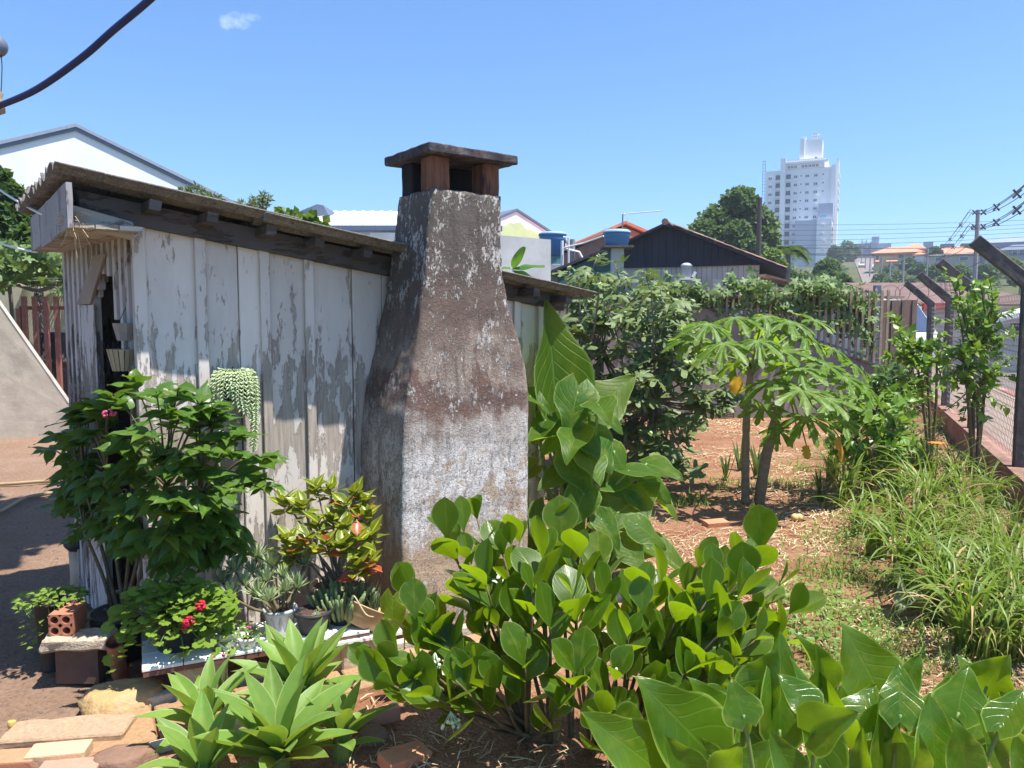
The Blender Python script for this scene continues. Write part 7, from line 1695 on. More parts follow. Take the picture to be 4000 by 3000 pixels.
# geranium
m_ger = leafmat('geranium_leaf', (0.10, 0.20, 0.02), (0.20, 0.30, 0.035), (0.26, 0.36, 0.08), 0.3, 4, 0.3, (0.36, 0.5, 0.04), 0.5, 0.3, 0, rnd=0.25, bmp=0.2)
def scallop(name, mat, seed): return fan_mesh(name, [(math.sin(a) * r, math.cos(a) * r) for a, r in [(-2.7 + 5.4 * i / 21, (0.86, 1.0, 0.92)[i % 3]) for i in range(22)]], mat, 0.25, 0.25, seed, 0.03)
ge_m = [scallop('leaf', m_ger, i) for i in range(3)]
gc = shp(0.15, 0.20, 0.016); ger = thing('potted_geranium', 'geranium with small scalloped leaves and red blooms in a black pot', 'potted plant', gc)
pot(ger, gc, 0.085, 0.105, 0.16, m_black)
items, paths = [], []
for i in range(560):
    az = U(0, 6.28); k = U(0, 1) ** 0.6; p = gc + Vector((math.cos(az) * 0.29 * k, math.sin(az) * 0.17 * k - 0.02, 0.30 - 0.13 * k * k + U(-0.06, 0.03)))
    if U(0, 1) < 0.25: p.z -= U(0.04, 0.2); p.y -= 0.05
    items.append((pick(ge_m), orient(p, p + Vector((math.cos(az), math.sin(az) - 0.3, U(-0.5, 0.3))).normalized() * U(0.017, 0.030), Vector((0, -0.35, 1)) + rdir() * 0.5)))
    if i % 6 == 0: paths.append([gc + Vector((0, 0, 0.14)), gc.lerp(p, 0.5) + Vector((0, 0, 0.08)), p])
stems(ger, paths, 0.004, 0.002, m_gstem, n=4); put_leaves(ger, 'leaf', items, 300)
m_red = plain('red_petals', (0.55, 0.01, 0.04), 0.5, 0.15, 30)
for px, py, Y in ((782, 2365, 3.30), (737, 2428, 3.22), (725, 2440, 3.23)):
    c = AT(px, py, Y); m = MB()
    for i in range(16): q = c + rdir() * 0.019; m.ball(q, 0.0095, 4, (1, 1, 0.6))
    m.build('bloom', m_red, ger, None, True); m = MB(); m.tube([gc + Vector((0.02, 0, 0.16)), gc.lerp(c, 0.6) + Vector((0, 0, 0.05)), c], 0.0025, 4); m.build('flower_stalk', m_gstem, ger)
# small white pots
def smallplant(name, lab, c, potm, r, h, n, spread, hgt, lm, size, pots=True, trail=0.0, flowers=None, cat='potted plant'):
    o = thing(name, lab, cat, c); c = Vector(c)
    if pots: pot(o, c, r * 0.75, r, h, potm, 0.005)
    items, paths = [], []
    for i in range(n):
        az = U(0, 6.28); k = U(0, 1) ** 0.6; p = c + Vector((math.cos(az) * spread * k, math.sin(az) * spread * 0.8 * k, h + hgt * (1 - k * 0.7) * U(0.5, 1.1)))
        if trail and U(0, 1) < 0.45: p.z -= U(0, trail)
        items.append((pick(lm), orient(p, p + (Vector((math.cos(az), math.sin(az), U(-0.3, 0.6)))).normalized() * size * U(0.7, 1.2), Vector((0, -0.3, 1)) + rdir() * 0.5)))
        if i % 7 == 0: paths.append([c + Vector((0, 0, h * 0.9)), c.lerp(p, 0.5) + Vector((0, 0, 0.03)), p])
    if paths: stems(o, paths, 0.003, 0.0015, m_gstem, n=4)
    if size > 0.016: put_leaves(o, 'leaf', items, 300)
    else: join_leaves(o, 'foliage', items)
    for fx_ in flowers or (): m = MB(); [m.ball(Vector(fx_) + rdir() * 0.006, 0.006, 4) for _ in range(4)]; m.build('flower', m_pinkfl, o, None, True)
    return o
m_lime = leafmat('lime_leaf', (0.12, 0.22, 0.03), (0.24, 0.34, 0.06), (0.3, 0.4, 0.1), 0.2, 3, 0.3, (0.4, 0.5, 0.05), 0.5, 0.3, 0, rnd=0.25, bmp=0)
m_grn = leafmat('grey_green_leaf', (0.12, 0.17, 0.09), (0.22, 0.27, 0.16), (0.3, 0.34, 0.2), 0.2, 3, 0.2, (0.3, 0.4, 0.12), 0.5, 0.3, 0, rnd=0.2, bmp=0)
li_m = [leaf_mesh('leaf', P_ovate, m_lime, 0.36, 1, 4, 0.2, 0.2, 0, 0, i) for i in range(2)]
gg_m = [leaf_mesh('leaf', P_ovate, m_grn, 0.36, 1, 4, 0.2, 0.2, 0, 0, i) for i in range(2)]
smallplant('potted_portulaca', 'small white pot with a straggly pink flowered plant on the tiles', shp(0.355, 0.10, 0.016), m_tilew, 0.052, 0.07, 130, 0.12, 0.06, li_m, 0.02, True, 0.10, [AT(972, 2452, 3.3), AT(872, 2556, 3.2), AT(828, 2570, 3.2)])
smallplant('potted_sprout', 'second small white dish with a sparse sprout beside the geranium', shp(0.44, 0.045, 0.016), m_tilew, 0.042, 0.05, 60, 0.07, 0.05, li_m, 0.018, True, 0.05)
# grey pot with triangle relief and blue grey succulent
m_sen = leafmat('succulent_needle', (0.24, 0.32, 0.17), (0.42, 0.50, 0.26), (0.4, 0.46, 0.3), 0.3, 1, 0.15, (0.35, 0.45, 0.12), 0.45, 0.35, 0, rnd=0.2, isl=True, bmp=0)
ndl = leaf_mesh('needle', lambda t: 0.6 + 0.4 * math.sin(math.pi * t) if t < 1 else 0.05, m_sen, 0.055, 1, 3, 0.5, -0.12)
def rosette(r, n, up): return [(ndl, orient(Vector((0, 0, 0)), Vector((math.cos(i * 2.4) * (0.25 + i / n), math.sin(i * 2.4) * (0.25 + i / n), up * (1.25 - i / n))).normalized() * r * U(0.8, 1.1), Vector((0, 0, 1)))) for i in range(n)]
gp = shp(0.60, 0.15, 0.016); suc = thing('potted_succulent', 'blue grey needle succulent spilling from a grey pot with triangle relief', 'potted plant', gp)
po = pot(suc, gp, 0.052, 0.072, 0.125, m_greypot)
for i in range(10):
    az = i * 0.6283; d = Vector((math.cos(az), math.sin(az), 0)); tg = Vector((-d.y, d.x, 0)); m = MB()
    m.add([gp + d * 0.0565 + tg * 0.017 + Vector((0, 0, 0.015)), gp + d * 0.0565 - tg * 0.017 + Vector((0, 0, 0.015)), gp + d * 0.0725 + Vector((0, 0, 0.1)), gp + d * 0.068 + Vector((0, 0, 0.035))], [(0, 1, 3), (1, 2, 3), (2, 0, 3)]); m.build('relief', m_greypot, po)
heads = [(920, 2235, 3.6), (1000, 2185, 3.75), (1062, 2215, 3.7), (1110, 2262, 3.6), (958, 2290, 3.55), (1005, 2325, 3.45), (872, 2278, 3.6), (1130, 2190, 3.75), (1185, 2212, 3.7), (1205, 2168, 3.8), (1115, 2312, 3.5), (1040, 2270, 3.6), (1160, 2300, 3.55), (900, 2330, 3.5), (985, 2240, 3.65), (1050, 2350, 3.4)]
pth = []
for px, py, Y in heads:
    c = AT(px, py, Y); items = [(me, Matrix.Translation(c) @ Matrix.Rotation(U(-0.4, 0.4), 4, 'X') @ Matrix.Rotation(U(0, 6), 4, 'Z') @ M) for me, M in rosette(U(0.068, 0.088), 56, 1.1)]
    join_leaves(suc, 'rosette', items, kind=None); pth.append(smoothpath([gp + Vector((U(-0.03, 0.03), U(-0.03, 0.03), 0.11)), gp.lerp(c, 0.5) + Vector((0, 0, U(-0.01, 0.04))), c], 4))
stems(suc, pth, 0.008, 0.006, m_bark)
# black pot with bare soil, stapelia clump
bp_ = shp(0.745, 0.10, 0.016); bpt = thing('black_soil_pot', 'black pot of bare reddish soil with one tiny rosette', 'potted plant', bp_)
pot(bpt, bp_, 0.062, 0.083, 0.105, m_black)
items = [(me, Matrix.Translation(bp_ + Vector((0.03, -0.05, 0.095))) @ M) for me, M in rosette(0.03, 26, 0.6)]; join_leaves(bpt, 'rosette', items, kind=None)
stp = shp(0.90, 0.16, 0.016); sta = thing('potted_stapelia', 'dense clump of grey green finger like cactus stems in a dark pot', 'potted plant', stp)
pot(sta, stp, 0.06, 0.078, 0.09, m_black)
m = MB(); m.tube([Vector((0, 0, 0)), Vector((0.01, 0, 0.35)), Vector((0, 0.01, 0.7)), Vector((0.03, 0, 1.0))], [0.06, 0.085, 0.08, 0.04], 6); fing = m.mesh('stem', plain('finger_cactus', (0.16, 0.21, 0.09), 0.7, 0.3, 18, rnd=0.3), True)
for i in range(95):
    az = U(0, 6.28); k = U(0, 1) ** 0.5; p = stp + Vector((math.cos(az) * 0.115 * k, math.sin(az) * 0.09 * k, 0.075 - 0.06 * k)); d = Vector((math.cos(az) * 0.55 * k, math.sin(az) * 0.5 * k - 0.1, 1)).normalized()
    link('stem', fing, Matrix.Translation(p) @ d.to_track_quat('Z', 'Y').to_matrix().to_4x4() @ Matrix.Scale(U(0.09, 0.16), 4), sta)
# tan bowl with thin dark blades, leaning
bo_ = Vector((-0.735, 3.69, 0.255)); bw = thing('tan_bowl_plant', 'leaning tan bowl with a tuft of thin dark leaves beside the chimney', 'potted plant', bo_)
MBo = Matrix.Translation(bo_) @ Matrix.Rotation(RAD(24), 4, 'Y') @ Matrix.Rotation(RAD(-18), 4, 'X')
m = MB(); m.lathe([(0.045, -0.055), (0.085, -0.05), (0.112, 0.0), (0.122, 0.045), (0.127, 0.047), (0.127, 0.053), (0.118, 0.053), (0.108, 0.005), (0.08, -0.02)], 28); m.build('bowl', plain('tan_plastic', (0.50, 0.33, 0.17), 0.6, 0.1, 9, dirt=(0.3, 0.18, 0.1), dirt_amt=0.5), bw, MBo, True)
m = MB(); m.lathe([(0.11, 0.018), (0.06, 0.024), (0.003, 0.026)], 24); m.build('soil', m_soilpot, bw, MBo)
m_thin = leafmat('thin_dark_blade', (0.04, 0.07, 0.03), (0.09, 0.12, 0.06), (0.1, 0.14, 0.06), 0.1, 1, 0.1, None, 0.5, 0.3, 0, rnd=0.3, bmp=0)
thb = leaf_mesh('blade', P_strap, m_thin, 0.022, 1, 4, 0.4, 0.12)
for i in range(80):
    p = MBo @ Vector((U(-0.07, 0.07), U(-0.07, 0.07), 0.02)); d = Vector((U(-0.5, 0.5), U(-0.5, 0.3), 1)).normalized(); link('blade', thb, orient(p, p + d * U(0.09, 0.17), Vector((0, -1, 0.3)) + rdir() * 0.5), bw)
m = MB(); a = MBo @ Vector((-0.05, -0.11, 0.05)); m.tube(smoothpath([MBo @ Vector((-0.09, -0.03, 0.07)), a + Vector((0.0, -0.02, 0.03)), a + Vector((0.05, -0.04, -0.04)), a + Vector((0.09, -0.05, -0.05))], 4), 0.004, 5); m.build('dry_stalk', m_straw, bw)
# croton
m_cro = leafmat('croton_leaf', (0.045, 0.12, 0.012), (0.10, 0.17, 0.02), (0.62, 0.55, 0.03), 0.95, 8, 0.3, (0.45, 0.5, 0.02), 0.32, 0.5, 0.55, edge=(0.55, 0.50, 0.05), mid=0.07, rnd=0.2, bmp=0.2)
m_cror = leafmat('croton_red_leaf', (0.30, 0.05, 0.03), (0.48, 0.13, 0.035), (0.72, 0.36, 0.10), 0.6, 8, 0.3, (0.6, 0.2, 0.03), 0.34, 0.5, 0.55, edge=(0.55, 0.2, 0.08), mid=0.06, rnd=0.2, bmp=0.2)
cr_m = [leaf_mesh('leaf', P_ovate, m_cro, 0.30, 2, 7, c, b, 0.02, 0, i) for i, (c, b) in enumerate(((0.3, 0.1), (0.45, 0.25), (0.2, -0.05)))]
cr_r = leaf_mesh('leaf', P_ovate, m_cror, 0.31, 2, 7, 0.3, 0.15, 0.02, 0, 4)
cp = Vector((-0.915, 3.92, 0)); cro = thing('potted_croton', 'croton with yellow veined and red leaves in a tan pot against the shed', 'potted plant', cp)
pot(cro, cp, 0.10, 0.13, 0.34, m_cement, 0.012)
tips = [(1112, 1950, 3.95), (1235, 1900, 4.0), (1180, 1965, 3.9), (1290, 1905, 4.05), (1345, 1960, 3.85), (1385, 1920, 3.95), (1430, 2000, 3.9), (1450, 2080, 3.85), (1395, 2090, 3.7), (1125, 2100, 3.75), (1195, 2095, 3.7), (1275, 2110, 3.65), (1340, 2120, 3.65), (1395, 2195, 3.65), (1445, 2175, 3.7), (1300, 2020, 3.85), (1240, 2040, 3.85), (1420, 1950, 3.98), (1350, 2050, 3.75), (1150, 2150, 3.7)]
pth, items = [], []
for i, (px, py, Y) in enumerate(tips):
    tp = AT(px, py, Y); a = cp + Vector((U(-0.04, 0.04), U(-0.04, 0.04), 0.32)); pth.append(smoothpath([a, a.lerp(tp, 0.5) + Vector((0.02 * (a.x - tp.x), 0, 0.0)), tp], 5))
    for j in range(10):
        az = j * 2.4 + i; up = 1.1 - j * 0.13; d = Vector((math.cos(az), math.sin(az) - 0.2, up)).normalized(); p = tp + Vector((0, 0, -0.008 * j)); lm_ = cr_r if (U(0, 1) < (0.55 if i in (10, 13, 14) and j > 2 else 0.13 if j > 4 else 0.06)) else pick(cr_m)
        items.append((lm_, orient(p, p + d * U(0.075, 0.115), Vector((-d.x * 0.6, -d.y * 0.6 - 0.3, 0.9)) + rdir() * 0.3, U(0.9, 1.15))))
stems(cro, pth, 0.008, 0.004, m_greybark); put_leaves(cro, 'leaf', items, 300)
# single heart leaf by the bowl
hl_ = thing('heart_leaf_plant', 'single pale heart shaped leaf on a thin stalk next to the chimney foot', 'plant', G(1560, 2500))
link('leaf', el_m[2], orient(AT(1535, 2330, 3.62), AT(1520, 2490, 3.55), Vector((-0.3, -0.8, 0.4)), 0.95), hl_)
m = MB(); m.tube(smoothpath([G(1580, 2560), AT(1575, 2400, 3.68), AT(1535, 2330, 3.62)], 4), 0.004, 5); m.build('petiole', m_petiole, hl_)
# burro's tail hanging on the shed wall
m_bur = plain('sedum_beads', (0.42, 0.50, 0.26), 0.5, 0.12, 20, rnd=0.12)
hb = SM @ Vector((-0.72, 0.40, 1.40)); bur = thing('hanging_sedum', 'hanging pot of pale green beaded sedum strands on the shed wall', 'hanging plant', hb)
m = MB(); m.lathe([(0.005, -0.09), (0.06, -0.09), (0.078, 0.0), (0.083, 0.0), (0.083, 0.012), (0.07, 0.012), (0.02, 0.005)], 20, hb); m.build('pot', m_black, bur, None, True)
bd = MB(); bd.ball((0, 0, 0), 1.0, 5, (0.36, 0.36, 1.0)); bdv, bdf = bd.v, bd.f
for i in range(34):
    az = i * 2.39996; r = 0.085; L = U(0.05, 0.22) if i % 4 else U(0.25, 0.42)
    d = Vector((math.cos(az), math.sin(az), 0))
    if (SM.inverted().to_3x3() @ d).y > 0.55: continue
    a = hb + d * 0.03 + Vector((0, 0, 0.035)); pts_ = [a, hb + d * 0.07 + Vector((0, 0, 0.055)), hb + d * (r + 0.015) + Vector((0, 0, 0.01)), hb + d * (r + 0.02) + Vector((U(-0.01, 0.01), 0, -L * 0.5)), hb + d * (r + 0.012) + Vector((U(-0.015, 0.015), 0, -L))]
    path = smoothpath(pts_, 9); m = MB(); m.tube(path, 0.003, 4); acc = 0.0; kk = 0
    for p, q in zip(path, path[1:]):
        acc += (q - p).length
        while acc > 0.0062:
            acc -= 0.0062; kk += 1; t_ = (q - p).normalized(); an_ = kk * 2.1; s = Vector((1, 0, 0)) - t_ * t_.x; s.normalize(); s2_ = t_.cross(s); o2 = s * math.cos(an_) + s2_ * math.sin(an_)
            dz = (o2 + t_ * 0.9).normalized(); Mq = dz.to_track_quat('Z', 'Y').to_matrix(); c = p + o2 * 0.008
            m.add([Mq @ (Vector(v) * 0.0105) + c + dz * 0.003 for v in bdv], bdf)
    m.build('strand', m_bur, bur, None, True)
m = MB(); m.tube([hb + Vector((0.0, 0.07, 0.0)), SM @ Vector((-0.70, 0.485, 1.47))], 0.003, 4); m.build('hook', m_wire, bur)
# left group: hollow brick, clay pots, trailing plant on a stone ledge
m_bk0 = plain('dark_brick', (0.14, 0.08, 0.06), 0.9, 0.2, 15)
ld = thing('stone_ledge', 'rough pale stone slab on a dark block carrying the hollow brick', 'stone', G(310, 2500, 0.2) - Vector((0, 0, 0.2)))
lc = G(310, 2500, 0.2); m = MB(); m.box((0, 0, 0), (0.30, 0.13, 0.06)); me = roughen(bevel(m.mesh('slab', plain('pale_sandstone', (0.45, 0.36, 0.26), 0.95, 0.3, 18, bumps=0.8)), 0.01), 0.012, 14, 5); link('slab', me, Matrix.Translation(lc) @ Matrix.Rotation(0.1, 4, 'Z'), ld)
m = MB(); m.box(lc + Vector((0.0, 0.02, -0.115)), (0.2, 0.1, 0.17)); m.build('block', m_bk0, ld)
hbk = thing('hollow_brick', 'orange hollow clay brick with four round holes', 'brick', lc + Vector((-0.06, 0, 0.03)))
bm_ = bmesh.new(); c0 = lc + Vector((-0.075, 0.02, 0.082)); s = 0.052; y0 = -0.05
m = MB()
def holeface(y, flip):
    vs, fs = [], []
    for gx in (-1, 1):
        for gz_ in (-1, 1):
            cx, cz = gx * s / 2, gz_ * s / 2; rr = 0.018; b = len(vs)
            for k in range(12):
                a = 2 * math.pi * k / 12; vs.append((cx + rr * math.cos(a), y, cz + rr * math.sin(a)))
            for k in range(12):
                a = 2 * math.pi * k / 12; q = max(abs(math.cos(a)), abs(math.sin(a))); vs.append((cx + s / 2 * math.cos(a) / q, y, cz + s / 2 * math.sin(a) / q))
            for k in range(12):
                f = (b + k, b + 12 + k, b + 12 + (k + 1) % 12, b + (k + 1) % 12); fs.append(f if flip else f[::-1])
    return vs, fs
for y, fl2 in ((y0, False), (y0 + 0.16, True)): v_, f_ = holeface(y, fl2); m.add(v_, f_)
for gx in (-1, 1):
    for gz_ in (-1, 1): m.add([(gx * s / 2 + 0.018 * math.cos(2 * math.pi * k / 12), yy, gz_ * s / 2 + 0.018 * math.sin(2 * math.pi * k / 12)) for yy in (y0, y0 + 0.16) for k in range(12)], [(k, (k + 1) % 12, 12 + (k + 1) % 12, 12 + k) for k in range(12)])
m.add([(x, y, z) for y in (y0, y0 + 0.16) for x, z in ((-s, -s), (s, -s), (s, s), (-s, s))], [(0, 1, 5, 4), (1, 2, 6, 5), (2, 3, 7, 6), (3, 0, 4, 7)])
m.build('brick', m_clay, hbk, Matrix.Translation(c0) @ Matrix.Rotation(0.12, 4, 'Z'))
smallplant('trailing_plant', 'bright trailing plant hanging over a small pot left of the hollow brick', G(205, 2470, 0.18) - Vector((0, 0, 0.18)), m_black, 0.075, 0.34, 330, 0.16, 0.06, li_m, 0.032, True, 0.24, [AT(290, 2350, 3.55)])
smallplant('grey_trailer', 'grey green trailing plant in a terracotta pot beside the geranium', G(420, 2560, 0.02) + Vector((0.02, 0.1, 0)), m_clay, 0.075, 0.19, 260, 0.13, 0.04, gg_m, 0.02, True, 0.24)
cpn = thing('clay_pipe', 'leaning red clay roof tile propped below the trailing plants', 'tile', G(455, 2610)); m = MB(); a, b = G(470, 2640, 0.01), AT(445, 2510, 3.42)
m.tube([a, b], 0.035, 10, cap=False); m.tube([a, b], 0.029, 10, cap=False); m.build('tile', m_clay, cpn, None, True)
pst = thing('pale_post', 'pale round post stump in the shade under the big shrub', 'post', G(325, 2330)); m = MB(); c = G(325, 2330); m.tube([c, c + Vector((0, 0, 0.16)), c + Vector((-0.01, 0, 0.3))], [0.07, 0.065, 0.06], 12); m.build('shaft', m_cement, pst, None, True)
m = MB(); m.lathe([(0.06, 0.0), (0.085, 0.03), (0.085, 0.07), (0.01, 0.08)], 14, c + Vector((-0.01, 0, 0.3))); m.build('cap', m_black, pst, None, True)
# ---- path of square pavers with kerbs
B0, B1 = G(690, 2745), G(1575, 2545); pd = (B1 - B0).normalized(); pn = Vector((pd.y, -pd.x, 0)); PR = math.atan2(pd.y, pd.x)
m_paver = plain('gravelly_paver', (0.50, 0.30, 0.16), 0.95, 0.18, 70, bumps=1.0, rnd=0.08)
pvr = MB(); pvr.box((0, 0, 0), (0.392, 0.30, 0.05)); pvm = bevel(pvr.mesh('paver', m_paver), 0.006)
pth_ = link('garden_path', None, Matrix.Translation(B0), None, kind='structure')
for i in range(-1, 7):
    c = B0 + pd * (0.1 + i * 0.404) + pn * 0.20 + Vector((0, 0, 0.012 + U(-0.003, 0.003))); link('paver', pvm, Matrix.Translation(c) @ Matrix.Rotation(PR + U(-0.012, 0.012), 4, 'Z') @ Matrix.Rotation(U(-0.008, 0.008), 4, 'X'), pth_)
m_kb = plain('pale_kerb_stone', (0.52, 0.44, 0.36), 0.95, 0.2, 25, bumps=0.6, rnd=0.1)
for i in range(0, 9):
    for off, h in ((-0.0, 0.075), (0.395, 0.05)):
        if off > 0.2 and i in (2, 3): continue
        m = MB(); m.box((0, 0, 0), (0.28, 0.055, h)); me = bevel(m.mesh('kerb_stone', m_kb), 0.008, 2); roughen(me, 0.003, 25, 1)
        link('kerb_stone', me, Matrix.Translation(B0 + pd * (i * 0.292) + pn * (off + U(-0.008, 0.008)) + Vector((0, 0, h * 0.35))) @ Matrix.Rotation(PR + U(-0.03, 0.03), 4, 'Z'), pth_)
def brick(lab, c, rz, d, mat, tilt=(0, 0)):
    m = MB(); m.box((0, 0, 0), d); me = bevel(m.mesh('brick', mat), 0.006, 2); roughen(me, 0.0015, 40, 1)
    o = link('loose_brick', me, Matrix.Translation(Vector(c)) @ Matrix.Rotation(rz, 4, 'Z') @ Matrix.Rotation(tilt[0], 4, 'X') @ Matrix.Rotation(tilt[1], 4, 'Y'), None, lab, 'brick', 'loose bricks on the ground'); return o
m_bk1 = plain('pink_brick', (0.48, 0.24, 0.17), 0.9, 0.12, 18, bumps=0.3); m_bk2 = plain('beige_brick', (0.56, 0.38, 0.23), 0.9, 0.1, 18, bumps=0.3); m_bk3 = plain('orange_brick', (0.50, 0.22, 0.12), 0.9, 0.12, 18, bumps=0.3)
brick('pink brick edging the path right of the agaves', G(1470, 2800, 0.05), PR, (0.20, 0.05, 0.06), m_bk1)
brick('half buried orange brick in the dirt below the path', G(1580, 2960, 0.015), 0.7, (0.19, 0.10, 0.05), m_bk3, (0.1, 0.1))
brick('red brick in the lower left corner', G(40, 2985, 0.035), 0.12, (0.20, 0.10, 0.07), m_bk3)
brick('pale beige brick in front of the big stone slab', G(232, 2955, 0.045), 0.18, (0.21, 0.10, 0.07), m_bk2)
brick('pinkish brick at the bottom edge below the beige brick', G(275, 3015, 0.03), 0.15, (0.21, 0.09, 0.06), m_bk1)
brick('dark red brick piece lying in the straw behind the clusia shrub', G(2795, 2045, 0.02), 0.3, (0.20, 0.10, 0.05), m_bk3, (0.1, 0))
brick('short brick stub beside the chimney foot', G(1590, 2560, 0.02), 0.5, (0.14, 0.06, 0.04), m_bk1)
def rock(lab, c, d, seed, mat, rz=0.0):
    m = MB(); m.ball((0, 0, 0), 0.5, 14, (1, 1, 1)); me = m.mesh('rock', mat, True); b = bmesh.new(); b.from_mesh(me)
    for v in b.verts:
        p = v.co.copy(); k = 1 + 0.28 * noise.noise(p * 2.2 + Vector((seed, 0, 0))) + 0.10 * noise.noise(p * 6 + Vector((seed, 5, 0))); q = p * k
        q.z = max(-0.3, min(0.26 + 0.05 * noise.noise(p * 4), q.z)); v.co = Vector((q.x * d[0], q.y * d[1], q.z * d[2] * 1.5))
    b.to_mesh(me); b.free(); me.update()
    return link('rock', me, Matrix.Translation(Vector(c)) @ Matrix.Rotation(rz, 4, 'Z'), None, lab, 'rock', 'rocks beside the path')
m_rk = plain('ochre_rock', (0.46, 0.30, 0.13), 0.95, 0.25, 9, bumps=0.9, dirt=(0.38, 0.28, 0.20), dirt_amt=0.7); m_rk2 = plain('brown_rock', (0.22, 0.13, 0.09), 0.95, 0.25, 9, bumps=0.8)
rock('big ochre boulder at the end of the tile shelf', G(470, 2745, 0.03), (0.34, 0.26, 0.16), 1, m_rk, 0.3)
rock('flat brown rock at the bottom edge left of the agaves', G(470, 2985, 0.02), (0.24, 0.15, 0.12), 5, m_rk2, 0.2)
rock('small brown rock in the dirt right of the agaves', G(1450, 2880, 0.02), (0.13, 0.10, 0.09), 9, m_rk2)
rock('round yellow fruit at the left edge on the grey soil', G(45, 2830, 0.02), (0.035, 0.03, 0.04), 12, plain('yellow_fruit', (0.50, 0.36, 0.10), 0.6, 0.15))  # a yellow fruit, shaped and grouped with the rocks
slb = thing('stone_slab', 'large rough beige stone slab lying on the soil at the lower left', 'stone slab', G(280, 2880)); m = MB(); m.box((0, 0, 0), (0.47, 0.17, 0.07)); me = roughen(bevel(m.mesh('slab', plain('rough_beige_stone', (0.56, 0.38, 0.24), 0.95, 0.2, 60, bumps=1.0)), 0.008), 0.008, 18, 6); link('slab', me, Matrix.Translation(G(270, 2870, 0.03)) @ Matrix.Rotation(0.14, 4, 'Z'), slb)
for lab, px in (('left one of two pale yellow fruits on the bare dirt', 3105), ('right one of two pale yellow fruits on the bare dirt', 3122)):
    m = MB(); c = G(px, 2022, 0.03); m.ball(c, 0.035, 10); m.build('fallen_fruit', plain('pale_fruit', (0.62, 0.42, 0.18), 0.5, 0.1), None, None, True, label=lab, cat='fruit', group='fallen fruits')
wl2 = thing('wilted_leaf', 'crumpled wilted elephant ear leaf lying on the straw', 'leaf', G(3550, 2400))
m_wilt = leafmat('wilted_leaf', (0.20, 0.24, 0.13), (0.26, 0.30, 0.17), (0.4, 0.42, 0.28), 0.4, 7, 0.15, None, 0.6, 0.3, -0.3, rnd=0.1, bmp=0.5)
wm = leaf_mesh('blade', P_heart, m_wilt, 0.42, 6, 16, 0.7, -0.25, 0.22, 0.9, 3, 0.2)
link('blade', wm, orient(G(3610, 2340, 0.06), G(3490, 2420, 0.04), Vector((-0.2, -0.3, 1)), 1.0), wl2)
# ================================================================== ground cover: straw, weeds, gravel
m_strawg = foliage_mat('straw_litter', (0.42, 0.30, 0.16), (0.66, 0.54, 0.34), 0.1, (0.4, 0.3, 0.1), 0.9)
def dens(x, y): return noise.noise(Vector((x * 0.9, y * 0.9, 2))) + 0.5 * noise.noise(Vector((x * 2.3, y * 2.3, 4)))
m = MB(); cnt = 0
while cnt < 16000:
    y = 1.9 + 11.3 * U(0, 1) ** 1.6; x = U(-1.3, in_fence(99, y))
    if SM.inverted().to_translation() is None: break
    lc_ = SM.inverted() @ Vector((x, y, 0))
    if -1.2 < lc_.x < 1.4 and -0.1 < lc_.y < 1.9: continue
    if x < 0.4 and y > 3.0 and y < 5.0 and U(0, 1) < 0.8: continue
    if dens(x, y) + U(-0.3, 0.3) < 0.0: continue
    cnt += 1; L = U(0.03, 0.16); az = U(0, 6.28); d = Vector((math.cos(az), math.sin(az), U(-0.05, 0.12))) * L; s = Vector((-math.sin(az), math.cos(az), 0.3)) * U(0.0010, 0.0022) * (1 + y * 0.12)
    p = Vector((x, y, gz(x, y) + U(0.004, 0.022))); mid = p + d * 0.5 + Vector((0, 0, U(0.002, 0.02)))
    m.add([p - s, p + s, mid + s, mid - s, p + d], [(0, 1, 2, 3), (3, 2, 4)])
m.build('straw_litter', m_strawg, None, None, label='dry straw and mown grass litter strewn over the red dirt', cat='straw', kind='stuff')
m_weed = foliage_mat('weed_blades', (0.10, 0.19, 0.03), (0.26, 0.34, 0.08), 0.35, (0.4, 0.5, 0.05))
m = MB(); cnt = 0
wc = [G(*q) for q in ((3200, 2350), (3120, 2480), (3300, 2250), (3350, 2420), (3420, 2550), (3250, 2600), (3050, 2700), (3300, 2120), (3450, 2280), (2700, 1960), (2820, 1900), (3080, 1900), (3150, 1830), (3300, 1980), (2600, 1960), (3600, 2500), (3500, 2620), (3180, 2250), (3700, 2600))]
while cnt < 3800:
    if U(0, 1) < 0.6: c = pick(wc); x, y = RR.gauss(c.x, 0.16), RR.gauss(c.y, 0.16)
    else:
        y = U(2.2, 12.5); x = U(0.3, in_fence(99, y) - 0.1)
        if noise.noise(Vector((x * 1.3, y * 1.3, 9))) < 0.12: continue
    if x > in_fence(99, y) - 0.1: continue
    cnt += 1; h = U(0.03, 0.13); az = U(0, 6.28); d = Vector((math.cos(az) * U(0.2, 0.9), math.sin(az) * U(0.2, 0.9), 1)) * h; s = Vector((-math.sin(az), math.cos(az), 0)) * U(0.0015, 0.004)
    p = Vector((x, y, gz(x, y) - 0.005)); m.add([p - s, p + s, p + d * 0.6 + s * 1.2, p + d * 0.6 - s * 1.2, p + d + Vector((d.x, d.y, -0.3 * h)) * 0.4], [(0, 1, 2, 3), (3, 2, 4)])
m.build('weeds', m_weed, None, None, label='short green weeds and grass growing through the straw', cat='weeds', kind='stuff')
items = []
for c in wc[:9] + [G(3150, 2380), G(3230, 2480), G(3100, 2560)]:
    for i in range(60):
        p = Vector((RR.gauss(c.x, 0.10), RR.gauss(c.y, 0.10), 0)); p.z = gz(p.x, p.y) + U(0.02, 0.14); az = U(0, 6.28); items.append((pick(fs_m), orient(p, p + Vector((math.cos(az), math.sin(az), U(-0.2, 0.5))) * U(0.02, 0.045), Vector((0, -0.2, 1)) + rdir() * 0.4)))
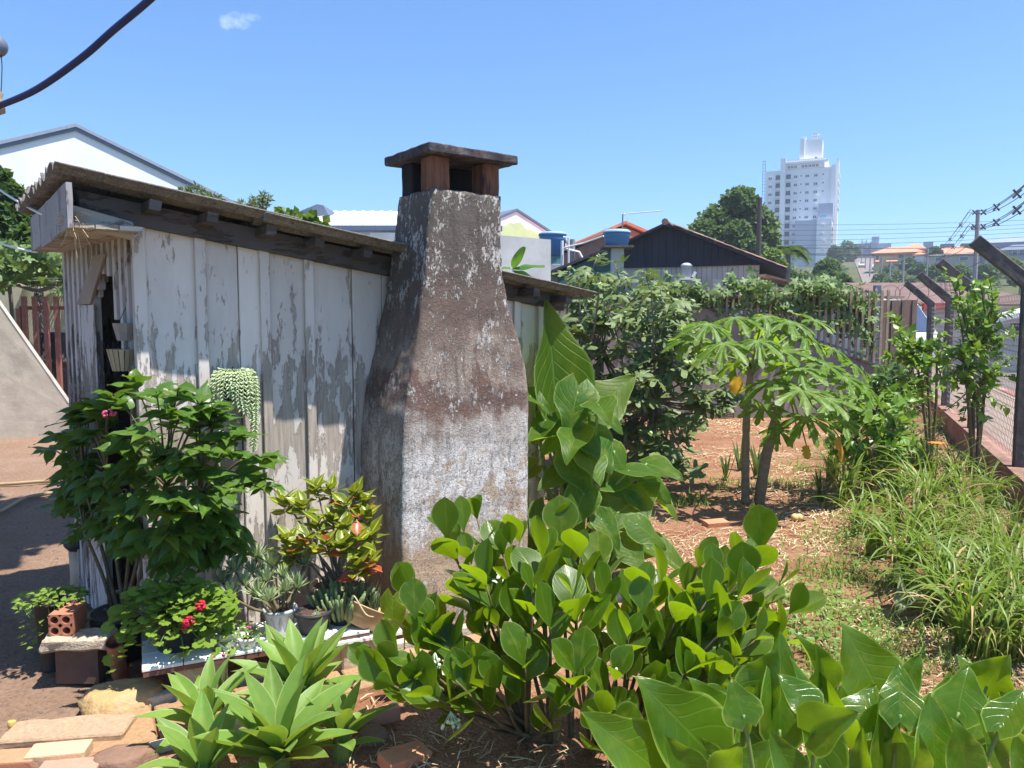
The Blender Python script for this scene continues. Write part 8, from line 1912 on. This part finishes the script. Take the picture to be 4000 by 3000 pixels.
join_leaves(None, 'broadleaf_weeds', items, label='low broad leaved weeds in the straw right of the clusia shrub', cat='weeds')
m_grav = plain('soil_crumbs', (0.22, 0.15, 0.11), 0.95, 0.35, 30)
m = MB()
for i in range(5200):
    y = 2.3 + 4.2 * U(0, 1) ** 1.5; x = U(-4.6, -1.35); r = U(0.003, 0.010) * (1.4 if U(0, 1) < 0.05 else 1)
    z = gz2(x, y); p = Vector((x, y, z)); a = U(0, 6)
    m.add([p + Vector((math.cos(a + k * 2.09) * r, math.sin(a + k * 2.09) * r, -0.002)) for k in range(3)] + [p + Vector((U(-0.3, 0.3) * r, U(-0.3, 0.3) * r, r * 0.8))], [(0, 1, 3), (1, 2, 3), (2, 0, 3)])
m.build('soil_crumbs', m_grav, None, None, label='small crumbs and pebbles on the grey soil at the left', cat='gravel', kind='stuff')
m = MB()
for i in range(1500):
    y = 2.2 + 5 * U(0, 1) ** 1.5; x = U(-0.9, 3.5); r = U(0.004, 0.014); p = Vector((x, y, gz(x, y))); a = U(0, 6)
    m.add([p + Vector((math.cos(a + k * 2.09) * r, math.sin(a + k * 2.09) * r, -0.003)) for k in range(3)] + [p + Vector((U(-0.3, 0.3) * r, U(-0.3, 0.3) * r, r * 0.8))], [(0, 1, 3), (1, 2, 3), (2, 0, 3)])
m.build('dirt_clods', plain('red_clods', (0.24, 0.10, 0.055), 0.95, 0.35, 30), None, None, label='small red clods scattered on the dirt', cat='clods', kind='stuff')
# ================================================================== thin blue air between here and the hill
hz = bpy.data.materials.new('haze_air'); hz.use_nodes = True
hn, hlk = hz.node_tree.nodes, hz.node_tree.links; hn.clear()
ho = hn.new('ShaderNodeOutputMaterial'); pv = hn.new('ShaderNodeVolumePrincipled')
pv.inputs['Color'].default_value = (0.80, 0.88, 1.0, 1); pv.inputs['Density'].default_value = 0.0007; pv.inputs['Anisotropy'].default_value = 0.2
hlk.new(pv.outputs[0], ho.inputs['Volume'])
m = MB(); m.bx(-430, 730, -40, 1230, -1.2, 62.0); m.build('haze', hz, None, None, label='thin pale blue haze over the distant hillside', cat='haze', kind='stuff')
